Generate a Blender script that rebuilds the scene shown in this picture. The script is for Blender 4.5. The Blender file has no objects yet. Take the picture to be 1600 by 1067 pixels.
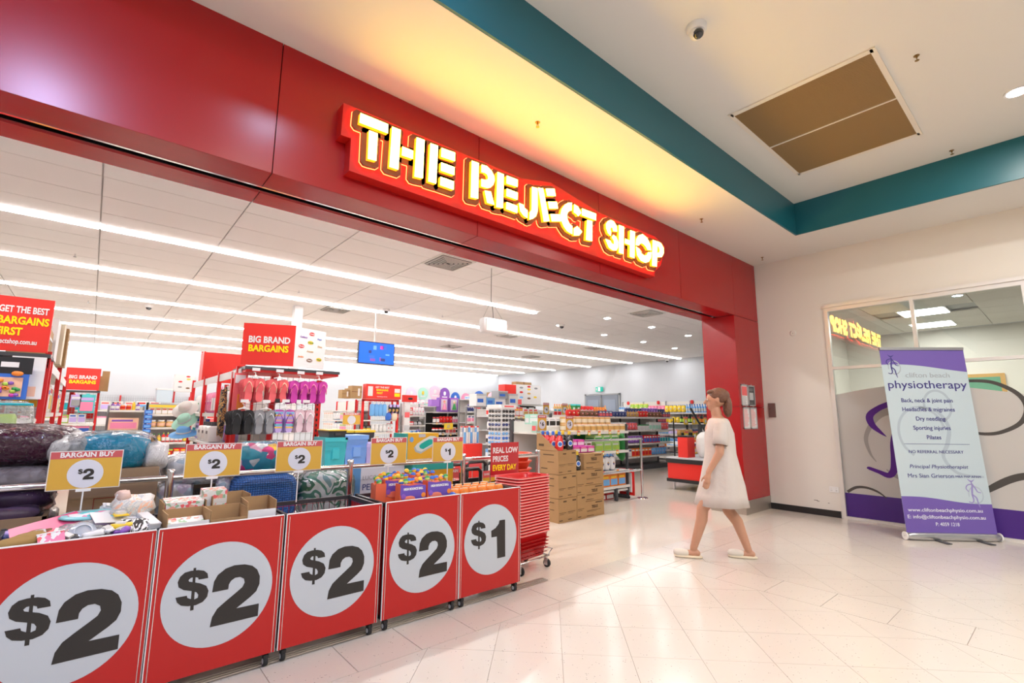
import bpy, bmesh, math, random
import numpy as np
from mathutils import Vector, Matrix, Euler
random.seed(7)
PI = math.pi
SC = bpy.context.scene
COL = SC.collection

# ------------------------------------------------------------------ camera, world, lights, exposure
F_PX, YAW, PITCH, ROLL, EYE = 755.25, math.radians(49.307), math.radians(8.834), math.radians(0.4355), 1.35
fw = Vector((math.cos(YAW)*math.cos(PITCH), math.sin(YAW)*math.cos(PITCH), math.sin(PITCH)))
rt = Vector((math.sin(YAW), -math.cos(YAW), 0)); up = rt.cross(fw)
r2 = rt*math.cos(ROLL)+up*math.sin(ROLL); u2 = -rt*math.sin(ROLL)+up*math.cos(ROLL)
camd = bpy.data.cameras.new('camera'); camd.sensor_width = 36; camd.lens = F_PX*36/1600
camd.clip_start = 0.05; camd.clip_end = 200
cam = bpy.data.objects.new('camera', camd); COL.objects.link(cam)
m = Matrix((r2, u2, -fw)).transposed().to_4x4(); m.translation = Vector((0, 0, EYE)); cam.matrix_world = m
SC.camera = cam
def in_view(p, pad=60):
    q = Vector(p)-Vector((0, 0, EYE)); d = q.dot(fw)
    if d < 0.15: return False
    x = 800+F_PX*q.dot(r2)/d; y = 533.5-F_PX*q.dot(u2)/d
    return -pad < x < 1600+pad and -pad < y < 1067+pad
SC.view_settings.view_transform = 'Standard'; SC.view_settings.look = 'None'
SC.view_settings.gamma = 1.0; SC.view_settings.use_curve_mapping = False
SC.view_settings.exposure = 0.24
w = bpy.data.worlds.new('mall_daylight'); SC.world = w; w.use_nodes = True
w.node_tree.nodes['Background'].inputs[0].default_value = (1.0, 0.97, 0.93, 1)
w.node_tree.nodes['Background'].inputs[1].default_value = 0.36
def area(name, loc, size, energy, color=(1, 1, 1), rot=(0, 0, 0), sy=None, shape='RECTANGLE'):
    l = bpy.data.lights.new(name, 'AREA'); l.energy = energy; l.color = color; l.shape = shape
    l.size = size
    if sy: l.size_y = sy
    o = bpy.data.objects.new(name, l); COL.objects.link(o); o.location = loc; o.rotation_euler = rot
    return o
# added fill lamps behind the camera, standing in for unseen mall ceiling light
area('mall_fill_light', (1.0, -2.6, 4.2), 3.0, 150, (1.0, 0.96, 0.92), sy=1.2)
area('mall_fill_light', (5.2, -2.2, 4.2), 3.0, 130, (1.0, 0.96, 0.92), sy=1.2)
DOWNLIGHTS = [(6.0, 0.04), (3.6, -0.7), (1.2, -0.4)]
for x, y in DOWNLIGHTS:
    area('downlight_glow', (x, y, 4.225), 0.13, 22, (1.0, 0.95, 0.88), shape='DISK')
area('cool_downlight', (-.66, .42, 4.24), .30, 75, (0.50, 0.58, 1.0), shape='DISK')
area('cool_downlight', (1.0, 1.55, 4.22), .20, 11, (0.42, 0.70, 1.0), shape='DISK')

# ------------------------------------------------------------------ materials
C = dict(red=(.72, .012, .012), brightred=(.80, .03, .02), deepred=(.42, .004, .008), white=(.82, .82, .82), offwhite=(.74, .72, .68), blue=(.04, .16, .62), skyblue=(.16, .42, .80),
         teal=(.0, .38, .46), turquoise=(.08, .60, .62), navy=(.03, .05, .20), yellow=(.86, .60, .04), orange=(.86, .25, .03),
         green=(.04, .32, .08), lime=(.40, .62, .08), palegreen=(.48, .78, .26), pink=(.85, .25, .42), magenta=(.62, .05, .40), purple=(.26, .10, .48),
         lilac=(.55, .42, .80), black=(.015, .015, .016), charcoal=(.06, .062, .068), brown=(.20, .09, .04), gold=(.62, .36, .10), silver=(.55, .56, .58),
         grey=(.32, .33, .34), cream=(.78, .68, .50), card=(.42, .26, .12), mint=(.42, .76, .62), peach=(.88, .52, .36), glyph=(.022, .019, .017), coral=(.86, .14, .15))
MATS = {}
def mat(col='white', rough=0.5, metal=0.0, emit=0.0, key=None, bump=0, bscale=40, noise=0, nscale=20, alpha=1.0, coat=0, spec=.5):
    k = key or (col, rough, metal, emit, bump, noise, alpha, coat, spec)
    if k in MATS: return MATS[k]
    c = C[col] if isinstance(col, str) else col
    M = bpy.data.materials.new(str(col) if isinstance(col, str) else 'paint'); M.use_nodes = True
    nt = M.node_tree; b = nt.nodes['Principled BSDF']
    b.inputs['Base Color'].default_value = (*c, 1); b.inputs['Roughness'].default_value = rough
    b.inputs['Metallic'].default_value = metal; b.inputs['Alpha'].default_value = alpha
    b.inputs['Specular IOR Level'].default_value = spec
    if coat: b.inputs['Coat Weight'].default_value = coat
    if emit: b.inputs['Emission Color'].default_value = (*c, 1); b.inputs['Emission Strength'].default_value = emit
    if bump or noise:
        tc = nt.nodes.new('ShaderNodeTexCoord'); n = nt.nodes.new('ShaderNodeTexNoise')
        n.inputs['Scale'].default_value = bscale if bump else nscale; n.inputs['Detail'].default_value = 3
        nt.links.new(tc.outputs['Object'], n.inputs['Vector'])
        if bump:
            bp = nt.nodes.new('ShaderNodeBump'); bp.inputs['Strength'].default_value = bump; bp.inputs['Distance'].default_value = .02
            nt.links.new(n.outputs['Fac'], bp.inputs['Height']); nt.links.new(bp.outputs['Normal'], b.inputs['Normal'])
        if noise:
            mx = nt.nodes.new('ShaderNodeMix'); mx.data_type = 'RGBA'
            mx.inputs['A'].default_value = (*[v*(1-noise) for v in c], 1); mx.inputs['B'].default_value = (*[min(1, v*(1+noise*.6)) for v in c], 1)
            nt.links.new(n.outputs['Fac'], mx.inputs['Factor']); nt.links.new(mx.outputs['Result'], b.inputs['Base Color'])
    MATS[k] = M; return M
def multi_mat(key, cols, scale=18, rough=.6, kind='voronoi', clear=False):
    """a printed fabric or wrapper: patches of several colours"""
    if key in MATS: return MATS[key]
    M = bpy.data.materials.new(key); M.use_nodes = True; nt = M.node_tree; b = nt.nodes['Principled BSDF']
    tc = nt.nodes.new('ShaderNodeTexCoord')
    if kind == 'voronoi':
        t = nt.nodes.new('ShaderNodeTexVoronoi'); t.inputs['Scale'].default_value = scale; out = t.outputs['Color']
    elif kind == 'wave':
        t = nt.nodes.new('ShaderNodeTexNoise'); t.inputs['Scale'].default_value = scale; t.inputs['Detail'].default_value = 1; t.inputs['Distortion'].default_value = 2.2; out = t.outputs['Fac']
    else:
        t = nt.nodes.new('ShaderNodeTexMagic'); t.inputs['Scale'].default_value = scale; out = t.outputs['Fac']
    nt.links.new(tc.outputs['Object'], t.inputs['Vector'])
    r = nt.nodes.new('ShaderNodeValToRGB'); r.color_ramp.interpolation = 'CONSTANT'; n = len(cols)
    e = r.color_ramp.elements
    while len(e) < n: e.new(.5)
    for i, cc in enumerate(cols):
        e[i].position = (i/n if kind == 'voronoi' else (0 if i == 0 else .30+.40*i/n)); e[i].color = (*(C[cc] if isinstance(cc, str) else cc), 1)
    if kind == 'voronoi':
        s = nt.nodes.new('ShaderNodeSeparateColor'); nt.links.new(out, s.inputs[0]); out = s.outputs[0]
    nt.links.new(out, r.inputs[0]); nt.links.new(r.outputs[0], b.inputs['Base Color']); b.inputs['Roughness'].default_value = rough
    if clear: b.inputs['Coat Weight'].default_value = .8; b.inputs['Coat Roughness'].default_value = .1
    MATS[key] = M; return M
def plastic_film(key, tint=(1, 1, 1), mixf=.35, bump=.8, scale=16):
    """clear crinkled plastic: glints over whatever it wraps"""
    if key in MATS: return MATS[key]
    M = bpy.data.materials.new(key); M.use_nodes = True; nt = M.node_tree; nt.nodes.clear()
    o = nt.nodes.new('ShaderNodeOutputMaterial'); tr = nt.nodes.new('ShaderNodeBsdfTransparent'); g = nt.nodes.new('ShaderNodeBsdfGlossy'); d = nt.nodes.new('ShaderNodeBsdfDiffuse')
    d.inputs[0].default_value = (*tint, 1); g.inputs['Roughness'].default_value = .05
    m1 = nt.nodes.new('ShaderNodeMixShader'); m2 = nt.nodes.new('ShaderNodeMixShader')
    fr = nt.nodes.new('ShaderNodeFresnel'); fr.inputs[0].default_value = 1.36
    tc = nt.nodes.new('ShaderNodeTexCoord'); n = nt.nodes.new('ShaderNodeTexNoise'); n.inputs['Scale'].default_value = scale; n.inputs['Detail'].default_value = 5; n.inputs['Distortion'].default_value = 2.5
    bp = nt.nodes.new('ShaderNodeBump'); bp.inputs['Strength'].default_value = bump; bp.inputs['Distance'].default_value = .05
    nt.links.new(tc.outputs['Object'], n.inputs['Vector']); nt.links.new(n.outputs['Fac'], bp.inputs['Height'])
    nt.links.new(bp.outputs['Normal'], g.inputs['Normal']); nt.links.new(bp.outputs['Normal'], fr.inputs['Normal'])
    m1.inputs[0].default_value = mixf; nt.links.new(tr.outputs[0], m1.inputs[1]); nt.links.new(d.outputs[0], m1.inputs[2])
    nt.links.new(fr.outputs[0], m2.inputs[0]); nt.links.new(m1.outputs[0], m2.inputs[1]); nt.links.new(g.outputs[0], m2.inputs[2])
    nt.links.new(m2.outputs[0], o.inputs[0]); MATS[key] = M; return M
def glass_mat():
    if 'glass' in MATS: return MATS['glass']
    M = bpy.data.materials.new('window_glass'); M.use_nodes = True; nt = M.node_tree; nt.nodes.clear()
    o = nt.nodes.new('ShaderNodeOutputMaterial'); tr = nt.nodes.new('ShaderNodeBsdfTransparent'); tr.inputs[0].default_value = (.90, .92, .90, 1)
    g = nt.nodes.new('ShaderNodeBsdfGlossy'); g.inputs['Roughness'].default_value = 0.0
    f = nt.nodes.new('ShaderNodeFresnel'); f.inputs[0].default_value = 1.75; mx = nt.nodes.new('ShaderNodeMixShader')
    nt.links.new(f.outputs[0], mx.inputs[0]); nt.links.new(tr.outputs[0], mx.inputs[1]); nt.links.new(g.outputs[0], mx.inputs[2]); nt.links.new(mx.outputs[0], o.inputs[0])
    MATS['glass'] = M; return M
def terrazzo(key, base, spots=True, rough=.16):
    M = bpy.data.materials.new(key); M.use_nodes = True; nt = M.node_tree; b = nt.nodes['Principled BSDF']
    tc = nt.nodes.new('ShaderNodeTexCoord'); geo = nt.nodes.new('ShaderNodeNewGeometry'); v = nt.nodes.new('ShaderNodeTexVoronoi'); v.inputs['Scale'].default_value = 55
    n = nt.nodes.new('ShaderNodeTexNoise'); n.inputs['Scale'].default_value = 24
    n2 = nt.nodes.new('ShaderNodeTexNoise'); n2.inputs['Scale'].default_value = 1.3
    for t in (v, n, n2): nt.links.new(geo.outputs['Position'], t.inputs['Vector'])
    lt = nt.nodes.new('ShaderNodeMath'); lt.operation = 'LESS_THAN'; lt.inputs[1].default_value = .17; nt.links.new(v.outputs['Distance'], lt.inputs[0])
    gt = nt.nodes.new('ShaderNodeMath'); gt.operation = 'GREATER_THAN'; gt.inputs[1].default_value = .56; nt.links.new(n.outputs['Fac'], gt.inputs[0])
    mu = nt.nodes.new('ShaderNodeMath'); mu.operation = 'MULTIPLY'; nt.links.new(lt.outputs[0], mu.inputs[0]); nt.links.new(gt.outputs[0], mu.inputs[1])
    mx = nt.nodes.new('ShaderNodeMix'); mx.data_type = 'RGBA'; mx.inputs['A'].default_value = (*base, 1); mx.inputs['B'].default_value = (*[c*.42 for c in base], 1)
    nt.links.new(mu.outputs[0], mx.inputs['Factor'])
    m2 = nt.nodes.new('ShaderNodeMix'); m2.data_type = 'RGBA'; m2.blend_type = 'MULTIPLY'; m2.inputs['B'].default_value = (.93, .92, .90, 1)
    nt.links.new(n2.outputs['Fac'], m2.inputs['Factor']); nt.links.new((mx.outputs['Result']), m2.inputs['A'])
    nt.links.new(m2.outputs['Result'], b.inputs['Base Color']); b.inputs['Roughness'].default_value = rough
    MATS[key] = M; return M

# ------------------------------------------------------------------ mesh builder and tagging
class MB:
    def __init__(s): s.v = []; s.f = []; s.mi = []; s.ms = []; s.sm = []
    def _m(s, M):
        if M not in s.ms: s.ms.append(M)
        return s.ms.index(M)
    def add(s, vs, fs, M, smooth=False, T=None):
        b = len(s.v); i = s._m(M)
        s.v += [tuple(T @ Vector(v)) for v in vs] if T is not None else [tuple(v) for v in vs]
        for f in fs: s.f.append([b+k for k in f]); s.mi.append(i); s.sm.append(smooth)
        return s
    def box(s, c, d, M, T=None, taper=1.0):
        x, y, z = c; a, b, h = d[0]/2, d[1]/2, d[2]/2; t = taper
        vs = [(x-a, y-b, z-h), (x+a, y-b, z-h), (x+a, y+b, z-h), (x-a, y+b, z-h), (x-a*t, y-b*t, z+h), (x+a*t, y-b*t, z+h), (x+a*t, y+b*t, z+h), (x-a*t, y+b*t, z+h)]
        return s.add(vs, [(0, 3, 2, 1), (4, 5, 6, 7), (0, 1, 5, 4), (1, 2, 6, 5), (2, 3, 7, 6), (3, 0, 4, 7)], M, T=T)
    def bb(s, x0, x1, y0, y1, z0, z1, M, T=None): return s.box(((x0+x1)/2, (y0+y1)/2, (z0+z1)/2), (x1-x0, y1-y0, z1-z0), M, T=T)
    def prism(s, poly, y0, y1, M, T=None, axis='y'):
        n = len(poly); A = sum(poly[i][0]*poly[(i+1) % n][1]-poly[(i+1) % n][0]*poly[i][1] for i in range(n))
        if A < 0: poly = poly[::-1]
        if axis == 'y': vs = [(x, y0, z) for x, z in poly]+[(x, y1, z) for x, z in poly]
        elif axis == 'x': vs = [(y0, -x, z) for x, z in poly]+[(y1, -x, z) for x, z in poly]
        else: vs = [(x, z, y1) for x, z in poly]+[(x, z, y0) for x, z in poly]
        fs = [tuple(range(n)), tuple(range(2*n-1, n-1, -1))]+[(i+n, (i+1) % n+n, (i+1) % n, i) for i in range(n)]
        return s.add(vs, fs, M, T=T)
    def lathe(s, prof, n, M, c=(0, 0, 0), T=None, smooth=True, sx=1, sy=1, caps=True):
        vs = []; fs = []
        for r, z in prof:
            for k in range(n):
                a = 2*PI*k/n; vs.append((c[0]+r*sx*math.cos(a), c[1]+r*sy*math.sin(a), c[2]+z))
        for j in range(len(prof)-1):
            for k in range(n): fs.append((j*n+k, j*n+(k+1) % n, (j+1)*n+(k+1) % n, (j+1)*n+k))
        s.add(vs, fs, M, smooth, T)
        if caps:
            s.add(vs[:n], [tuple(range(n-1, -1, -1))], M, False, T); s.add(vs[-n:], [tuple(range(n))], M, False, T)
        return s
    def tube(s, pts, r, M, n=6, closed=False, T=None):
        pts = [Vector(p) for p in pts]; N = len(pts); vs = []; fs = []
        for i, p in enumerate(pts):
            a = pts[(i-1) % N] if (closed or i > 0) else p; b = pts[(i+1) % N] if (closed or i < N-1) else p
            t = (b-a).normalized(); ref = Vector((0, 0, 1)) if abs(t.z) < .9 else Vector((1, 0, 0))
            u = t.cross(ref).normalized(); v = t.cross(u)
            for k in range(n):
                q = 2*PI*k/n; vs.append(p+u*r*math.cos(q)+v*r*math.sin(q))
        for i in range(N if closed else N-1):
            for k in range(n): fs.append((i*n+k, ((i+1) % N)*n+k, ((i+1) % N)*n+(k+1) % n, i*n+(k+1) % n))
        s.add(vs, fs, M, True, T)
        if not closed: s.add(vs[:n], [tuple(range(n))], M, False, T); s.add(vs[-n:], [tuple(range(n-1, -1, -1))], M, False, T)
        return s
    def pillow(s, c, d, M, T=None, nx=8, ny=6, e=.55, wob=0, seed=0):
        """a soft rounded block (superellipsoid), optionally lumpy"""
        rd = random.Random(seed); ph = [rd.uniform(0, 6) for _ in range(4)]; vs = []; fs = []
        def sg(v, p): return math.copysign(abs(v)**p, v)
        for j in range(ny+1):
            t = -PI/2+PI*j/ny
            for i in range(nx*2):
                a = PI*i/nx
                x = sg(math.cos(t), e)*sg(math.cos(a), e); y = sg(math.cos(t), e)*sg(math.sin(a), e); z = sg(math.sin(t), e)
                k = 1+wob*(math.sin(3*x+ph[0]+2*y)+math.sin(4*z+ph[1]+5*y)+.6*math.sin(9*x+ph[2])+.5*math.sin(11*y+7*z+ph[3]))
                vs.append((c[0]+x*d[0]/2*k, c[1]+y*d[1]/2*k, c[2]+z*d[2]/2*k))
        n = nx*2
        for j in range(ny):
            for i in range(n): fs.append((j*n+i, j*n+(i+1) % n, (j+1)*n+(i+1) % n, (j+1)*n+i))
        return s.add(vs, fs, M, True, T)
    def disc(s, c, rx, rz, M, n=40, y1=None, T=None):
        return s.prism([(c[0]+rx*math.cos(2*PI*k/n), c[2]+rz*math.sin(2*PI*k/n)) for k in range(n)], c[1], c[1]+.002 if y1 is None else y1, M, T=T)
    def mesh(s, name='mesh'):
        me = bpy.data.meshes.new(name); me.from_pydata(s.v, [], s.f)
        for M in s.ms: me.materials.append(M)
        me.polygons.foreach_set('material_index', s.mi); me.polygons.foreach_set('use_smooth', s.sm); me.update()
        return me
    def build(s, name, parent=None, loc=(0, 0, 0), rz=0, **tags):
        return link(name, s.mesh(name), parent, loc, rz, **tags)
def link(name, me, parent=None, loc=(0, 0, 0), rz=0, **tags):
    o = bpy.data.objects.new(name, me); COL.objects.link(o)
    if parent: o.parent = parent
    o.location = loc; o.rotation_euler = (0, 0, rz) if not isinstance(rz, tuple) else rz
    for k, v in tags.items():
        if v is not None: o[{'cat': 'category'}.get(k, k)] = v
    return o
def thing(name, label, cat, loc=(0, 0, 0), rz=0, group=None, kind=None):
    return link(name, None, None, loc, rz, label=label, cat=cat, group=group, kind=kind)
def struct(name, kindname='structure', label=None): return link(name, None, kind=kindname, label=label)
def part(name, me, parent, loc=(0, 0, 0), rz=0, label=None): return link(name, me, parent, loc, rz, label=label)
KIDS = {}
def dup(root, loc, rz=0, label=None, group=None):
    r = root.copy(); COL.objects.link(r); r.location = loc; r.rotation_euler = rz if isinstance(rz, tuple) else (0, 0, rz)
    if label: r['label'] = label
    if group: r['group'] = group
    for ch in KIDS.setdefault(root.name, list(root.children)):
        c = ch.copy(); COL.objects.link(c); c.parent = r
        for g in KIDS.setdefault(ch.name, list(ch.children)):
            d = g.copy(); COL.objects.link(d); d.parent = c
    return r
DG = None
def evaluated_mesh(o):
    dg = bpy.context.evaluated_depsgraph_get(); dg.update()
    me = bpy.data.meshes.new_from_object(o.evaluated_get(dg)); return me
TCACHE = {}
def text_mesh(s, size, M, bold=0.0, fit=None, align='CENTER', sx=1.0, shear=0.0, ext=.0006, spacing=1.0, line=1.0):
    k = (s, size, M.name, bold, align, sx, shear, spacing, line, fit)
    if k in TCACHE: return TCACHE[k]
    cu = bpy.data.curves.new('lettering', 'FONT'); cu.body = s; cu.size = size; cu.align_x = align; cu.align_y = 'CENTER'
    cu.offset = bold*size; cu.extrude = ext; cu.shear = shear; cu.space_character = spacing; cu.space_line = line; cu.resolution_u = 3
    o = bpy.data.objects.new('tmp', cu); COL.objects.link(o); me = evaluated_mesh(o)
    bpy.data.objects.remove(o); bpy.data.curves.remove(cu)
    if fit:
        xs = [v.co.x for v in me.vertices]; sx = fit/(max(xs)-min(xs))
    for v in me.vertices: v.co.x *= sx
    me.materials.clear(); me.materials.append(M); me.name = 'lettering'; TCACHE[k] = me; return me
def text(s, size, M, parent, loc, rot=(PI/2, 0, 0), name='lettering', **kw):
    return link(name, text_mesh(s, size, M, **kw), parent, loc, rot)
UP = (PI/2, 0, 0)          # text that faces -y
EOF_MARK = 0
SIGN = [('T',[[(1208,3442),(1417,3446),(1419,3376),(1205,3369)],[(1277,3340),(1342,3342),(1342,3133),(1280,3126)]]),('H',[[(1450,3441),(1519,3444),(1514,3128),(1444,3125)],[(1538,3319),(1628,3320),(1628,3255),(1537,3250)],[(1653,3440),(1721,3445),(1718,3130),(1648,3121)]]),('E',[[(1774,3440),(1842,3445),(1836,3127),(1767,3123)],[(1875,3440),(2002,3449),(2002,3376),(1875,3366)],[(1876,3318),(2001,3323),(1999,3255),(1876,3250)],[(1874,3197),(1999,3200),(1997,3130),(1873,3128)]]),('R',[[(2169,3442),(2240,3446),(2240,3131),(2167,3121)],[(2271,3444),(2326,3451),(2376,3427),(2409,3385),(2412,3347),(2397,3304),(2365,3269),(2330,3255),(2272,3251),(2271,3315),(2310,3320),(2337,3333),(2344,3354),(2332,3377),(2305,3384),(2272,3378)],[(2308,3225),(2373,3235),(2412,3130),(2337,3126)]]),('E',[[(2443,3439),(2513,3441),(2508,3129),(2436,3118)],[(2548,3442),(2675,3447),(2673,3379),(2546,3369)],[(2549,3322),(2676,3324),(2674,3257),(2547,3253)],[(2548,3197),(2675,3198),(2672,3132),(2544,3132)]]),('J',[[(2692,3231),(2745,3231),(2760,3204),(2796,3191),(2794,3120),(2750,3130),(2710,3161)],[(2851,3438),(2922,3447),(2922,3224),(2901,3169),(2864,3134),(2822,3113),(2824,3183),(2848,3214)]]),('E',[[(2930,3456),(2993,3470),(3075,3169),(3003,3145)],[(3029,3480),(3145,3516),(3162,3448),(3048,3414)],[(3059,3358),(3177,3393),(3192,3329),(3076,3296)],[(3090,3244),(3216,3277),(3232,3211),(3108,3177)]]),('C',[[(3390,3449),(3338,3433),(3289,3398),(3245,3340),(3227,3276),(3240,3221),(3273,3172),(3320,3136),(3392,3124),(3394,3205),(3355,3219),(3325,3255),(3318,3298),(3329,3331),(3357,3354),(3388,3368)],[(3426,3443),(3479,3436),(3531,3385),(3484,3336),(3456,3353),(3420,3358)],[(3467,3227),(3538,3186),(3494,3137),(3416,3117),(3417,3187)]]),('T',[[(3544,3435),(3762,3442),(3760,3370),(3542,3363)],[(3620,3334),(3698,3345),(3692,3127),(3598,3118)]]),('S',[[(4010,3444),(4059,3441),(4108,3400),(4114,3341),(4047,3329),(4036,3364),(4010,3362),(3993,3336),(4008,3310),(4000,3263),(3955,3283),(3927,3329),(3926,3377),(3960,3419)],[(4045,3285),(4094,3276),(4131,3226),(4123,3164),(4088,3121),(4030,3110),(3965,3126),(3927,3180),(3912,3206),(3993,3207),(4008,3185),(4041,3177),(4058,3192),(4054,3223),(4019,3252)]]),('H',[[(4151,3425),(4238,3430),(4215,3112),(4138,3108)],[(4258,3296),(4342,3298),(4336,3244),(4247,3244)],[(4356,3420),(4443,3425),(4417,3110),(4333,3110)]]),('O',[[(4453,3272),(4466,3343),(4515,3402),(4592,3437),(4677,3414),(4741,3349),(4760,3283),(4682,3270),(4651,3303),(4595,3324),(4548,3318),(4508,3280)],[(4456,3254),(4516,3242),(4550,3199),(4606,3183),(4664,3203),(4692,3244),(4765,3261),(4746,3187),(4698,3130),(4629,3103),(4536,3111),(4474,3159)]]),('P',[[(4799,3419),(4895,3422),(4859,3106),(4764,3098)],[(4902,3426),(4967,3422),(5021,3375),(5021,3309),(4975,3250),(4888,3230),(4892,3285),(4927,3293),(4940,3332),(4922,3363),(4891,3368)]])]
PANEL = [(1111, 3513), (1107, 3268), (1178, 3271), (1179, 3029), (4915, 3010), (4926, 3078), (5060, 3178), (5164, 3447), (4959, 3519), (3970, 3515), (3165, 3614), (2780, 3525)]
TWO = [(-33, 4), (-29, 55), (-14, 85), (20, 110), (60, 119), (109, 115), (147, 101), (173, 77), (189, 40), (190, 0), (177, -34), (150, -57), (86, -100), (195, -101), (195, -163), (-29, -164), (-23, -118), (-3, -82), (30, -56), (81, -19), (107, 1), (116, 22), (111, 42), (92, 55), (68, 55), (50, 44), (41, 27), (40, 4)]
DOLLAR = [(-57, 79), (-62, 102), (-79, 118), (-104, 126), (-135, 128), (-162, 124), (-180, 108), (-188, 83), (-182, 59), (-160, 42), (-128, 31), (-103, 20), (-94, 6), (-95, -8), (-109, -13), (-125, -8), (-140, 1), (-143, 12), (-190, 12), (-182, -12), (-164, -30), (-134, -39), (-101, -42), (-71, -33), (-54, -13), (-50, 16), (-62, 42), (-91, 60), (-125, 72), (-139, 77), (-143, 85), (-134, 94), (-116, 95), (-102, 89), (-99, 79)]
DBAR = [(-126, 139), (-115, 139), (-108, -63), (-123, -63)]
ONE = [(-2, 50), (40, 65), (72, 93), (78, 117), (135, 116), (140, -158), (61, -158), (54, 2), (1, 2)]
HIDDEN = set()
for first, last in [(0, 6), (7, 11), (13, 14), (17, 19), (20, 27), (29, 30), (31, 32), (33, 42), (46, 49), (50, 56), (58, 59), (60, 63), (67, 97), (98, 108), (118, 143), (145, 146), (158, 159), (161, 163), (165, 174), (185, 198), (222, 224), (227, 228), (236, 243), (245, 247), (256, 257), (259, 271), (272, 275), (277, 284), (296, 297), (298, 302), (346, 347), (355, 360), (368, 373), (379, 385), (386, 387), (390, 393), (398, 408), (411, 420), (423, 432), (436, 456), (465, 470), (471, 475), (488, 490), (496, 501), (504, 529), (530, 561), (562, 586), (589, 598), (608, 609), (629, 634), (636, 640), (643, 646), (649, 650), (688, 699), (717, 732), (750, 758), (795, 807), (812, 853), (858, 861), (868, 869), (905, 935), (953, 979), (990, 991), (993, 994), (996, 1021), (1022, 1023), (1028, 1029), (1032, 1048), (1067, 1081), (1083, 1084), (1102, 1103)]: HIDDEN |= set(range(first, last))
# ------------------------------------------------------------------ colours used again and again
WHITE = mat('white', .45); WALLW = mat((.60, .63, .67), .6, key='storewall', noise=.03, nscale=2)
CEILP = mat((.75, .735, .69), .75, key='mallceil'); RED = mat((.38, .001, .003), .27, key='cladding', spec=.6)
SHELFRED = mat('red', .4); STEEL = mat((.50, .45, .40), .45, .85, key='brushed', bump=.15, bscale=90); CHROME = mat((.75, .75, .77), .12, 1.0, key='chrome')
GREYM = mat('grey', .45, .3); DARK = mat('black', .4); RUB = mat('black', .7); CARD = mat('card', .85, key='cardboard', noise=.12, nscale=9)
TEALP = mat((.008, .125, .165), .38, key='tealpaint'); BLACKGAP = mat((.02, .0, .0), .9, key='gap')
GLYPH = mat('glyph', .5); YEL = mat((.90, .62, .03), .5, key='signyellow'); YLET = mat((1, .78, .0), .5, key='letteryellow'); REDSIGN = mat((.80, .035, .025), .45, key='redsign')

# ------------------------------------------------------------------ mall floor: 394 mm terrazzo tiles, laid diagonally, with straight borders
TER = terrazzo('terrazzo', (.655, .61, .555)); GROUT = mat((.40, .33, .27), .8, key='grout')
floor = struct('floor')
MB().bb(-9, 8.0, -9, 3.04, -.06, -.004, GROUT).build('tile_bed', floor)
TILE = .3905; J = .0022
def clip(poly, a, b, c):          # keep a*x+b*y<=c
    out = []
    for i in range(len(poly)):
        p, q = poly[i], poly[(i+1) % len(poly)]; fp = a*p[0]+b*p[1]-c; fq = a*q[0]+b*q[1]-c
        if fp <= 0: out.append(p)
        if fp*fq < 0: t = fp/(fp-fq); out.append((p[0]+t*(q[0]-p[0]), p[1]+t*(q[1]-p[1])))
    return out
tiles = []
def add_region(x0, x1, y0, y1, ox, oy):
    s = math.sqrt(.5); D = .5575; h = D/2-J/s*.5
    for i in range(-40, 60):
        for j in range(-60, 40):
            cx = ox+(i+j)*D/2+D/2; cy = oy+(i-j)*D/2
            if not (x0-.4 < cx < x1+.4 and y0-.4 < cy < y1+.4): continue
            p = [(cx-h, cy), (cx, cy-h), (cx+h, cy), (cx, cy+h)]
            for a, b, c in ((1, 0, x1-J), (-1, 0, -x0-J), (0, 1, y1-J), (0, -1, -y0-J)):
                p = clip(p, a, b, c)
                if len(p) < 3: break
            if len(p) >= 3: tiles.append(p)
add_region(-3, 4.175, -4, 2.66, 1.65, 2.66)
add_region(4.575, 8.0, -4, 2.66, 4.575, .795)
for k in range(-12, 22):
    x0 = 1.225+k*.3895; tiles.append([(x0+J, 2.66+J), (x0+.3895-J, 2.66+J), (x0+.3895-J, 3.04), (x0+J, 3.04)])
for k in range(-12, 6):
    y0 = .60+k*.394; tiles.append([(4.175+J, y0+J), (4.575-J, y0+J), (4.575-J, min(y0+.394, 2.66)-J), (4.175+J, min(y0+.394, 2.66)-J)])
tiles = [t for t in tiles if min(p[0] for p in t) < 8.0]
tiles = [[(min(p[0], 7.999), p[1]) for p in t] for t in tiles]
def tile_key(t):
    c = (sum(p[0] for p in t)/len(t), sum(p[1] for p in t)/len(t), 0)
    return (not in_view(c, 160), c[0]**2+c[1]**2)
tiles.sort(key=tile_key)
rest = MB()
for n, t in enumerate(tiles):
    if n < 290 and not tile_key(t)[0]: MB().prism(t, -.004, random.uniform(-.0002, .0002), TER, axis='z').build('tile', floor)
    else: rest.prism(t, -.004, 0, TER, axis='z')
rest.build('outer_tiles', floor, kind='stuff')
SHOPF = terrazzo('shop_floor', (.74, .67, .58), rough=.12)
store_floor = struct('floor_shop')
MB().bb(-9, 17, 3.14, 21, -.06, 0, SHOPF).build('shop_tiling', store_floor)
MB().bb(-9, 3.05, 3.04, 3.14, -.06, .0, STEEL).build('threshold_track', store_floor); MB().bb(3.05, 8.0, 3.04, 3.14, -.06, .0, SHOPF).build('threshold_strip', store_floor)
for y in (3.065, 3.09, 3.115): MB().bb(-4, 3.05, y-.004, y+.004, .0, .004, STEEL).build('threshold_rib', store_floor)
MB().bb(8, 12, -3, 3, -.06, 0, mat((.35, .33, .32), .8, key='carpet')).build('floor_clinic', None, kind='structure')

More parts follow.
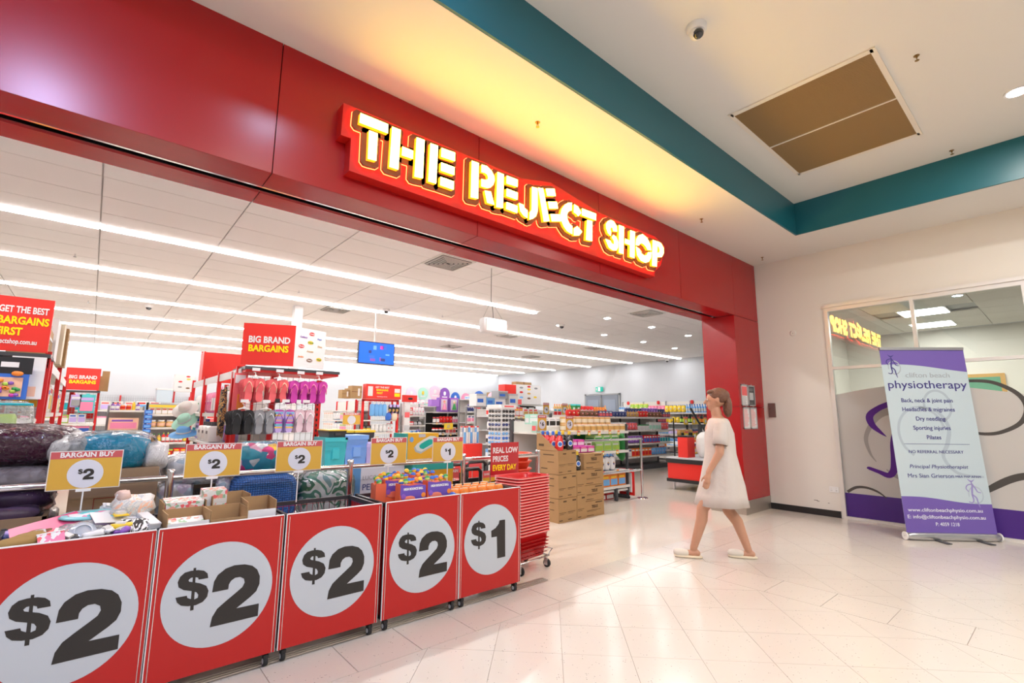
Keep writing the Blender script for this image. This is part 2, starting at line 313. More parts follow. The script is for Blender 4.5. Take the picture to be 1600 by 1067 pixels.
# ------------------------------------------------------------------ mall ceiling, bulkhead and walls
o = struct('ceiling')
MB().bb(-9, 7.02, -9, 2.24, 4.27, 4.4, CEILP).build('tray_ceiling', o)
MB().bb(-9, 8.1, 2.26, 3.4, 3.82, 4.4, CEILP).bb(7.04, 8.1, -9, 2.26, 3.82, 4.4, CEILP).build('lower_ceiling', o)
o = struct('trim_1')
MB().bb(-9, 7.02, 2.24, 2.26, 3.822, 4.27, TEALP).build('bulkhead_face', o)
o = struct('trim_2')
MB().bb(7.02, 7.04, -9, 2.26, 3.822, 4.27, TEALP).build('bulkhead_face', o)
CREAMW = mat((.75, .725, .67), .6, key='mallwall', noise=.02, nscale=3)
o = struct('wall_right')
MB().bb(8.005, 8.10, 2.285, 3.75, 0, 3.82, CREAMW).bb(8.005, 8.10, -9, 2.285, 2.965, 3.82, CREAMW).bb(8.005, 8.10, -9, -1.6, 0, 2.965, CREAMW).build('wall_lining', o)
MB().bb(7.99, 8.006, 2.30, 3.22, 0, .088, mat('black', .35, key='skirt')).build('baseboard_right', None, kind='structure')
# scuffs low on the wall
sc = MB()
for (y, z, l) in ((2.60, .20, .05), (2.57, .19, .03), (2.44, .18, .02)): sc.box((8.0035, y, z), (.001, l, .007), mat((.12, .10, .09), .9, key='scuff'), T=None)
sc.build('scuff_marks', o)

# ------------------------------------------------------------------ red shopfront
front = struct('wall_front')
ZB, ZT, YF, YI = 2.888, 3.82, 3.22, 3.73
JX = [-2.59, -.935, .72, 2.365, 4.02, 5.675, 7.20, 8.0]
MB().bb(-4, 8.0, YF+.02, YF+.05, ZB+.01, ZT, BLACKGAP).bb(7.17, 7.99, YF+.015, YI-.01, .0, ZB+.01, BLACKGAP).build('backing', front)
for a, b in zip(JX[:-1], JX[1:]):
    MB().bb(a+.003, b-.003, YF, YF+.02, ZB, ZT, RED).build('cladding_panel', front)
    if a < 7:
        b2 = b if b < 7.1 else 7.16
        MB().bb(a+.003, b2-.003, YF+.004, 3.455, ZB-.001, ZB+.018, RED).build('soffit_panel', front)
        MB().bb(a+.003, b2-.003, 3.53, YI, 2.866, ZB+.012, RED).build('soffit_panel', front)
MB().bb(-4, 7.16, 3.455, 3.475, ZB-.006, ZB+.03, CHROME).bb(-4, 7.16, 3.51, 3.53, ZB-.012, ZB+.03, CHROME).bb(-4, 7.16, 3.475, 3.51, ZB+.02, ZB+.03, DARK).build('shutter_track', front)
MB().bb(-4, 7.16, YF+.05, YI, ZB+.02, 3.62, RED).build('lintel_core', front)
for z0, z1 in ((.19, 1.519), (1.525, ZB-.006)):
    MB().bb(7.164, 8.0, YF, YF+.016, z0, z1, RED).build('pier_panel', front)
    MB().bb(7.16, 7.176, YF+.001, YI, z0, z1, RED).build('pier_panel', front)
MB().bb(7.152, 8.0, YF-.006, YI+.006, 0, .19, STEEL).build('kick_plate', front)

# four framed notices on the red pier
for (x0, x1, z0, z1, body, lab) in ((7.215, 7.445, 1.535, 1.85, 'redtop', 'small framed notice with red heading, upper left on the red pier'), (7.45, 7.685, 1.535, 1.845, 'dark', 'small framed notice with dark poster, upper right on the red pier'),
                             (7.24, 7.47, 1.195, 1.515, 'lines', 'small framed notice of red lines, lower left on the red pier'), (7.475, 7.705, 1.195, 1.515, 'lines2', 'small framed notice of pink and red lines, lower right on the red pier')):
    t = thing('notice_frame', lab, 'notice', ((x0+x1)/2, YF, z0), 0, 'notices on the pier'); W = (x1-x0)/2-.004; Hh = z1-z0
    f = MB(); SIL = mat('silver', .35, .6)
    f.bb(-W, W, -.012, 0, 0, .018, SIL).bb(-W, W, -.012, 0, Hh-.018, Hh, SIL).bb(-W, -W+.016, -.012, 0, 0, Hh, SIL).bb(W-.016, W, -.012, 0, 0, Hh, SIL); f.build('frame', t)
    p = MB(); base = mat('charcoal', .5) if body == 'dark' else mat('white', .5)
    p.bb(-W+.014, W-.014, -.004, -.001, .012, Hh-.012, base); p.build('sheet', t)
    q = MB(); z = Hh-.04
    if body == 'redtop': q.bb(-W+.022, W-.022, -.0055, -.004, Hh*.48, Hh-.03, mat('coral', .5)); z = Hh*.42
    if body == 'dark': q.bb(-W+.05, W-.05, -.0055, -.004, .09, .2, mat('silver', .5)); z = Hh-.05
    while z > .03:
        if not (body == 'dark' and .05 < z < .22): q.bb(-W+.028, W-.028-random.uniform(0, .06), -.0055, -.004, z, z+.006, mat('coral' if body.startswith('lines') else 'grey', .5))
        z -= .017
    q.build('print', t)
    s = MB(); s.lathe([(.006, 0), (.006, .016)], 8, CHROME, T=Matrix.Translation((0, -.006, Hh))); s.build('hook', t)

# switch box, power outlet, round blank on the cream wall
t = thing('wall_control_box', 'dark brown wall control box beside the red pier', 'control box', (8.005, 3.10, 1.37))
MB().bb(-.03, 0, -.05, .05, 0, .215, mat((.16, .09, .08), .45, key='brownbox')).build('casing', t); MB().lathe([(.008, 0), (.008, .01)], 10, CHROME, T=Matrix.Translation((-.03, .02, .13)) @ Matrix.Rotation(-PI/2, 4, 'Y')).build('key_lock', t)
t = thing('power_outlet', 'white double power outlet low on the cream wall', 'power outlet', (8.005, 2.36, .335))
MB().bb(-.01, 0, -.056, .056, 0, .075, WHITE).build('cover_plate', t)
for dy in (-.03, .03): MB().bb(-.013, -.01, dy-.006, dy+.006, .05, .064, mat('offwhite', .4)).bb(-.0105, -.01, dy-.008, dy-.005, .02, .034, DARK).bb(-.0105, -.01, dy+.004, dy+.007, .02, .034, DARK).build('switch', t)
t = thing('round_blank_plate', 'faint round blank cover plate high on the cream wall', 'cover plate', (8.005, 2.72, 2.64))
MB().lathe([(.045, 0), (.045, .006), (.035, .009)], 20, CREAMW, T=Matrix.Rotation(-PI/2, 4, 'Y')).build('disc', t); MB().lathe([(.006, 0), (.006, .004)], 8, GREYM, T=Matrix.Translation((-.009, 0, 0)) @ Matrix.Rotation(-PI/2, 4, 'Y')).build('screw', t)

# ------------------------------------------------------------------ ceiling fittings of the mall
t = thing('security_camera', 'white dome security camera on the high mall ceiling', 'camera', (3.156, 1.562, 4.27))
MB().lathe([(.075, 0), (.072, -.03), (.06, -.045)][::-1], 24, WHITE).build('base', t)
MB().pillow((0, 0, -.06), (.105, .105, .09), WHITE, e=1).build('housing', t)
q = MB().pillow((-.012, -.018, -.075), (.082, .082, .075), mat('black', .08, coat=1), e=1).build('lens_dome', t)
MB().lathe([(.024, 0), (.02, .012)], 16, mat('charcoal', .1), T=Matrix.Translation((-.02, -.03, -.1)) @ Matrix.Rotation(PI*.8, 4, 'X')).build('lens_ring', q)
t = thing('return_air_grille', 'large brown return air grille in the mall ceiling', 'ceiling grille', (5.29, 1.32, 4.27))
g = MB(); GF = mat((.78, .72, .62), .5, key='grilleframe'); LX, LY = .87, .57
for a in (-1, 1): g.bb(-LX-.03, LX+.03, a*LY-.02, a*LY+.02, -.012, 0, GF); g.bb(a*LX-.025, a*LX+.025, -LY, LY, -.012, 0, GF)
g.build('frame', t); MB().bb(-.009, .009, -LY, LY, -.013, 0, GF).build('centre_bar', t)
MB().bb(-LX, LX, -LY, LY, -.004, .0, mat((.05, .03, .012), .8, key='grilleback')).build('filter', t)
SLT = mat((.36, .235, .10), .45, key='grilleslat')
me = MB().bb(-.0035, .0035, -LY+.02, LY-.02, -.011, -.004, SLT).mesh('slat')
for k in range(120):
    x = -LX+.03+k*(2*LX-.06)/119
    if abs(x) > .012: part('slat', me, t, (x, 0, 0))
for (x, y, z, lab) in ((2.611, 2.724, 3.82, 'brass sprinkler head on the ceiling above the shop sign'), (5.548, 2.822, 3.82, 'brass sprinkler head above the right end of the sign'), (7.631, 2.937, 3.82, 'sprinkler head near the corner above the red pier'),
                  (4.77, .538, 4.27, 'sprinkler head beyond the return air grille, upper mall ceiling'), (6.845, .59, 4.27, 'sprinkler head beside the teal bulkhead on the high ceiling')):
    t = thing('sprinkler_head', lab, 'sprinkler', (x, y, z), 0, 'mall ceiling sprinklers'); BR = mat((.35, .22, .08), .35, .8, key='brass')
    MB().lathe([(.03, -.004), (.03, 0)], 14, BR).build('escutcheon', t)
    MB().lathe([(.01, -.03), (.01, 0)], 8, BR).tube([(-.012, 0, -.025), (-.014, 0, -.05), (0, 0, -.058), (.014, 0, -.05), (.012, 0, -.025)], .003, BR, 5).build('nozzle', t)
    MB().lathe([(.022, -.064), (.022, -.060)], 12, BR).build('deflector', t); t.scale = (.7, .7, .7)
for n, (x, y) in enumerate(DOWNLIGHTS[:1]):
    t = thing('ceiling_downlight', 'bright round downlight in the high ceiling at the right edge', 'downlight', (x, y, 4.27))
    MB().lathe([(.09, -.008), (.09, 0)], 24, WHITE).build('trim_ring', t); MB().lathe([(.07, -.010), (.07, -.008)], 24, mat('white', .5, emit=14, key='dlemit')).build('diffuser', t)

# ------------------------------------------------------------------ the shop sign
sign = thing('shop_sign', 'illuminated stencil lettering sign THE REJECT SHOP on the red fascia', 'shop sign', (0, YF, 0))
pan = [(x/1000, z/1000) for x, z in PANEL]
MB().prism(pan, -.10, 0, mat((.58, .010, .005), .45, key='signpanel')).build('backing_panel', sign)
FACE = mat((1.0, .62, .07), .4, emit=19, key='signface'); SIDE = mat((1.0, .36, .01), .4, emit=1.5, key='signside'); OUTL = mat((.17, .035, .01), .5, key='signoutline')
HALO = mat((1.0, .10, .03), .5, emit=9, key='signhalo')
def inflate(poly, r):
    P = [(x/1000, z/1000) for x, z in poly]; n = len(P)
    if sum(P[i][0]*P[(i+1) % n][1]-P[(i+1) % n][0]*P[i][1] for i in range(n)) < 0: P = P[::-1]
    pts = [(x+r*math.cos(a), z+r*math.sin(a)) for x, z in P for a in [k*PI/4+PI/8 for k in range(8)]]
    return pts, P
def hull(pts):
    pts = sorted(set(pts)); 
    def half(p):
        h = []
        for q in p:
            while len(h) > 1 and (h[-1][0]-h[-2][0])*(q[1]-h[-2][1])-(h[-1][1]-h[-2][1])*(q[0]-h[-2][0]) <= 0: h.pop()
            h.append(q)
        return h[:-1]
    return half(pts)+half(pts[::-1])
for word_letter, pieces in SIGN:
    l = MB(); b = MB(); h = MB(); sd = MB()
    for p in pieces:
        P = [(x/1000, z/1000) for x, z in p]
        n = len(P); A = sum(P[i][0]*P[(i+1) % n][1]-P[(i+1) % n][0]*P[i][1] for i in range(n))
        if A < 0: P = P[::-1]
        l.prism(P, -.172, -.168, FACE); sd.prism(P, -.168, -.135, SIDE)
        # outline: capsule around each edge so that curved strokes keep their shape
        segs = [[P[i], P[(i+1) % n]] for i in range(n)] if n > 4 else [P]
        for si, sg in enumerate(segs):
            b.prism(hull([(x+.042*math.cos(a), z+.042*math.sin(a)) for x, z in sg for a in [k*PI/4+PI/8 for k in range(8)]]), -.135-.0005*si, -.118, OUTL)
            h.prism(hull([(x+.046*math.cos(a), z+.046*math.sin(a)) for x, z in sg for a in [k*PI/4+PI/8 for k in range(8)]]), -.117-.0003*si, -.112, HALO)
    o = b.build('letter_backing', sign); l.build('letter_face', o); sd.build('letter_side', o); h.build('halo_light', o)

# ------------------------------------------------------------------ clinic window in the right wall (faces -x)
win = struct('window_1')
ALU = mat((.74, .72, .69), .35, .25, key='alu')
fr = MB(); YL, YR, ZTW = 2.285, -1.6, 2.965
def fbar(y0, y1, z0, z1, d=.06): return MB().bb(8.0-.012, 8.0+d, min(y0, y1), max(y0, y1), z0, z1, ALU)
fbar(YL, YR, 2.90, ZTW).bb(7.97, 7.99, YR, YL, 2.955, 3.0, ALU).build('window_frame', win)
fbar(YL, YL-.05, 0, 2.9).build('window_frame', win); fbar(YL-.05, YR, 0, .035).build('window_frame', win)
for y in (1.275, .255, -.8): fbar(y+.02, y-.02, .035, 2.9).build('mullion', win)
for a, b in ((2.235, 1.295), (1.255, .275), (.235, -.78)): fbar(a, b, 2.05, 2.09).build('transom', win)
FROST = mat((.50, .49, .47), .6, key='frost'); PURP = mat((.055, .012, .20), .4, key='purplefilm'); INK = mat((.06, .055, .05), .5, key='inkfilm'); LIL = mat((.30, .29, .28), .5, key='greyfilm'); VIO = mat((.07, .0, .22), .35, key='violetfilm')
for a, b in ((2.235, 1.295), (1.255, .275), (.235, -.78)):
    MB().bb(8.028, 8.034, b, a, 2.09, 2.9, glass_mat()).build('glass_pane', win); MB().bb(8.028, 8.034, b, a, .035, 2.05, glass_mat()).build('glass_pane', win)
def film(name, poly, M, x=8.024):   # poly of (y, z)
    return MB().add([(x, y, z) for y, z in poly], [tuple(range(len(poly)))], M).build(name, win)
for a, b in ((2.235, 1.295), (1.255, .275), (.235, -.78)):
    n = 10; top = [(a+(b-a)*k/n, 1.70+.10*math.sin(2.0*(2.2-(a+(b-a)*k/n)))) for k in range(n+1)]
    film('frosted_film', [(a, .345), *top, (b, .345)], FROST, 8.0265)
    film('purple_band', [(a, .036), (a, .347), (b, .347), (b, .036)], PURP, 8.026)
def ribbon(name, pts, ws, M, x, y0=0, z0=0, s=1):
    L = []; R = []; P = [Vector((p[0]*s+y0, p[1]*s+z0)) for p in pts]
    for i, p in enumerate(P):
        t = (P[min(i+1, len(P)-1)]-P[max(i-1, 0)]).normalized(); nrm = Vector((-t.y, t.x)); wd = ws[i]*s/2
        L.append(p+nrm*wd); R.append(p-nrm*wd)
    V = [(x, q.x, q.y) for q in L]+[(x, q.x, q.y) for q in R]; n = len(P)
    return V, [(i, i+1, n+i+1, n+i) for i in range(n-1)]
def spline(ctrl, k=6):
    out = []; n = len(ctrl)
    for i in range(n-1):
        p0, p1, p2, p3 = ctrl[max(i-1, 0)], ctrl[i], ctrl[i+1], ctrl[min(i+2, n-1)]
        for j in range(k):
            t = j/k; out.append(tuple(.5*((2*p1[d])+(-p0[d]+p2[d])*t+(2*p0[d]-5*p1[d]+4*p2[d]-p3[d])*t*t+(-p0[d]+3*p1[d]-3*p2[d]+p3[d])*t**3) for d in range(len(p1))))
    out.append(tuple(ctrl[-1])); return out
def rib(name, ctrl, M, x=8.0235):
    sp = spline(ctrl); V, Fc = ribbon(name, [(p[0], p[1]) for p in sp], [p[2] for p in sp], M, x)
    MB().add(V, Fc, M).build(name, win)
rib('figure_arm', [(1.50, 1.60, .10), (1.60, 1.565, .075), (1.75, 1.50, .07), (1.86, 1.40, .085), (1.845, 1.28, .075), (1.76, 1.18, .04), (1.70, 1.125, .005)], VIO)
rib('figure_body', [(1.50, 1.62, .05), (1.53, 1.45, .075), (1.575, 1.25, .085), (1.625, 1.05, .085), (1.64, .85, .08), (1.66, .70, .08), (1.72, .625, .07), (1.82, .66, .05), (1.93, .70, .04), (1.95, .69, .005)], VIO)
rib('figure_leg', [(1.60, 1.10, .06), (1.54, 1.02, .06), (1.46, .92, .05), (1.40, .85, .04)], VIO)
rib('figure_head', [(1.60, 1.72, .01), (1.575, 1.66, .05), (1.53, 1.64, .05), (1.46, 1.70, .01)], VIO)
rib('figure_ring', [(1.50, 1.46, .11), (1.70, 1.44, .09), (1.84, 1.30, .06), (1.93, 1.10, .05), (1.90, .90, .03), (1.84, .79, .01)], LIL, 8.025)
rib('figure_ring', [(1.74, .70, .01), (1.64, .62, .05), (1.45, .57, .05), (1.32, .60, .05)], LIL, 8.025)
rib('ink_ring', [(2.205, .36, .035), (2.10, .43, .035), (1.98, .44, .03), (1.86, .40, .025), (1.77, .33, .012)], INK, 8.0245)
rib('ink_ring', [(.95, 1.80, .035), (.82, 1.82, .035), (.62, 1.79, .04), (.44, 1.66, .045), (.38, 1.5, .045), (.44, 1.33, .045), (.6, 1.22, .04), (.75, 1.19, .035), (.95, 1.22, .025)], INK, 8.0245)
rib('ink_ring', [(.85, .50, .05), (.72, .60, .07), (.60, .68, .075), (.48, .73, .075), (.30, .755, .07)], INK, 8.0245)
rib('ink_ring', [(1.60, .20, .03), (1.58, .12, .03), (1.59, .05, .03)], mat((.09, .05, .12), .5, key='inkonpurple'), 8.0245)
# the clinic room behind the glass
MB().bb(11.75, 11.85, -4, 3.2, 0, 3.0, mat((.80, .78, .72), .7, key='clinicwall')).build('wall_clinic', None, kind='structure')
MB().bb(8.1, 11.75, 3.0, 3.1, 0, 3.0, MATS['clinicwall']).build('wall_clinic_side', None, kind='structure')
MB().bb(8.1, 11.75, -4.1, -4, 0, 3.0, MATS['clinicwall']).build('wall_clinic_end', None, kind='structure')
cc = struct('ceiling_clinic'); MB().bb(8.10, 11.85, -4.1, 3.1, 3.03, 3.1, GREYM).build('grid_backing', cc)
cm = MB().bb(-.295, .295, -.595, .595, 0, .02, mat((.74, .72, .66), .8, key='clinictile')).mesh('ceiling_tile')
for i in range(6):
    for j in range(6):
        if not (i in (2,) and j == 4): part('ceiling_tile', cm, cc, (8.40+i*.6, -3.4+j*1.2, 3.0))
t = thing('clinic_panel_light', 'square ceiling panel light inside the clinic', 'panel light', (9.6, 1.40, 3.0))
MB().bb(-.29, .29, -.29, .29, -.006, .01, WHITE).build('housing', t); MB().bb(-.27, .27, -.27, .27, -.012, -.006, mat('white', .5, emit=16, key='clinicemit')).build('diffuser', t)
t = thing('clinic_panel_light', 'second panel light deeper inside the clinic near its back wall', 'panel light', (11.0, 1.50, 3.0))
MB().bb(-.29, .29, -.29, .29, -.006, .01, WHITE).build('housing', t); MB().bb(-.27, .27, -.27, .27, -.012, -.006, MATS['clinicemit']).build('diffuser', t)
t = thing('framed_picture', 'green framed picture on the clinic back wall', 'picture', (11.74, 1.05, 1.65))
MB().bb(-.03, 0, -.3, .3, 0, .5, mat('gold', .5)).build('frame', t); MB().bb(-.035, -.03, -.24, .24, .06, .44, mat((.12, .35, .22), .6, key='pgreen')).build('print', t)
area('clinic_light', (9.9, .6, 2.95), 1.4, 60, (1, .95, .85), sy=2.0)

# ------------------------------------------------------------------ pull-up banner in front of the clinic
pa, pb = Vector((7.181, 1.449, 0)), Vector((7.921, .74, 0)); ang = math.atan2(pb.y-pa.y, pb.x-pa.x); WB = (pb-pa).length
bn = thing('pull_up_banner', 'purple and pale blue pull-up physiotherapy banner standing before the clinic window', 'banner', tuple(pa), ang)
tilt = Matrix.Rotation(math.radians(-3.2), 4, 'X')
MB().pillow((WB/2, 0, .045), (WB+.02, .10, .08), mat('silver', .3, .9), e=.35, nx=10).build('cassette', bn)
for x in (.0, WB): MB().lathe([(.045, 0), (.045, .012)], 16, WHITE, T=Matrix.Translation((x-.006, 0, .045)) @ Matrix.Rotation(PI/2, 4, 'Y')).build('end_cap', bn)
for x in (.32, WB-.25): MB().bb(x-.03, x+.03, -.20, -.04, .003, .012, mat('charcoal', .4)).build('foot', bn)
SHEET = mat((.50, .60, .65), .45, key='sheet'); BP = mat((.16, .10, .40), .45, key='bannerpurple'); BT = mat((.05, .04, .22), .5, key='bannertext'); BG = mat((.38, .42, .46), .5, key='bannergrey'); BL = mat((.40, .48, .55), .5, key='bannerloop')
HS = 2.12; S0 = .02; S1 = WB-.02
def onb(z0, y, x=0): return tilt @ Vector((x, y, z0))
TB = Matrix.Translation((0, 0, .08)) @ tilt
MB().bb(S0, S1, 0, .002, 0, HS, SHEET, T=TB).build('sheet', bn)
MB().bb(S0, S1, -.012, .012, HS-.004, HS+.03, mat('silver', .3, .9), T=TB).build('top_rail', bn)
MB().tube([TB @ Vector((WB/2, .03, 0)), TB @ Vector((WB/2, .02, HS))], .008, mat('silver', .3, .9)).build('support_pole', bn)
n = 20; top = [(S0+(S1-S0)*k/n, HS-.185+.012*math.sin(k/n*PI*1.6)-.075*(k/n)**1.6) for k in range(n+1)]
MB().prism([(S0, HS), *top, (S1, HS)], -.001, 0, BP, T=TB).build('purple_header', bn)
bot = [(S0+(S1-S0)*k/n, .395-.075*(k/n)+.012*math.sin(k/n*PI*2)) for k in range(n+1)]
MB().prism([(S0, 0), *bot, (S1, 0)], -.001, 0, BP, T=TB).build('purple_footer', bn)
def btext(s, x, z, size, M, **kw):
    o = text(s, size, M, bn, TB @ Vector((x, -.0022, z)), (PI/2+math.radians(-3.2), 0, 0), **kw); return o
cxb = WB*.47
btext('clifton beach', WB*.525, HS-.315, .085, BG, fit=WB*.50)
btext('physiotherapy', WB*.50, HS-.432, .135, BT, fit=WB*.89, bold=.004)
for s, dz, xx in (('Back, neck & joint pain', .62, .47), ('Headaches & migraines', .727, .47), ('Dry needling', .837, .475), ('Sporting injuries', .945, .475), ('Pilates', 1.055, .48)):
    btext(s, WB*xx, HS-dz, .068, BT, bold=.008, sx=.95)
MB().bb(WB*.14, WB*.86, -.002, 0, HS-1.133, HS-1.129, BT, T=TB).build('rule', bn)
btext('NO REFERRAL NECESSARY', WB*.475, HS-1.222, .050, BT, fit=WB*.60)
btext('Principal Physiotherapist', WB*.475, HS-1.39, .060, BT, shear=.25, fit=WB*.64)
btext('Mrs Sian Grierson', WB*.375, HS-1.495, .066, BT, fit=WB*.50); btext('MBA PAP APAM', WB*.78, HS-1.50, .036, BT, fit=WB*.27)
TW = mat((.75, .78, .85), .5, key='bannerwhite')
btext('www.cliftonbeachphysio.com.au', WB*.47, .245, .055, TW, bold=.006, fit=WB*.80); btext('E: info@cliftonbeachphysio.com.au', WB*.47, .170, .055, TW, bold=.006, fit=WB*.83); btext('P: 4059 1218', WB*.47, .092, .055, TW, bold=.006, sx=.9)
def bstroke(ctrl, M, y=-.0015, name='figure_stroke'):
    sp = spline(ctrl); V, Fc = ribbon('', [(p[0], p[1]) for p in sp], [p[2] for p in sp], M, 0)
    MB().add([(v[1], y, v[2]) for v in V], [f[::-1] for f in Fc], M, T=TB).build(name, bn)
def little_man(ox, oz, s, M, M2):
    R = lambda L: [(ox+a*s, oz+b*s, c*s) for a, b, c in L]
    bstroke(R([(.30+.26*math.cos(t), .0+.30*math.sin(t), .03+.02*abs(math.sin(t))) for t in [k*.62-2.2 for k in range(10)]]), M2, -.0013, 'figure_ring')
    bstroke(R([(.08, .60, .01), (.16, .52, .05), (.24, .51, .05), (.34, .58, .01)]), M)
    bstroke(R([(.20, .50, .04), (.22, .36, .06), (.19, .18, .07), (.17, .0, .06), (.19, -.18, .05), (.13, -.28, .04), (.0, -.25, .03)]), M)
    bstroke(R([(.17, .02, .05), (.30, -.10, .05), (.33, -.26, .05), (.38, -.46, .02)]), M)
    bstroke(R([(.20, .40, .04), (.05, .36, .04), (-.02, .24, .04), (.06, .12, .03)]), M)
    bstroke(R([(.22, .42, .04), (.32, .24, .05), (.38, .12, .04), (.50, .08, .03)]), M)
little_man(.085, HS-.22, .27, BT, BG); little_man(WB*.74, .42, .30, mat((.30, .26, .55), .5, key='paleman'), BL)
bstroke([(WB*(.36+.26*math.cos(t)), 1.12+.30*math.sin(t), .03) for t in [k*.5+.2 for k in range(9)]], BL, -.0012, 'loop')
bstroke([(WB*.36, 1.42, .02), (WB*.55, 1.38, .035), (WB*.66, 1.2, .045), (WB*.62, 1.0, .05), (WB*.55, .84, .04), (WB*.68, .66, .035), (WB*.95, .62, .02)], BL, -.0012, 'loop')
bstroke([(WB*(.58+.15*math.cos(t)), 1.44+.18*math.sin(t), .028) for t in [k*.5-1.6 for k in range(11)]], BL, -.0012, 'loop')
# ------------------------------------------------------------------ shop shell
XR, YB_, ZC = 16.75, 20.6, 3.55
MB().bb(-9, 17, YB_, YB_+.1, 0, ZC+.1, WALLW).build('wall_back', None, kind='structure')
MB().bb(XR, XR+.1, 3.7, YB_, 0, ZC+.1, WALLW).build('wall_shop_right', None, kind='structure')
MB().bb(8.1, XR, 3.75, 3.85, 0, ZC+.1, WALLW).bb(7.98, 8.1, 3.73, 3.85, 0, ZC+.1, WALLW).build('wall_shop_front', None, kind='structure')
MB().bb(-9.1, -9, 3.7, YB_, 0, ZC+.1, WALLW).build('wall_shop_left', None, kind='structure')
cs = struct('ceiling_shop')
MB().bb(-9, XR, 3.73, YB_, ZC+.022, ZC+.1, mat((.66, .64, .63), .8, key='tbar')).build('grid_bars', cs)
TILEM = mat((.90, .87, .855), .85, key='ctile', noise=.02, nscale=60); PX, PY = 1.187, .5425
cmesh = MB().bb(-PX/2+.007, PX/2-.007, -PY/2+.004, PY/2-.004, 0, .02, TILEM).mesh('ceiling_tile')
cells = []
for i in range(-7, 15):
    for j in range(-7, 25):
        x = -.15+PX*(i+.5); y = 7.36+PY*(j+.5)
        if x-PX/2 < -8.9 or y+PY/2 > YB_ or y-PY/2 < 3.73 or x+PX/2 > XR: continue
        cells.append((not in_view((x, y, ZC), 120), y*y+x*x, x, y))
cells.sort(); rest = MB()
for n, (nv, d, x, y) in enumerate(cells):
    if n < 290 and not nv: part('ceiling_tile', cmesh, cs, (x, y, ZC))
    else: rest.bb(x-PX/2+.007, x+PX/2-.007, y-PY/2+.004, y+PY/2-.004, ZC, ZC+.02, TILEM)
rest.build('far_ceiling_tiles', cs, kind='stuff')
# rows of continuous strip lights
EMI = mat((1.0, .97, .96), .5, emit=20, key='stripemit')
dm = MB().bb(-PX/2+.012, PX/2-.012, -.055, .055, -.012, 0, EMI).mesh('diffuser')
ordn = ['first', 'second', 'third', 'fourth', 'fifth', 'sixth', 'seventh']
for r in range(7):
    y = 7.36+2.17*r-.02; xe = 7.11 if r == 0 else 16.55
    k0 = int(math.ceil((-3.5-.65*r+.15)/PX)); k1 = int((xe+.15)/PX)
    t = thing('strip_light', f'{ordn[r]} long row of white strip lights from the entrance' if r else 'nearest row of white strip lights behind the red fascia, ending at the downlights', 'strip light', (0, y, ZC-.014), 0, 'strip light rows')
    MB().bb(-.15+k0*PX, -.15+k1*PX, -.065, .065, -.006, -.0005, WHITE).build('housing', t)
    for k in range(k0, k1): part('diffuser', dm, t, (-.15+PX*(k+.5), 0, 0))
for x, y in [(-1.2, 4.6), (1.8, 4.6), (4.8, 4.6), (7.6, 4.8)]:
    area('entrance_strip', (x, y, ZC-.03), 1.15, 40, (1, .97, .95), sy=.1)
DLM = MB().lathe([(.07, -.012), (.07, -.006)], 18, mat('white', .5, emit=60, key='spotemit')).mesh('diffuser'); DLR = MB().lathe([(.095, -.006), (.095, 0)], 18, WHITE).mesh('trim_ring')
for n, (x, y) in enumerate([(8.38, 7.99), (8.55, 6.67), (10.26, 8.12), (10.21, 6.62), (12.07, 8.12), (13.9, 8.2), (11.98, 6.65)]):
    t = thing('shop_downlight', 'bright round downlight in the shop ceiling right of the strip lights', 'downlight', (x, y, ZC), 0, 'round downlights of the shop ceiling'); part('trim_ring', DLR, t); part('diffuser', DLM, t)
# square air diffusers
VN = [((3.69, 5.72), 'square air vent just behind the red fascia near the hanging white unit'), ((3.67, 9.93), 'square air vent in the shop ceiling behind the hanging screen'), ((8.46, 9.97), 'square air vent in the shop ceiling right of the hanging white unit'),
      ((8.47, 12.82), 'square air vent beyond the second strip light row, middle of the shop'), ((12.11, 12.99), 'small far square air vent towards the right wall'), ((11.99, 9.86), 'square air vent near the round downlights'), ((8.73, 5.77), 'square air vent in the shop ceiling beside the red pier')]
for (x, y), lab in VN:
    t = thing('air_vent', lab, 'air vent', (x, y, ZC), 0); MB().bb(-.29, .29, -.29, .29, -.008, 0, mat('offwhite', .5)).build('frame', t)
    MB().bb(-.25, .25, -.25, .25, -.0095, -.008, mat((.04, .04, .04), .8, key='ventdark')).build('throat', t)
    for k in range(1, 6):
        q = MB(); s = .25*k/5.3
        for a in (-1, 1): q.bb(-s, s, a*s-.005, a*s+.005, -.03, -.012, mat('offwhite', .5)); q.bb(a*s-.005, a*s+.005, -s, s, -.03, -.012, mat('offwhite', .5))
        q.build('louvre', t)
for (x, y), lab in (((4.45, 9.21), 'small dome camera on the shop ceiling beside the screen pole'), ((8.37, 7.9), 'small dome camera beside the nearest round downlight'), ((.67, 12.2), 'small dome camera over the left aisles'), ((16.5, 10.07), 'small dome camera near the right shop wall')):
    t = thing('dome_camera', lab, 'camera', (x, y, ZC)); MB().lathe([(.05, -.05), (.07, -.035), (.075, 0)], 16, WHITE).build('base', t); MB().pillow((0, 0, -.055), (.1, .1, .09), mat('charcoal', .1), e=1).build('dome', t)
for (x, y), lab in (((-.27, 12.5), 'tiny sprinkler on the shop ceiling over the far left aisle'), ((-.40, 8.9), 'tiny sprinkler on the shop ceiling above the left gondola'), ((2.59, 8.87), 'tiny sprinkler on the shop ceiling above the big brand sign'), ((5.63, 8.9), 'tiny sprinkler on the shop ceiling beneath the hanging white unit')):
    t = thing('shop_sprinkler', lab, 'sprinkler', (x, y, ZC)); MB().lathe([(.008, -.04), (.008, 0)], 8, CHROME).build('nozzle', t); MB().lathe([(.02, -.045), (.02, -.04)], 10, CHROME).build('deflector', t)
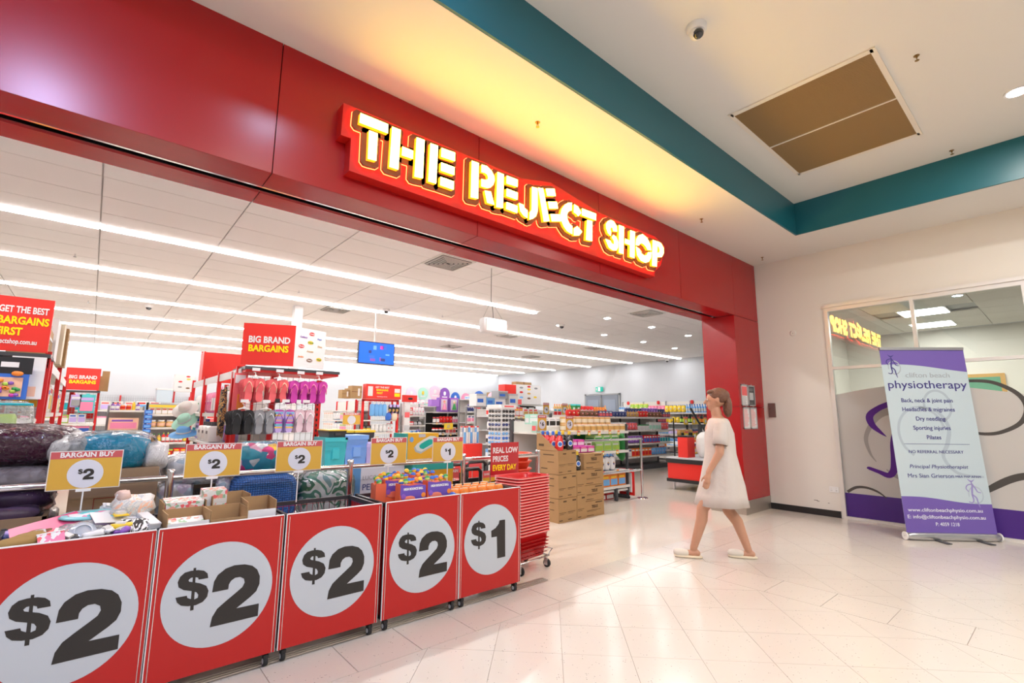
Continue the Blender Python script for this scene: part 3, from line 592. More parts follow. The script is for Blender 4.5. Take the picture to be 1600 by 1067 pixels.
MB().bb(2.90, 3.06, 10.1, 10.26, 0, ZC, WHITE).build('column', None, label='slim white square column rising behind the big brand sign', cat='column')
# hanging screen
t = thing('hanging_screen', 'blue television screen hanging from the shop ceiling on a white pole', 'screen', (4.37, 9.42, 2.40))
MB().bb(-.40, .40, -.03, .03, 0, .46, DARK).build('casing', t); MB().tube([(-.03, .03, .46), (-.03, .03, 1.15)], .018, WHITE, 8).build('pole', t)
sc = MB().bb(-.385, .385, -.033, -.03, .015, .445, mat((.01, .12, .75), .4, emit=.9, key='screenblue')).build('display', t)
q = MB(); rs = random.Random(3)
for k in range(9):
    x = rs.uniform(-.33, .3); z = rs.uniform(.05, .36); q.bb(x, x+rs.uniform(.03, .12), -.0345, -.033, z, z+rs.uniform(.02, .09), mat(['navy', 'purple', 'blue', 'skyblue', 'magenta'][k % 5], .4, emit=.5))
q.build('picture', sc)
# hanging white unit (wireless access point in a box) with cable
t = thing('hanging_white_unit', 'white rectangular unit hanging on a cable near the entrance', 'hanging unit', (4.38, 5.52, 2.55))
MB().pillow((0, 0, .115), (.45, .14, .23), WHITE, e=.25).build('casing', t); MB().bb(-.19, .19, -.074, -.066, .03, .2, mat('offwhite', .3)).build('front_cover', t)
MB().tube([(0, 0, .22), (-.02, 0, .4), (-.05, 0, .5), (-.05, 0, 1.0)], .004, DARK, 5).build('cable', t)
MB().tube([(-.2, 0, .21), (-.05, 0, .5), (.2, 0, .21)], .002, DARK, 4).build('suspension_wire', t)

# ------------------------------------------------------------------ stock: small shop goods, one prototype per kind and colours
NOUN = dict(carton='carton', bottle='bottle', pouch='packet', can='can', tub='lidded tub', hang='hanging pack', jar='jar', crate='box', roll='roll')
PROTO = {}; LASTPUT = []
def item_mesh(kind, c, s):
    k = (kind, c, s)
    if k in PROTO: return PROTO[k]
    w, d, h = s; m = MB(); A = mat(c[0], .45); B = mat(c[1], .45); D = mat(c[2] if len(c) > 2 else 'white', .45)
    if kind in ('carton', 'crate'):
        m.bb(-w/2, w/2, -d/2, d/2, 0, h, A).bb(-w*.44, w*.44, -d/2-.002, -d/2, h*.12, h*.62, B).bb(-w*.40, w*.30, -d/2-.003, -d/2, h*.7, h*.86, D)
        m.bb(-w/2-.002, -w/2, -d*.4, d*.4, h*.15, h*.6, B)
    elif kind == 'bottle':
        r = w/2; m.lathe([(r*.9, 0), (r, h*.05), (r, h*.62), (r*.42, h*.8), (r*.36, h*.86)], 10, A); m.lathe([(r*1.02, h*.14), (r*1.02, h*.52)], 10, B, caps=False)
        m.lathe([(r*.42, h*.86), (r*.42, h), (r*.3, h)], 8, D)
    elif kind in ('can', 'roll'):
        r = w/2; m.lathe([(r, 0), (r, h)], 12, A); m.lathe([(r*1.015, h*.2), (r*1.015, h*.72)], 12, B, caps=False); m.lathe([(r*1.02, h*.94), (r*1.02, h)], 12, D)
    elif kind == 'jar':
        r = w/2; m.lathe([(r*.9, 0), (r, h*.1), (r, h*.7), (r*.75, h*.8)], 12, A); m.lathe([(r*1.01, h*.2), (r*1.01, h*.6)], 12, B, caps=False); m.lathe([(r*.8, h*.8), (r*.8, h), ], 12, D)
    elif kind == 'tub':
        m.box((0, 0, h*.42), (w*.86, d*.86, h*.84), A, taper=1.12); m.bb(-w/2, w/2, -d/2, d/2, h*.84, h, B); m.bb(-w*.2, w*.2, -d*.5-.004, -d*.46, h*.35, h*.65, D)
        for k in range(3): m.bb(-w*.49, w*.49, -d*.49, d*.49, h*(.66+.05*k), h*(.68+.05*k), A)
    elif kind == 'pouch':
        m.pillow((0, 0, h*.5), (w, d, h*.94), A, nx=5, ny=6, e=.6, wob=.03, seed=len(PROTO)); m.bb(-w*.46, w*.46, -.003, .003, h*.92, h, B); m.bb(-w*.46, w*.46, -.003, .003, 0, h*.06, B)
        m.pillow((0, -d*.22, h*.5), (w*.62, d*.62, h*.4), B, nx=4, ny=4, e=.7); m.pillow((0, -d*.3, h*.56), (w*.36, d*.5, h*.14), D, nx=4, ny=3, e=.7)
    elif kind == 'hang':
        m.bb(-w/2, w/2, -.002, .002, 0, h, A).bb(-w*.4, w*.4, -d/2, 0, h*.1, h*.6, B).bb(-w*.4, w*.4, -.004, -.002, h*.68, h*.84, D).bb(-w*.12, w*.12, -.003, .003, h, h+.02, A)
    PROTO[k] = m.mesh(kind); return PROTO[k]
RUNG = {}
NPUT = [0]
def put(kind, c, s, loc, rz, where, name=None, adj=None, group=None, noun=None, size=None):
    NPUT[0] += 1; n_ = NPUT[0]-1
    if n_ in HIDDEN: return None      # goods the photograph shows nothing of are left out
    cols = (adj+' ' if adj else '')+(f'{c[0]} and {c[1]}' if c[0] != c[1] else c[0]); nn = noun or NOUN[kind]
    lab = f'{cols} {nn} {where}'
    lab = ' '.join(lab.split()[:13])
    LASTPUT.append((n_, lab)); return link(name or nn.replace(' ', '_').replace('-', '_'), item_mesh(kind, c, s), None, loc, rz, label=lab, cat=noun.split()[-1] if noun else NOUN[kind].split()[-1], group=group or f'{nn}s {where}', **({'stock_no': n_} if not HIDDEN else {}))
def row(o, dirv, face, L, runs, where, gap=.008, depth=1, dgap=.02, jit=.006, rnd=None, name=None):
    """stock a shelf: o = left end of its front edge (as seen from its front), dirv along it, face = outward normal"""
    rd = rnd or random; x = 0; i = 0; ang = math.atan2(dirv[1], dirv[0])
    tot = sum(r[3] for r in runs)
    while x < L-.03 and i < 60:
        kind, c, s, n, *nn = runs[i % len(runs)]; i += 1
        for _ in range(n):
            if x+s[0] > L: x = L; break
            for dd in range(depth):
                off = s[1]/2+.015+dd*(s[1]+dgap)+rd.uniform(0, jit)
                p = (o[0]+dirv[0]*(x+s[0]/2)-face[0]*off, o[1]+dirv[1]*(x+s[0]/2)-face[1]*off, o[2])
                put(kind, c, s, p, ang+rd.uniform(-.03, .03), where, noun=nn[0] if nn else None)
            x += s[0]+gap
def gondola(name, label, o, dirv, face, L, dep, H, shelves, post, back, where=None, lips=None, top=False, posts=True, group=None, cat='shelving unit', base=True, legs=False, lift=0, mesh=False):
    """one-sided shelving unit. o = left end of the front edge on the floor. local x along, local -y = front"""
    ang = math.atan2(dirv[1], dirv[0]); t = thing(name, label, cat, o, ang, group); PM = mat(post, .4); BMt = mat(back, .6); SM = mat('offwhite' if post != 'grey' else 'silver', .45)
    lm = mat(lips or 'offwhite', .45)
    nb = max(1, round(L/.95))
    if posts:
        for k in range(nb+1):
            x = k*L/nb; MB().bb(x-.02, x+.02, dep-.06, dep, .0 if not lift else lift, H, PM).build('upright', t)
            if k in (0, nb) and base: MB().bb(x-.02, x+.02, 0.02, dep, .0, .09 if not legs else .03, PM).build('foot', t)
    if mesh:
        q = MB()
        for k in range(int(L/.06)+1): q.bb(k*.06-.002, k*.06+.002, dep-.035, dep-.03, .1, H-.02, GREYM)
        for k in range(int(H/.08)): q.bb(0, L, dep-.035, dep-.03, .1+k*.08, .104+k*.08, GREYM)
        q.build('wire_back', t)
    else: MB().bb(0, L, dep-.03, dep-.01, .08, H-.02, BMt).build('back_panel', t)
    if base: MB().bb(0.01, L-.01, .03, dep-.03, .0 if not legs else .14, .12 if not legs else .17, PM if not legs else SM).build('base_shelf', t)
    for z in shelves:
        for k in range(nb):
            x0 = k*L/nb; x1 = (k+1)*L/nb
            s = MB().bb(x0+.012, x1-.012, 0.004, dep-.03, z-.022, z, SM).build('shelf', t)
            MB().bb(x0+.012, x1-.012, -.006, .004, z-.036, z+.006, lm).build('price_rail', s)
    if top: MB().bb(-.02, L+.02, -.01, dep, H-.03, H, mat('charcoal', .5)).build('top_board', t)
    return t
def tickets(t, L, z, n, col='yellow', y=-.012, seed=1):
    rd = random.Random(seed); m = MB().bb(-.03, .03, -.003, 0, -.035, .035, mat(col, .5)).bb(-.03, .03, -.004, -.003, .018, .035, mat('coral', .5)).bb(-.018, .018, -.004, -.003, -.02, .005, mat('white', .5)).mesh('price_ticket')
    for k in range(n): part('price_ticket', m, t, ((k+.5)*L/n+rd.uniform(-.03, .03), y, z-.015+rd.uniform(-.01, .01)))
def sign_board(name, label, p0, p1, z0, z1, dep, lines, cat='sign', bodymat=None):
    """upright printed board from p0 to p1 (plan), facing left-hand side normal towards the viewer"""
    v = Vector((p1[0]-p0[0], p1[1]-p0[1])); L = v.length; t = thing(name, label, cat, (p0[0], p0[1], z0), math.atan2(v.y, v.x))
    MB().bb(0, L, 0, dep, 0, z1-z0, bodymat or REDSIGN).build('board', t)
    for s, x, z, size, M, kw in lines: text(s, size, M, t, (x, -.002, z), UP, **kw)
    return t
# ------------------------------------------------------------------ left gondola A: toys end and its long side
X1, Y1 = (1, 0), (0, 1); FM = (0, -1)
gA = gondola('toy_gondola_end', 'red framed end bay of hanging toys at the left edge under the bargains sign', (-1.32, 5.5, 0), (1, 0), (0, -1), 1.0, .42, 1.83, [.45, .95, 1.30], 'red', 'silver', top=True, mesh=True)
MB().bb(.80, 1.0, -.012, .0, 1.46, 1.80, mat('white', .5)).bb(.84, .88, -.014, -.012, 1.5, 1.7, mat('coral', .5)).bb(.90, .96, -.014, -.012, 1.48, 1.56, mat('peach', .5)).build('side_card', gA)
sign_board('bargains_first_sign', 'red board reading GET THE BEST BARGAINS FIRST on top of the toy gondola', (-1.42, 5.56), (-.325, 5.5), 1.84, 2.28, .02,
    [('GET THE BEST', .925, .335, .075, mat('white', .5), dict(bold=.03, fit=.29)), ('BARGAINS', .93, .245, .085, YLET, dict(bold=.035, fit=.30)), ('FIRST', .855, .155, .085, YLET, dict(bold=.035, fit=.15)), ('rejectshop.com.au', .90, .075, .055, mat('white', .5), dict(bold=.02, fit=.25))])
for k, x in enumerate((-.86, -.60)):
    t = thing('toy_pack', ['blue backed hanging toy pack cut by the left photo edge', 'blue backed hanging toy pack with window of bright shapes beside the white side card'][k], 'toy', (x+.08, 5.50, 1.455))
    MB().bb(-.115, .115, -.06, -.0, 0, .26, mat('blue', .4)).bb(-.13, .13, -.062, -.058, .20, .33, mat('black', .4)).build('card', t)
    MB().bb(-.085, .085, -.068, -.06, .02, .17, mat('peach', .4)).build('window_tray', t)
    q = MB(); rs = random.Random(k)
    for j in range(16): q.pillow((rs.uniform(-.07, .07), -.075, rs.uniform(.03, .15)), (.04, .014, .03), mat(['magenta', 'lime', 'orange', 'purple', 'pink', 'green'][j % 6], .4), nx=3, ny=3, e=.9)
    q.build('moulded_shapes', t); MB().bb(-.05, .05, -.066, -.062, .25, .29, WHITE).build('header_label', t); MB().pillow((.05, -.08, .20), (.07, .02, .04), mat('orange', .4), e=.9).build('figure', t)
row((-1.2, 5.5, .96), X1, FM, .9, [('carton', ('blue', 'yellow', 'white'), (.14, .1, .2), 2), ('carton', ('purple', 'lime', 'white'), (.12, .1, .22), 2)], 'on the toy gondola end below the hanging packs')
# clear zip bag of green and teal things
t = thing('clear_zip_bag', 'clear plastic bag with teal zip holding lime and teal items at the left edge', 'bag', (-.62, 5.02, 1.16))
MB().pillow((0, 0, .13), (.62, .18, .30), plastic_film('film1', mixf=.18), e=.3, nx=10).build('bag_film', t); MB().tube([(-.3, -.1, .25), (.3, -.1, .25)], .010, mat('teal', .4)).build('zip', t)
q = MB(); 
for x, c in ((-.2, 'lime'), (-.08, 'green'), (.02, 'lime'), (.16, 'lime')): q.pillow((x, .0, .10), (.12, .1, .16), mat(c, .5), wob=.05)
q.build('lime_items', t); MB().pillow((-.12, -.04, .10), (.13, .08, .14), mat('turquoise', .35), e=.35).build('teal_box', t); MB().disc((-.12, -.085, .10), .03, .03, mat('green', .4), y1=-.083).build('round_badge', t)
# stand carrying that bag: a shelf continuing down
t = thing('front_display_table', 'low white display table under the clear zip bag and bagged quilts', 'table', (-.75, 4.95, 0))
MB().bb(-.55, .55, -.30, .35, 1.12, 1.15, WHITE).build('tabletop', t)
for a in (-.5, .5):
    for b in (-.26, .30): MB().bb(a-.015, a+.015, b-.015, b+.015, 0, 1.12, SHELFRED).build('leg', t)
# gondola A long side facing +x
gS = gondola('left_aisle_gondola', 'long red framed gondola side along the left aisle with boxes piled on top', (-.32, 5.94, 0), (0, 1), (1, 0), 3.42, .46, 1.83, [.35, .65, 1.0, 1.35, 1.76], 'red', 'silver')
for y in (-.34, 1.55, 3.40):
    MB().bb(y-.02, y+.02, -.02, .02, 0, 1.86, SHELFRED).build('front_post', gS)
MB().bb(-.36, 3.42, -.008, 0, 1.72, 1.80, WHITE).build('label_fascia', gS)
WA = 'on the left aisle gondola'
for z, runs in ((1.36, [('carton', ('white', 'yellow', 'red'), (.10, .2, .28), 3), ('pouch', ('red', 'pink'), (.12, .1, .28), 2), ('carton', ('cream', 'white', 'blue'), (.1, .2, .25), 3)]), (1.01, [('carton', ('white', 'lime', 'navy'), (.1, .2, .24), 4), ('bottle', ('yellow', 'white', 'teal'), (.08, .08, .26), 3)]),
                (.66, [('pouch', ('magenta', 'white'), (.14, .1, .22), 3), ('carton', ('white', 'gold', 'orange'), (.12, .2, .24), 3)]), (.36, [('tub', ('white', 'skyblue', 'white'), (.2, .2, .2), 3)])):
    row((-.32, 5.97, z), Y1, (1, 0), 3.35, runs, WA+{1.36: ' fourth shelf', 1.01: ' third shelf', .66: ' second shelf', .36: ' bottom shelf'}[z])
# boxes on its top
for n, (x, y, w, d, h, c, lab) in enumerate(((-.48, 6.15, .26, .42, .24, 'card', 'brown cardboard box with dark tape on top of the left aisle gondola'), (-.44, 6.62, .22, .4, .40, 'white', 'white printed carton with yellow label on top of the left aisle gondola'),
        (-.40, 7.02, .20, .3, .42, 'cream', 'upright cream carton behind the white printed one on the left aisle gondola'), (-.38, 7.4, .2, .3, .42, 'card', 'tall narrow brown carton at the end of the top row'), (-.60, 6.62, .1, .4, .44, 'offwhite', 'thin white carton leaning behind the yellow labelled one'))):
    t = thing('stock_box', lab, 'box', (x, y, 1.86)); MB().bb(-w/2, w/2, -d/2, d/2, 0, h, CARD if c == 'card' else mat(c, .6)).build('body', t)
    if n == 0: MB().bb(-w/2-.002, w/2+.002, -d/2-.002, d/2+.002, h*.62, h*.7, mat((.12, .09, .06), .3, key='tape')).build('tape', t)
    else: MB().bb(-w*.4, w*.3, -d/2-.003, -d/2, h*.45, h*.6, mat('yellow' if n == 1 else 'card', .5)).bb(-w*.2, w*.3, -d/2-.003, -d/2, h*.75, h*.82, GREYM).build('label', t)
# B: second brand end further back
gB = gondola('far_left_gondola_end', 'red end bay of hanging packs under the smaller big brand bargains board', (-.72, 12.9, 0), (1, 0), (0, -1), .8, .42, 1.80, [.4, .85, 1.15], 'red', 'silver', top=True, mesh=True)
sign_board('small_brand_sign', 'smaller far red board reading BIG BRAND BARGAINS above the second left gondola', (-.45, 12.88), (.07, 12.88), 1.81, 2.245, .02, [('BIG BRAND', .26, .25, .095, mat('white', .5), dict(bold=.035, fit=.42)), ('BARGAINS', .26, .155, .095, YLET, dict(bold=.035, fit=.40))])
for n, (x, z, c, s) in enumerate(((-.25, 1.47, ('lilac', 'grey', 'white'), (.16, .05, .24)), (-.08, 1.36, ('turquoise', 'pink', 'lilac'), (.24, .06, .36)))):
    put('hang', c, s, (x, 12.86, z), 0, 'under the smaller big brand board', adj=['small', 'large'][n])
for n, (x, h) in enumerate(((.10, .30), (.16, .42))): MB().bb(x-.06, x+.06, 13.05+n*.2, 13.2+n*.2, 1.81, 1.81+h, CARD).build('stock_box', None, label=['brown carton beside the smaller big brand board', 'taller brown carton behind the smaller big brand board'][n], cat='box')
row((-.70, 12.92, 1.16), X1, FM, .75, [('carton', ('lime', 'white', 'pink'), (.12, .1, .16), 3), ('carton', ('white', 'lilac', 'blue'), (.12, .1, .18), 2)], 'on the middle shelf under the smaller brand board')
row((-.70, 12.92, .86), X1, FM, .75, [('tub', ('blue', 'pink', 'white'), (.35, .25, .24), 1)], 'below the smaller big brand board')
gondola('far_left_aisle_gondola', 'far red gondola side running back behind the smaller brand board', (.08, 13.36, 0), (0, 1), (1, 0), 2.8, .45, 1.8, [.4, .8, 1.2, 1.55], 'red', 'offwhite')
row((.08, 13.4, 1.21), Y1, (1, 0), 2.7, [('carton', ('white', 'red', 'yellow'), (.12, .2, .24), 6)], 'on the far red gondola side')

# ------------------------------------------------------------------ gondola C: thongs end under BIG BRAND BARGAINS
gC = gondola('footwear_gondola_end', 'red framed end bay hung with rubber thongs under the big brand bargains board', (1.11, 5.45, 0), (1, 0), (0, -1), .90, .40, 1.80, [.45], 'red', 'silver', mesh=True)
MB().bb(-.01, .93, -.16, .40, 1.795, 1.825, mat('charcoal', .5)).build('top_board', gC); MB().bb(0, .92, -.15, .38, 1.77, 1.795, mat('red', .5)).build('top_brace', gC)
for x in (.02, .88):
    q = MB().bb(x-.02, x+.02, .33, .36, 0, 1.78, SHELFRED)
    for k in range(24): q.bb(x-.008, x+.008, .325, .331, .2+k*.06, .23+k*.06, DARK)
    q.build('slotted_post', gC)
MB().bb(-.07, .05, -.03, -.02, 1.34, 1.76, mat('coral', .5)).bb(-.03, .04, -.034, -.03, 1.40, 1.55, mat('orange', .5)).bb(-.06, .03, -.034, -.03, 1.66, 1.74, WHITE).build('side_card', gC)
bb0, bb1, bb2 = Vector((1.08, 5.42)), Vector((1.526, 5.227)), Vector((1.886, 5.36))
t = sign_board('big_brand_sign', 'large red and white cube board reading BIG BRAND BARGAINS above the rubber thongs', bb0, bb1, 1.845, 2.27, .02, [('BIG BRAND', .247, .258, .092, mat('white', .5), dict(bold=.035, fit=.385)), ('BARGAINS', .243, .168, .092, YLET, dict(bold=.035, fit=.37))])
v = bb2-bb1; a2 = math.atan2(v.y, v.x)-t.rotation_euler.z; d = bb1-bb0
wp = MB().bb(0, v.length, 0, .02, 0, .415, WHITE).build('white_side_board', t, (d.length, 0, 0), a2)
LG = [('Cadbury', 'purple', .10, .32), ('Colgate', 'red', .2, .365), ('Pepsi', 'blue', .30, .32), ('Nestle', 'red', .08, .22), ('Crayola', 'yellow', .19, .27), ('Dove', 'gold', .31, .24), ('Arnotts', 'white', .19, .175), ('Jumbo', 'orange', .08, .11), ('Heinz', 'brown', .19, .08), ('Maggi', 'yellow', .31, .10)]
for s, c, x, z in LG:
    if c in ('red', 'yellow', 'brown'):
        q = MB().disc((x, -.002, z), .036, .019, mat(c, .5), n=20, y1=-.001).build('brand_badge', wp); text(s, .022, mat('white' if c != 'yellow' else 'green', .5), wp, (x, -.003, z), UP, bold=.02)
    else: text(s, .026, mat(c if c != 'white' else 'gold', .5), wp, (x, -.002, z), UP, bold=.02, shear=.2)
# thongs: pair on a plastic hanger
def thong_pair(name, label, cols, strap, loc, deep=4, badge=None):
    t = thing(name, label, 'thongs', loc, 0, None)
    foot = [(-.0, 0), (.028, .004), (.037, .03), (.033, .075), (.032, .11), (.046, .17), (.048, .205), (.034, .238), (.008, .25), (-.022, .242), (-.040, .21), (-.038, .16), (-.030, .11), (-.034, .06), (-.030, .02), (-.014, .002)]
    for s in (-1, 1):
        P = [(x*s*(.92 if z < .12 else 1.05)+s*.047, z*.93) for x, z in foot]; q = MB()
        q.prism(P, -.012, 0, mat(cols[0], .6))
        if len(cols) > 1:
            for k in range(1, 9): q.bb(s*.052-.036, s*.052+.036, -.0135, -.012, .02+k*.024, .02+k*.024+.012, mat(cols[k % len(cols)], .6))
        o = q.build('sole', t)
        st = MB(); toe = (s*.052, -.014, .195)
        for e in (-1, 1): st.tube([(s*.052+e*.036, -.012, .095), (s*.052+e*.03, -.03, .14), (s*.052+e*.012, -.032, .18), toe], .0045, mat(strap, .5), 5)
        st.build('strap', o)
        b = MB()
        for k in range(1, deep): b.prism([(x-.004*k, z-.002*k) for x, z in P], .03*k, .03*k+.014, mat(cols[0], .7))
        b.build('pairs_behind', o)
    MB().tube([(-.05, -.016, .235), (0, -.018, .25), (.05, -.016, .235)], .006, WHITE, 5).tube([(0, -.016, .25), (0, -.01, .285), (0, .06, .29)], .004, WHITE, 5).lathe([(.013, 0), (.013, .004)], 10, WHITE, T=Matrix.Translation((0, -.022, .25)) @ Matrix.Rotation(PI/2, 4, 'X')).build('hanger', t)
    MB().bb(-.035, .035, -.022, -.018, .30, .33, WHITE).build('price_label', t)
    if badge: MB().bb(-.022, .022, -.02, -.016, -.005, .035, mat(badge, .5)).build('tag', t)
top_z, bot_z = 1.475, 1.165
for nm, (x, z, cols, strap, lab, bd) in enumerate(((1.176, top_z, ('coral',), 'peach', 'coral red rubber thongs, left end of the upper row', None), (1.395, top_z, ('coral',), 'peach', 'coral red rubber thongs with black tag, second in the upper row', 'black'),
        (1.60, top_z-.005, ('magenta',), 'pink', 'magenta rubber thongs with white tag in the upper row', 'white'), (1.79, top_z, ('magenta',), 'pink', 'magenta rubber thongs at the right end of the upper row', None),
        (1.10, bot_z, ('black',), 'charcoal', 'black rubber thongs at the left of the lower row', None), (1.295, bot_z, ('grey',), 'silver', 'grey rubber thongs in the lower row', None),
        (1.475, bot_z+.01, ('lilac', 'yellow', 'turquoise', 'magenta', 'peach'), 'purple', 'rainbow striped rubber thongs in the lower row', None), (1.675, bot_z+.01, ((.84, .62, .68),), 'white', 'pale pink patterned rubber thongs at the right of the lower row', None))):
    thong_pair('rubber_thongs', lab, cols, strap, (x+.01, 5.25, z), badge=bd, deep=7 if cols[0] == 'black' else 5)
row((1.13, 5.44, .46), X1, FM, .85, [('carton', ('black', 'purple', 'white'), (.16, .2, .2), 2), ('carton', ('white', 'red', 'white'), (.14, .2, .22), 2)], 'under the hanging thongs')
# gondola C side facing the left aisle (-x)
gS2 = gondola('right_side_aisle_gondola', 'red gondola side left of the thongs with hats, bottles and socks', (1.107, 8.45, 0), (0, -1), (-1, 0), 2.55, .45, 1.80, [.35, .72, 1.02, 1.36], 'red', 'offwhite')
MB().bb(-.0, 3.0, -.012, 0, 1.73, 1.81, WHITE).build('label_fascia', gS2)
for k in range(4): MB().bb(k*.95-.02+.02, k*.95+.02+.02, -.025, .015, 0, 1.84, SHELFRED).build('front_post', gS2)
t = sign_board('far_end_sign', 'plain red back of the sign board at the far end of the footwear gondola', (1.15, 8.42), (1.75, 8.40), 1.82, 2.27, .02, [])
q = MB().bb(.0, .02, -.35, 0, 0, .42, REDSIGN).build('side_board', t)
WC = 'on the gondola side left of the thongs'
row((1.107, 8.35, 1.37), (0, -1), (-1, 0), 2.4, [('pouch', ('white', 'green'), (.2, .15, .26), 3), ('pouch', ('pink', 'magenta'), (.16, .12, .26), 4), ('hang', ('pink', 'white', 'magenta'), (.12, .1, .3), 3)], WC+' top shelf')
row((1.107, 8.35, 1.03), (0, -1), (-1, 0), 2.4, [('bottle', ('white', 'teal', 'blue'), (.09, .09, .26), 3), ('carton', ('lilac', 'white', 'navy'), (.14, .15, .2), 2), ('jar', ('skyblue', 'pink', 'purple'), (.1, .1, .2), 2)], WC+' third shelf')
row((1.107, 8.35, .73), (0, -1), (-1, 0), 2.4, [('jar', ('white', 'silver', 'black'), (.16, .16, .24), 3), ('crate', ('card', 'cream', 'white'), (.2, .2, .18), 2)], WC+' second shelf')
row((1.107, 8.35, .36), (0, -1), (-1, 0), 2.4, [('crate', ('card', 'cream', 'white'), (.3, .3, .25), 2), ('carton', ('white', 'pink', 'teal'), (.2, .2, .22), 2)], WC+' bottom shelf')
def sunhat(lab, loc, c, rot):
    t = thing('sun_hat', lab, 'hat', loc, rot); H = mat(c, .7); MB().lathe([(.17, 0), (.16, .012), (.085, .025), (.08, .09), (.05, .115), (.0, .12)], 20, H, sy=.8, caps=False).build('hat_shell', t)
    MB().lathe([(.088, .03), (.086, .05)], 20, mat('white', .6), sy=.8, caps=False).build('hat_band', t)
sunhat('light blue brimmed sun hat hanging at the far lower end of the aisle side', (.98, 7.95, 1.08), 'skyblue', (.35, -.15, 0)); sunhat('mint sun hat above the light blue one', (.99, 8.0, 1.25), 'mint', (.5, -.6, .2)); sunhat('white sun hat highest of the three on the aisle side', (.99, 8.05, 1.42), 'offwhite', (.7, -.6, .2))
for k in range(3):
    t = thing('white_bottle', f"large white pump bottle, {['nearest', 'second', 'farthest'][k]} from the thongs on the aisle side", 'bottle', (1.0, 5.98+k*.24, 1.06)); MB().pillow((0, 0, .085), (.13, .2, .17), mat('offwhite', .3), e=.35).lathe([(.03, .16), (.025, .21)], 12, mat('charcoal', .4)).build('body', t); MB().bb(-.067, -.064, -.05, .02, .09, .12, mat('charcoal', .4)).build('label', t)
MB().bb(.92, 1.10, 5.85, 6.62, 1.04, 1.06, WHITE).build('bottle_shelf', None, label='small white ledge carrying the large white pump bottles', cat='shelf')
t = thing('striped_scarf', 'dark striped scarf hanging on the gondola side left of the coral thongs', 'scarf', (1.02, 5.75, 1.15)); MB().pillow((0, 0, .22), (.06, .16, .46), multi_mat('scarf', ['black', 'charcoal', 'gold', 'black'], 20, kind='wave'), e=.6, wob=.1, ny=10).build('cloth', t); MB().tube([(0, 0, .44), (0, .0, .50)], .004, CHROME).build('hook', t)
# ------------------------------------------------------------------ far left: shelving of pots and jars facing the entrance (y about 13)
gF = gondola('homeware_bay', 'far bay of gold jars and pots with yellow shelf strip, left of the footwear gondola', (.93, 13.0, 0), (1, 0), (0, -1), 1.0, .45, 1.60, [.42, .74, 1.06, 1.34], 'black', 'silver')
MB().bb(0, 1.0, -.02, -.01, 1.49, 1.545, mat('yellow', .5)).build('yellow_strip', gF)
WF = 'on the far homeware bay'
row((.95, 13.0, 1.35), X1, FM, .95, [('carton', ('cream', 'white', 'red'), (.10, .1, .13), 4), ('carton', ('white', 'coral', 'orange'), (.12, .1, .13), 3)], WF+' upper shelf')
row((.95, 13.0, 1.07), X1, FM, .95, [('jar', ('gold', 'peach', 'white'), (.15, .15, .15), 3), ('carton', ('offwhite', 'cream', 'white'), (.2, .15, .14), 2)], WF+' middle shelf')
row((.95, 13.0, .75), X1, FM, .95, [('bottle', ('gold', 'yellow', 'green'), (.08, .08, .18), 3), ('bottle', ('red', 'white', 'lime'), (.07, .07, .2), 5)], WF+' lower shelf')
row((.95, 13.0, .43), X1, FM, .95, [('tub', ('red', 'lime', 'yellow'), (.16, .16, .16), 3), ('carton', ('red', 'white', 'yellow'), (.12, .15, .18), 3)], WF+' bottom shelf')
t = thing('blue_card_strip', 'tall hanging strip of blue cards at the corner of the far homeware bay', 'card strip', (.93, 12.92, .75)); MB().bb(-.01, .01, 0, .004, -.75, .7, WHITE).build('strip', t)
for k in range(7): MB().bb(-.07, .07, -.01, 0, k*.1, k*.1+.085, mat('blue', .5)).bb(-.05, .05, -.013, -.01, k*.1+.02, k*.1+.06, mat('skyblue', .5)).build('card', t)
gP = gondola('grey_end_shelves', 'grey end shelves with pink goods left of the blue card strip', (.28, 13.2, 0), (1, 0), (0, -1), .6, .4, 1.52, [.5, 1.0, 1.42], 'grey', 'offwhite')
row((.30, 13.2, 1.43), X1, FM, .56, [('bottle', ('purple', 'white', 'black'), (.07, .07, .16), 2), ('jar', ('orange', 'red', 'white'), (.09, .09, .12), 2), ('bottle', ('yellow', 'yellow', 'white'), (.06, .06, .2), 1)], 'on top of the grey end shelves')
row((.30, 13.2, 1.01), X1, FM, .56, [('crate', ('peach', 'pink', 'purple'), (.5, .3, .25), 1)], 'on the grey end shelves'); row((.30, 13.2, .51), X1, FM, .56, [('tub', ('silver', 'white', 'grey'), (.4, .3, .3), 1)], 'low on the grey end shelves')
t = thing('brand_cube_sign', 'far white board of brand badges on top of the homeware bay', 'sign', (1.35, 13.1, 1.85)); MB().bb(0, .36, 0, .3, 0, .38, WHITE).build('board', t)
for k, (x, z, c) in enumerate(((.1, .22, 'red'), (.25, .28, 'yellow'), (.25, .08, 'brown'), (.24, .34, 'red'), (.1, .1, 'grey'))): MB().disc((x, -.003, z), .04, .018, mat(c, .5), n=16, y1=-.001).build('brand_badge', t)
for x in (.02, .34): MB().bb(x-.015, x+.015, .1, .13, -.25, 0, SHELFRED).build('leg', t)
t = thing('stacked_white_tubs', 'pale blue plastic tub on the homeware bay beside the brand badges', 'tub', (1.18, 13.15, 1.60)); MB().box((0, 0, .14), (.26, .26, .28), mat((.62, .75, .85), .3, key='paletub'), taper=1.1).build('body', t); MB().bb(-.15, .15, -.15, .15, .27, .30, mat('white', .4)).build('lid', t)
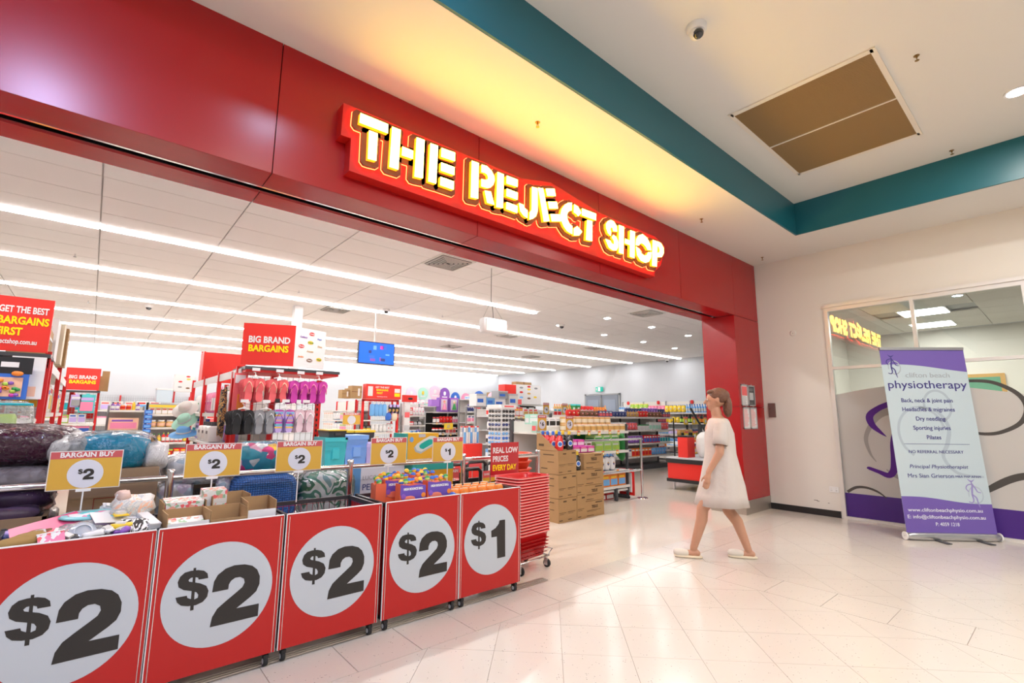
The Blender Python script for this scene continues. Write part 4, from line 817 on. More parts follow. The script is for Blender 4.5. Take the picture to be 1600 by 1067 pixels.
# back wall shelving (low, far left and along the back)
gondola('back_wall_shelving', 'long low shelving with red posts along the far back wall', (-6, 20.1, 0), (1, 0), (0, -1), 10.5, .45, 1.95, [.5, 1.0, 1.45], 'red', 'silver', mesh=True)
row((-5.0, 20.1, 1.46), X1, FM, 9, [('carton', ('white', 'skyblue', 'red'), (.3, .2, .3), 3), ('tub', ('teal', 'white', 'white'), (.35, .3, .25), 2), ('carton', ('offwhite', 'lilac', 'coral'), (.25, .2, .28), 4)], 'on the back wall shelving', gap=.05)
row((-5.0, 20.1, 1.01), X1, FM, 9, [('carton', ('offwhite', 'coral', 'red'), (.3, .2, .3), 3), ('tub', ('white', 'pink', 'white'), (.35, .3, .25), 2)], 'low on the back wall shelving', gap=.05)

# ------------------------------------------------------------------ gondola E: red frame with blue bags, cartons on top
def red_bay(name, lab, x0, x1, y, side, H=1.82):
    g = gondola(name, lab, (x0, y, 0), (1, 0), (0, -1), x1-x0, .45, H, [.45, .85, 1.22], 'red', 'silver', top=False, mesh=True)
    for x in (.03, x1-x0-.03): MB().bb(x-.03, x+.03, -.03, .03, 0, H, SHELFRED).build('front_post', g)
    MB().bb(0, x1-x0, -.03, .02, H-.05, H+.01, SHELFRED).build('top_beam', g); return g
gE = red_bay('bag_gondola_end', 'red framed end bay with blue bags, middle of the shop, under cartons', 5.95, 7.12, 13.6, 1)
t = sign_board('small_bargains_sign', 'far red carton-sized board reading GET THE BEST BARGAINS FIRST over the blue bags', (6.02, 13.50), (6.86, 13.50), 1.84, 2.27, .25,
   [('GET THE BEST', .50, .34, .07, mat('white', .5), dict(bold=.03)), ('BARGAINS', .50, .26, .08, YLET, dict(bold=.03)), ('FIRST', .42, .17, .08, YLET, dict(bold=.03)), ('rejectshop.com.au', .5, .07, .045, mat('white', .5), {})])
MB().bb(.05, .2, -.004, 0, .08, .36, WHITE).build('white_icon', t)
MB().bb(.84, 1.12, 0, .25, 0, .42, REDSIGN).bb(.90, 1.08, -.004, 0, .20, .32, WHITE).bb(.90, 1.08, -.004, 0, .08, .18, YLET).build('side_board', t)
for n, (x, z, w, h, lab) in enumerate(((5.78, 1.84, .30, .36, 'brown carton left of the far red bargains board'), (5.52, 1.84, .22, .24, 'lower brown carton at the far left of the carton stack'), (5.70, 1.84, .1, .30, 'narrow brown carton in the stack left of the far red bargains board'))):
    t = thing('stock_box', lab, 'box', (x, 13.75+n*.15, z)); MB().bb(-w/2, w/2, -.15, .15, 0, h, CARD).build('body', t); MB().bb(-w/2-.002, w/2+.002, -.152, -.15, h*.5, h*.55, mat('brown', .5)).bb(w*.1, w*.3, -.153, -.15, h*.2, h*.8, mat('offwhite', .6)).build('tape', t)
WE = 'on the red framed bag bay'
for k in range(4):
    t = thing('hanging_bag', f"sky blue hanging bag, {['left end', 'second', 'third', 'fourth'][k]} on the red framed bag bay", 'bag', (6.22+k*.13, 13.5, 1.34), 0, None); MB().tube([(0, -.02, .40 if 'sky' in t['label'] else .26), (0, .55, .42 if 'sky' in t['label'] else .28)], .006, CHROME, 5).build('hook', t)
    MB().pillow((0, 0, .17), (.13, .1, .36), mat('skyblue', .5), e=.4).build('body', t); MB().tube([(-.03, 0, .34), (0, 0, .42), (.03, 0, .34)], .006, mat('blue', .5)).build('handle', t)
for k in range(3):
    t = thing('hanging_bag', f"dark patterned hanging pack, {['first', 'second', 'third'][k]} right of the sky blue bags", 'bag', (6.80+k*.12, 13.5, 1.40)); MB().tube([(0, -.02, .40 if 'sky' in t['label'] else .26), (0, .55, .42 if 'sky' in t['label'] else .28)], .006, CHROME, 5).build('hook', t); MB().pillow((0, 0, .14), (.11, .08, .3), multi_mat('dp', ['purple', 'black', 'gold', 'navy'], 14), e=.5).build('body', t); MB().bb(-.04, .04, -.045, -.03, .2, .28, mat('lilac', .5)).build('label', t)
for k in range(2):
    t = thing('hanging_bag', f"{['royal blue', 'cream'][k]} soft pack low right on the red framed bag bay", 'bag', (6.74+k*.2, 13.48, 1.22)); MB().tube([(0, -.02, .40 if 'sky' in t['label'] else .26), (0, .55, .42 if 'sky' in t['label'] else .28)], .006, CHROME, 5).build('hook', t); MB().pillow((0, 0, .1), (.18, .1, .22), mat(['blue', 'cream'][k], .5), e=.6, wob=.05).build('body', t)
row((5.98, 13.6, .86), X1, FM, 1.1, [('carton', ('black', 'yellow', 'grey'), (.14, .1, .2), 2), ('pouch', ('white', 'offwhite'), (.12, .1, .24), 4), ('pouch', ('white', 'red'), (.1, .1, .26), 3)], WE+' middle shelf')
row((5.98, 13.6, .46), X1, FM, 1.1, [('pouch', ('cream', 'white'), (.14, .1, .3), 4), ('bottle', ('white', 'coral', 'red'), (.09, .09, .3), 4)], WE+' lower shelf')
# its left side (facing -x) with white stock
gondola('bag_gondola_flank', 'white stocked side of the red framed bag bay', (5.95, 16.7, 0), (0, -1), (-1, 0), 2.6, .5, 1.82, [.5, .85, 1.2, 1.5], 'red', 'offwhite')
for z, lv in ((1.21, 'upper'), (.86, 'middle')): row((5.95, 16.65, z), (0, -1), (-1, 0), 2.5, [('carton', ('white', 'offwhite', 'peach'), (.16, .2, .26), 5), ('pouch', ('white', 'skyblue'), (.14, .1, .26), 4), ('carton', ('offwhite', 'pink', 'lime'), (.12, .1, .24), 4)], 'on the side of the bag bay, '+lv+' shelf')
t = thing('lips_display_header', 'small red header with lips picture on a slim strip display', 'display', (7.44, 13.6, 0)); MB().bb(-.16, .32, 0, .1, 1.78, 1.99, REDSIGN).pillow((.08, -.01, 1.88), (.16, .02, .06), mat('black', .5)).build('header_board', t)
MB().bb(-.1, .1, .02, .1, 0, 1.78, WHITE).build('strip_panel', t)
for k in range(7): MB().bb(-.08, .08, 0, .02, .3+k*.2, .46+k*.2, mat(['white', 'coral', 'white', 'silver'][k % 4], .5)).build('strip_pack', t)
for (x, c) in ((7.2, 'peach'),): pass
# ------------------------------------------------------------------ grey gondolas G with the purple doll boxes
gG = gondola('grey_gondola_side', 'grey gondola with open side shelves of red and white goods, left of the purple boxes', (7.62, 13.9, 0), (1, 0), (0, -1), .66, .5, 1.75, [.45, .75, 1.05, 1.36], 'grey', 'offwhite')
for z, runs, lv in ((1.37, [('carton', ('red', 'white', 'white'), (.16, .2, .24), 1), ('pouch', ('white', 'pink'), (.1, .1, .26), 4)], 'top'), (1.06, [('carton', ('coral', 'white', 'red'), (.2, .2, .12), 1), ('carton', ('black', 'silver', 'white'), (.14, .2, .12), 2)], 'second'),
             (.76, [('tub', ('skyblue', 'white', 'white'), (.15, .15, .15), 2), ('tub', ('blue', 'lilac', 'white'), (.15, .15, .15), 2)], 'third'), (.46, [('carton', ('orange', 'coral', 'white'), (.3, .2, .2), 2)], 'bottom')):
    row((7.64, 13.9, z), X1, FM, .62, runs, 'on the open grey gondola '+lv+' shelf')
gD = gondola('doll_box_gondola', 'grey end bay topped by two purple doll boxes', (8.34, 13.6, 0), (1, 0), (0, -1), 1.75, .5, 1.50, [.45, .78, 1.12, 1.48], 'silver', 'black')
for n, (x, w) in enumerate(((8.40, .30), (8.74, .34), (9.12, .34), (9.56, .5))):
    t = thing('doll_box', ['plain purple side of a large toy box at the left of the doll boxes', 'purple window box holding a doll in pink dress', 'purple window box holding a doll in green clothes', 'lower lilac box right of the two doll boxes'][n], 'toy box', (x, 13.55, 1.49 if n else 1.66))
    H = (.22, .46, .46, .30)[n]; MB().bb(-w/2, w/2, 0, .2, 0, H, mat('purple' if n != 3 else 'lilac', .4) if n else mat((.42, .20, .70), .4, key='vio2')).build('box', t)
    if n in (1, 2):
        MB().bb(-w*.34, w*.34, -.004, 0, .05, H-.05, mat((.70, .62, .72), .5)).build('window', t); q = MB(); q.lathe([(.075, 0), (.03, .17), (.02, .2)], 10, mat('pink' if n == 1 else 'green', .5), c=(0, -.03, .07)); q.pillow((0, -.03, .31), (.07, .05, .08), mat('peach', .5), e=1); q.pillow((0, -.02, .335), (.085, .05, .06), mat('coral' if n == 1 else 'offwhite', .6), e=1); q.build('doll', t)
        MB().bb(-w/2, w/2, -.003, 0, H-.05, H, mat((.42, .10, .60), .4, key='vio3')).build('title_band', t)
WD = 'under the purple doll boxes'
row((8.38, 13.6, 1.13), X1, FM, 1.7, [('hang', ('black', 'white', 'coral'), (.12, .08, .22), 2), ('pouch', ('red', 'brown'), (.12, .1, .22), 4), ('hang', ('white', 'pink', 'white'), (.1, .06, .2), 3)], WD+' first shelf')
row((8.38, 13.6, .79), X1, FM, 1.7, [('jar', ('white', 'black', 'red'), (.12, .12, .18), 4), ('carton', ('white', 'coral', 'orange'), (.12, .1, .2), 3)], WD+' second shelf')
row((8.38, 13.6, .46), X1, FM, 1.7, [('pouch', ('coral', 'white'), (.14, .12, .2), 4), ('carton', ('gold', 'red', 'white'), (.12, .1, .2), 3)], WD+' third shelf'); tickets(gD, 1.7, 1.12, 6, seed=2); tickets(gD, 1.7, .78, 6, seed=3)
gH = gondola('party_gondola', 'grey framed party goods bay with a white price card, right of the doll boxes', (9.2, 12.9, 0), (1, 0), (0, -1), 1.75, .5, 1.92, [.45, .8, 1.15, 1.5, 1.90], 'grey', 'offwhite', posts=True)
WH = 'on the party goods bay'
row((9.25, 12.9, 1.91), X1, FM, 1.7, [('carton', ('white', 'skyblue', 'teal'), (.2, .2, .1), 3), ('pouch', ('offwhite', 'red'), (.2, .2, .12), 2)], 'lying on top of the party goods bay')
row((9.25, 12.9, 1.51), X1, FM, 1.7, [('pouch', ('navy', 'lilac'), (.08, .08, .22), 3), ('hang', ('white', 'coral', 'red'), (.12, .06, .28), 4), ('hang', ('lime', 'gold', 'white'), (.12, .06, .28), 3)], WH+' top shelf')
row((9.25, 12.9, 1.16), X1, FM, 1.7, [('carton', ('white', 'pink', 'navy'), (.14, .1, .22), 4), ('roll', ('silver', 'red', 'white'), (.1, .1, .26), 5)], WH+' second shelf')
row((9.25, 12.9, .81), X1, FM, 1.7, [('carton', ('red', 'white', 'grey'), (.14, .1, .24), 4), ('pouch', ('coral', 'white'), (.14, .1, .2), 4)], WH+' third shelf')
t = thing('price_card', 'white hanging price card reading 50c above the wrapping rolls', 'price card', (9.95, 12.7, 1.40)); MB().tube([(0, .01, .05), (0, .01, -1.40)], .008, WHITE).build('stem', t); MB().bb(-.17, .17, -.005, 0, 0, .30, WHITE).build('card', t); text('50c', .17, mat('navy', .5), t, (0, -.007, .19), UP, bold=.01)
t = thing('price_card', 'small yellow price card below the white 50c card', 'price card', (9.72, 12.65, 1.14)); MB().tube([(0, .01, .05), (0, .01, -1.14)], .008, WHITE).build('stem', t); MB().bb(-.12, .12, -.005, 0, 0, .24, mat('yellow', .5)).build('card', t); text('$2', .13, mat('glyph', .5), t, (0, -.007, .12), UP, bold=.03)
t = thing('price_card', 'small yellow price card left among the doll box shelves', 'price card', (8.9, 13.5, .92)); MB().tube([(0, .01, .05), (0, .01, -.92)], .008, WHITE).build('stem', t); MB().bb(-.17, .17, -.005, 0, 0, .2, mat('yellow', .5)).build('card', t); text('$5', .12, mat('grey', .5), t, (0, -.007, .1), UP, bold=.03)
# round department discs above the back shelves
for n, (x, z, r, c, lab) in enumerate(((8.32, 2.10, .20, 'lilac', 'pale pink round hanging disc at the left of the row of discs'), (8.78, 2.12, .20, 'mint', 'mint green round disc with face'), (9.27, 2.18, .23, 'pink', 'large pale pink round disc'), (9.68, 2.13, .22, 'purple', 'purple round disc behind the doll boxes'),
        (10.15, 2.01, .20, 'blue', 'blue round disc right of the purple one'), (10.62, 1.98, .21, 'coral', 'pink round disc between the two blue ones'), (11.25, 2.02, .27, 'blue', 'larger blue round disc, rightmost of the blue ones on the row'), (11.9, 2.02, .25, 'pink', 'rightmost pink round disc before the brown carton'))):
    t = thing('round_sign_disc', lab, 'disc sign', (x, 15.0, z)); cm = mat(c if c not in ('pink', 'coral', 'lilac') else {'pink': (.86, .60, .74), 'coral': (.88, .35, .55), 'lilac': (.80, .68, .82)}[c], .5); MB().disc((0, -.01, 0), r, r*1.1, cm, y1=.01, n=28).build('disc', t)
    MB().bb(-r*.5, r*.5, -.013, -.01, -r*.55, -r*.35, WHITE).pillow((0, -.012, r*.15), (r*.5, .01, r*.7), WHITE if n != 1 else mat('yellow', .5), e=.8, ny=4).build('printed_icon', t); MB().bb(-.01, .01, 0, .01, -z+1.2, -r, WHITE).build('stem', t)
t = gondola('disc_row_gondola', 'far low gondola under the row of round discs', (8.0, 14.9, 0), (1, 0), (0, -1), 5.2, .5, 1.75, [.5, .9, 1.3, 1.7], 'offwhite', 'offwhite')
row((8.1, 14.9, 1.71), X1, FM, 5.0, [('pouch', ('white', 'pink'), (.16, .1, .2), 4), ('carton', ('white', 'mint', 'coral'), (.2, .2, .12), 4), ('pouch', ('offwhite', 'red'), (.14, .1, .22), 3)], 'on the far low gondola under the discs', gap=.03)
for n, (x, y, z, w, h, c, lab) in enumerate(((12.2, 15.2, 1.75, .55, .55, 'card', 'brown carton behind the rightmost pink disc'), (12.85, 15.0, 1.75, .38, .2, 'orange', 'orange box low beside the brown cartons'), (12.8, 15.1, 1.95, .30, .2, 'mint', 'mint box stacked over the orange one'), (13.15, 15.2, 1.75, .2, .45, 'card', 'slim brown carton right of the orange box'))):
    t = thing('stock_box', lab, 'box', (x, y, z)); MB().bb(-w/2, w/2, -.2, .2, 0, h, CARD if c == 'card' else mat(c, .6)).build('body', t); MB().bb(-w*.3, w*.2, -.203, -.2, h*.3, h*.6, mat('offwhite', .5)).build('label', t)

# ------------------------------------------------------------------ wrapping roll bin and sunglasses stands
t = thing('wrapping_roll_bin', 'red floor bin of upright wrapping rolls behind the rail', 'bin', (6.27, 8.7, .0)); MB().box((0, 0, .385), (.44, .36, .77), mat('brightred', .5), taper=1.02).build('bin_body', t)
rs = random.Random(5)
for k in range(14):
    put('roll', [('white', 'skyblue', 'red'), ('silver', 'white', 'coral'), ('skyblue', 'white', 'white')][k % 3], (.05, .05, .45), (6.10+(k % 7)*.057, 8.62+(k//7)*.12, .69), 0, 'standing in the red floor bin', name='wrapping_roll', noun='wrapping roll', group='wrapping rolls in the red bin')
def sunglass_stand(name, lab, x, y, dark):
    t = thing(name, lab, 'display stand', (x, y, 0), .09); MB().box((0, 0, .86), (.36, .36, 1.38), WHITE).build('panel_column', t); MB().lathe([(.26, 0), (.24, .04)], 20, GREYM).build('base', t); MB().tube([(0, 0, .03), (0, 0, .2)], .03, CHROME, 10).build('spindle', t)
    MB().bb(-.205, .205, -.205, .205, 1.50, 1.58, WHITE).bb(-.13, .13, -.209, -.205, 1.53, 1.56, mat('coral', .5)).build('header', t)
    cols = ['black', 'charcoal', 'black', 'navy', 'charcoal', 'skyblue', 'blue', 'skyblue', 'black', 'charcoal', 'black']
    m = {}
    for c in set(cols):
        q = MB(); L = mat(c, .12, coat=1)
        for s in (-1, 1): q.pillow((s*.042, 0, 0), (.076, .014, .058), L, e=.7, nx=5, ny=4); q.tube([(s*.08, .0, .012), (s*.083, .05, .012)], .003, mat('black', .3), 4)
        q.bb(-.012, .012, -.004, .004, .004, .012, mat('black', .3)); m[c] = q.mesh('sunglasses')
    lv = ['top', 'second', 'third', 'fourth', 'fifth', 'sixth', 'seventh', 'eighth', 'ninth', 'tenth', 'lowest']
    sd = math.sin(.09); cd = math.cos(.09)
    for k in range(11):
        z = 1.45-k*.085; c = cols[(k+dark) % 11]
        for j, (lx, ly, r) in enumerate(((-.09, -.195, 0), (.09, -.195, 0), (-.195, -.09, -PI/2), (-.195, .09, -PI/2))):
            link('sunglasses', m[c], None, (x+lx*cd-ly*sd, y+lx*sd+ly*cd, z), (random.uniform(-.1, .1), 0, r+.09), label=f'{c} sunglasses on the {lv[k]} row of the white sunglasses stand', cat='sunglasses', group=f'{c} sunglasses, {lv[k]} row of the stand')
sunglass_stand('sunglasses_stand', 'white revolving stand of sunglasses behind the real low prices sign', 6.15, 7.45, 0)

# ------------------------------------------------------------------ gondola K behind the sunglasses with white brand cube
gK = gondola('middle_gondola', 'long grey gondola with yellow tickets behind the sunglasses stand', (7.0, 9.0, 0), (1, 0), (0, -1), 4.0, .5, 1.55, [.4, .72, 1.04, 1.36], 'grey', 'offwhite', lips='offwhite')
WK = 'on the long middle gondola'
row((7.05, 9.0, 1.37), X1, FM, 3.9, [('carton', ('white', 'red', 'teal'), (.14, .1, .2), 4), ('hang', ('coral', 'white', 'yellow'), (.12, .06, .2), 4), ('carton', ('white', 'gold', 'red'), (.16, .15, .18), 3), ('tub', ('white', 'offwhite', 'grey'), (.18, .15, .14), 3)], WK+' top shelf')
row((7.05, 9.0, 1.05), X1, FM, 3.9, [('pouch', ('white', 'purple'), (.1, .08, .2), 5), ('pouch', ('silver', 'white'), (.12, .08, .22), 4), ('jar', ('white', 'brown', 'gold'), (.1, .1, .15), 4)], WK+' second shelf')
row((7.05, 9.0, .73), X1, FM, 3.9, [('carton', ('white', 'black', 'red'), (.12, .1, .2), 5), ('pouch', ('cream', 'navy'), (.1, .1, .2), 4)], WK+' third shelf')
row((7.05, 9.0, .41), X1, FM, 3.9, [('carton', ('skyblue', 'white', 'white'), (.16, .1, .2), 5), ('carton', ('red', 'white', 'white'), (.16, .1, .2), 5)], WK+' bottom shelf')
tickets(gK, 3.9, 1.36, 22, seed=4); tickets(gK, 3.9, 1.04, 22, seed=5); tickets(gK, 3.9, .72, 22, seed=6)
gK2 = gondola('dark_gondola', 'dark gondola behind the long middle one carrying the white brand cube', (8.4, 10.5, 0), (1, 0), (0, -1), 1.9, .5, 1.72, [.5, .95, 1.4, 1.70], 'charcoal', 'black')
row((8.45, 10.5, 1.41), X1, FM, 1.8, [('carton', ('white', 'teal', 'white'), (.3, .2, .24), 1), ('carton', ('white', 'pink', 'white'), (.3, .2, .24), 2), ('carton', ('black', 'purple', 'white'), (.3, .2, .24), 2)], 'on the dark gondola below the brand cube')
row((8.45, 10.5, 1.71), X1, FM, .7, [('bottle', ('yellow', 'white', 'green'), (.07, .07, .14), 8)], 'on top of the dark gondola')
t = thing('brand_cube_sign', 'white brand badge board with red frame standing on the dark gondola', 'sign', (8.95, 10.45, 1.72)); MB().bb(.22, 1.18, 0, .3, .0, .55, WHITE).bb(-.2, .22, .02, .3, .0, .53, REDSIGN).build('board', t); MB().bb(.24, 1.17, -.006, -.002, .12, .53, WHITE).bb(.0, .4, -.02, 0, -.02, .12, mat('coral', .5)).build('face', t)
for k, (x, z, c) in enumerate(((.4, .33, 'red'), (.7, .42, 'yellow'), (.7, .16, 'brown'), (.95, .2, 'yellow'), (.7, .50, 'red'), (.4, .18, 'skyblue'), (.4, .46, 'grey'), (.98, .46, 'grey'), (.7, .3, 'gold'))): MB().disc((x, -.009, z), .07, .028, mat(c, .5), n=16, y1=-.007).build('brand_badge', t)
t = thing('stock_box', 'flat brown carton lying on top of the brand cube', 'box', (9.5, 10.6, 2.27)); MB().bb(-.3, .3, -.1, .1, 0, .08, CARD).build('body', t); MB().bb(-.02, .02, -.102, .102, 0, .082, mat('brown', .5)).build('tape', t)
for n, (x, z, w, h, c, l) in enumerate(((7.25, 1.60, .3, .3, 'white', 'white and blue box'), (7.55, 1.6, .25, .24, 'skyblue', 'sky blue box'), (7.85, 1.6, .35, .2, 'white', 'low white box'), (7.95, 1.80, .3, .2, 'grey', 'grey box'), (8.3, 1.6, .3, .34, 'offwhite', 'off-white box'))):
    t = thing('stock_box', f'{l} piled above the sunglasses stand', 'box', (x, 9.72, z)); MB().bb(-w/2, w/2, -.15, .15, 0, h, mat(c, .5)).bb(-w*.4, w*.2, -.153, -.15, h*.3, h*.6, mat('blue', .5)).build('body', t); MB().bb(-w/2, w/2, -.152, -.15, h*.85, h, mat('silver', .5)).build('lid_edge', t)
t = thing('overstock_shelf', 'high shelf above the sunglasses stand holding white and blue boxes', 'shelf', (7.0, 9.55, 1.57)); MB().bb(0, 1.6, 0, .35, 0, .03, GREYM).build('board', t); MB().bb(0, .03, .3, .33, -1.57, 0, GREYM).bb(1.57, 1.6, .3, .33, -1.57, 0, GREYM).build('post', t)
def yellow_sign(name, lab, loc, w, h, price='', pole=0, rz=0, cat='price sign', head='BARGAIN BUY', hs=.042, tilt=0):
    t = thing(name, lab, cat, loc, (tilt, 0, rz)); MB().bb(-w/2, w/2, -.004, 0, 0, h, mat('offwhite', .35)).build('holder', t); MB().bb(-w/2+.004, w/2-.004, -.0055, -.004, .004, h*.80, mat((.66, .39, .05), .35, key='bbyellow', coat=.4)).build('yellow_field', t)
    MB().bb(-w/2+.004, w/2-.004, -.0055, -.004, h*.80, h-.004, mat((.55, .09, .10), .35, key='bbred', coat=.6)).build('red_band', t)
    rr = min(h*.37, w*.37); MB().disc((0, -.0065, h*.40), rr, rr, mat((.66, .68, .76), .4, key='bbwhite'), n=28, y1=-.0055).build('white_circle', t)
    if head: text(head, hs, mat('white', .5), t, (0, -.0062, h*.893), UP, bold=.03)
    if price in '12' and price:
        q = MB(); k_ = h*.95; D = [(x/1000*k_, z/1000*k_) for x, z in DOLLAR]; B = [(x/1000*k_, z/1000*k_) for x, z in DBAR]; N = [(x/1000*k_, z/1000*k_) for x, z in (TWO if price == '2' else ONE)]
        for P_, dy in ((D, 0), (B, .0002)): q.prism([(x*.75-h*.02, z*.75+h*.43) for x, z in P_], -.0080+dy, -.0066, GLYPH)
        q.prism([(x*1.05-(h*.015), z*1.05+h*.41) for x, z in N], -.008, -.0066, GLYPH); q.build('price_print', t)
    elif price:
        text('$', h*.18, GLYPH, t, (-h*.155, -.0075, h*.49), UP, bold=.02); text(price, h*.36, GLYPH, t, (h*.06, -.0075, h*.41), UP, bold=.03, sx=1.1)
    if pole: MB().tube([(0, .0, 0), (0, .0, -pole)], .004 if pole < .3 else .006, WHITE, 6).bb(-.03, .03, -.005, .01, -.012, .004, WHITE).build('stem', t)
    return t
# ------------------------------------------------------------------ gondola I: grey, faces the entrance, right of the cartons
gI = gondola('cleaning_gondola', 'grey gondola of cans, green boxes and packets behind the chrome gate', (4.9, 5.1, 0), (1, 0), (0, -1), 2.15, .62, 1.30, [.23, .48, .80, 1.12], 'charcoal', 'offwhite', legs=True); MB().bb(1.40, 2.11, .57, .585, .2, 1.1, mat('green', .6)).build('green_panel', gI)
MB().bb(2.12, 2.15, .02, .06, 0, 1.24, mat('charcoal', .4)).bb(2.11, 2.15, .02, .60, .02, .06, mat('charcoal', .4)).bb(1.75, 1.79, -.02, .03, 0, .20, mat('charcoal', .4)).build('foot', gI)
WI = 'on the cleaning gondola'
row((5.66, 5.1, 1.125), X1, FM, 1.40, [('can', ('cream', 'gold', 'peach'), (.145, .145, .115), 9)], WI+' top, front row')
for k in range(8): put('can', ('gold', 'cream', 'peach'), (.145, .145, .115), (5.78+k*.153, 5.42, 1.125), 0, WI+' top, back lower tier')
for k in range(8): put('can', ('gold', 'cream', 'peach'), (.145, .145, .115), (5.78+k*.153, 5.42, 1.24), 0, WI+' top, back upper tier')
for k in range(3): put('crate', ('palegreen', 'lime', 'white'), (.20, .2, .13), (6.35+k*.215, 5.27, .805), 0, WI+' third shelf lower'); put('crate', ('palegreen', 'green', 'white'), (.20, .2, .13), (6.33+k*.215, 5.27, .937), 0, WI+' third shelf upper')
row((5.2, 5.1, .805), X1, FM, .9, [('pouch', ('gold', 'black'), (.12, .1, .2), 4), ('carton', ('white', 'gold', 'brown'), (.12, .1, .16), 3)], WI+' third shelf left')
row((5.75, 5.1, .485), X1, FM, 1.0, [('pouch', ('white', 'navy', 'gold'), (.13, .1, .23), 7)], WI+' second shelf')
row((5.8, 5.1, .235), X1, FM, 1.25, [('pouch', ('red', 'yellow'), (.17, .12, .2), 3), ('crate', ('orange', 'skyblue', 'yellow'), (.20, .2, .19), 3)], WI+' bottom shelf')
tickets(gI, 2.0, 1.12, 8, seed=7); tickets(gI, 2.0, .80, 5, seed=8); tickets(gI, 2.0, .48, 5, seed=9)
row((6.2, 5.25, .0), X1, FM, .7, [('carton', ('deepred', 'white', 'red'), (.2, .15, .12), 3)], 'on the floor under the grey cleaning gondola')
MB().bb(7.08, 7.11, 5.05, 5.35, .05, .48, mat('red', .5)).bb(7.075, 7.08, 5.08, 5.32, .1, .42, mat('white', .5)).build('red_end_card', None, label='red and white end card low beside the chrome gate post', cat='card')
for n, (x, z) in enumerate(((7.08, .62), (7.16, .70), (7.22, .66))):
    t = thing('green_bag', ['dark green hanging bag nearest the grey upright', 'long green hanging bag behind the chrome gate post', 'bright green bag hanging furthest right of the gate post'][n], 'bag', (x, 5.28+n*.08, z)); MB().pillow((0, 0, .22), (.08, .16, .46), mat('green' if n < 2 else (.05, .45, .10), .5, key=None if n < 2 else 'brgreen'), e=.6, wob=.06).build('body', t); MB().tube([(0, -.04, .43), (0, 0, .50), (0, .04, .43)], .005, mat('green', .5)).build('handle', t)
yellow_sign('bargain_sign', 'yellow and red sign on a stem, right of two in front of the cream cans', (5.50, 5.05, 1.155), .18, .21, '5', .035, hs=.02)
yellow_sign('bargain_sign', 'yellow and red sign on a stem, left above the red laundry bottles', (4.95, 5.08, 1.155), .18, .22, '6', .035, hs=.02)
yellow_sign('bargain_sign', 'small yellow sign far behind the cream cans, left one', (8.9, 8.98, 1.41), .22, .30, '4', .05, hs=.03)
yellow_sign('bargain_sign', 'small yellow sign far behind the cream cans, right one near the doors', (9.6, 8.98, 1.41), .22, .30, '4', .05, hs=.03)
row((4.92, 5.15, 1.125), X1, FM, .25, [('carton', ('mint', 'coral', 'white'), (.2, .1, .16), 1)], 'between the two yellow signs'); put('carton', ('mint', 'white', 'white'), (.18, .1, .15), (5.06, 5.42, 1.24), 0, 'behind between the two yellow signs')
row((5.2, 5.45, 1.2), X1, FM, .7, [('carton', ('white', 'black', 'silver'), (.14, .1, .14), 4)], 'at the back of the cleaning gondola top'); 
# snack gondola behind
gN = gondola('snack_gondola', 'far grey gondola of snacks behind the cream cans', (8.2, 7.6, 0), (1, 0), (0, -1), 4.4, .55, 1.42, [.35, .68, 1.02, 1.36], 'charcoal', 'offwhite')
WN = 'on the far snack gondola'
row((8.25, 7.6, 1.365), X1, FM, 4.3, [('pouch', ('red', 'gold'), (.14, .1, .16), 3), ('pouch', ('brown', 'coral'), (.16, .1, .14), 4), ('carton', ('navy', 'coral', 'white'), (.12, .1, .14), 4), ('pouch', ('navy', 'white'), (.12, .1, .14), 5), ('pouch', ('gold', 'purple'), (.12, .1, .14), 4)], WN+' top shelf', depth=1)
row((8.25, 7.6, 1.025), X1, FM, 4.3, [('carton', ('white', 'mint', 'white'), (.14, .1, .2), 4), ('pouch', ('coral', 'lilac'), (.12, .1, .2), 4), ('tub', ('white', 'green', 'white'), (.16, .1, .14), 3)], WN+' second shelf')
row((8.25, 7.6, .685), X1, FM, 4.3, [('pouch', ('purple', 'white'), (.12, .1, .2), 6), ('carton', ('red', 'blue', 'white'), (.12, .1, .2), 6), ('carton', ('white', 'teal', 'pink'), (.12, .1, .2), 5)], WN+' third shelf')
row((8.25, 7.6, .355), X1, FM, 4.3, [('carton', ('orange', 'red', 'white'), (.14, .1, .2), 6), ('pouch', ('skyblue', 'orange'), (.12, .1, .2), 6), ('carton', ('silver', 'white', 'navy'), (.14, .1, .2), 5)], WN+' bottom shelf')
gN2 = gondola('drinks_gondola', 'grey gondola on legs further right, behind the green bags', (12.2, 8.9, 0), (1, 0), (0, -1), 2.3, .55, 1.50, [.34, .62, .92, 1.2, 1.45], 'charcoal', 'offwhite', legs=True)
for z, runs, lv in ((1.455, [('pouch', ('navy', 'gold'), (.13, .1, .18), 6), ('pouch', ('purple', 'lilac'), (.14, .1, .2), 6)], 'top'), (1.205, [('carton', ('navy', 'coral', 'gold'), (.12, .1, .16), 7), ('carton', ('silver', 'pink', 'white'), (.12, .1, .17), 6)], 'second'), (.925, [('pouch', ('red', 'blue'), (.14, .1, .18), 5), ('carton', ('white', 'skyblue', 'navy'), (.13, .1, .18), 8)], 'third'),
                   (.625, [('carton', ('blue', 'orange', 'white'), (.12, .1, .18), 8), ('pouch', ('white', 'skyblue'), (.13, .1, .18), 5)], 'fourth'), (.345, [('pouch', ('orange', 'red'), (.14, .1, .18), 8), ('carton', ('white', 'red', 'white'), (.16, .1, .16), 5)], 'bottom')):
    row((12.25, 8.9, z), X1, FM, 2.2, runs, 'on the grey right gondola '+lv+' shelf')
tickets(gN2, 2.2, 1.45, 6, seed=12)
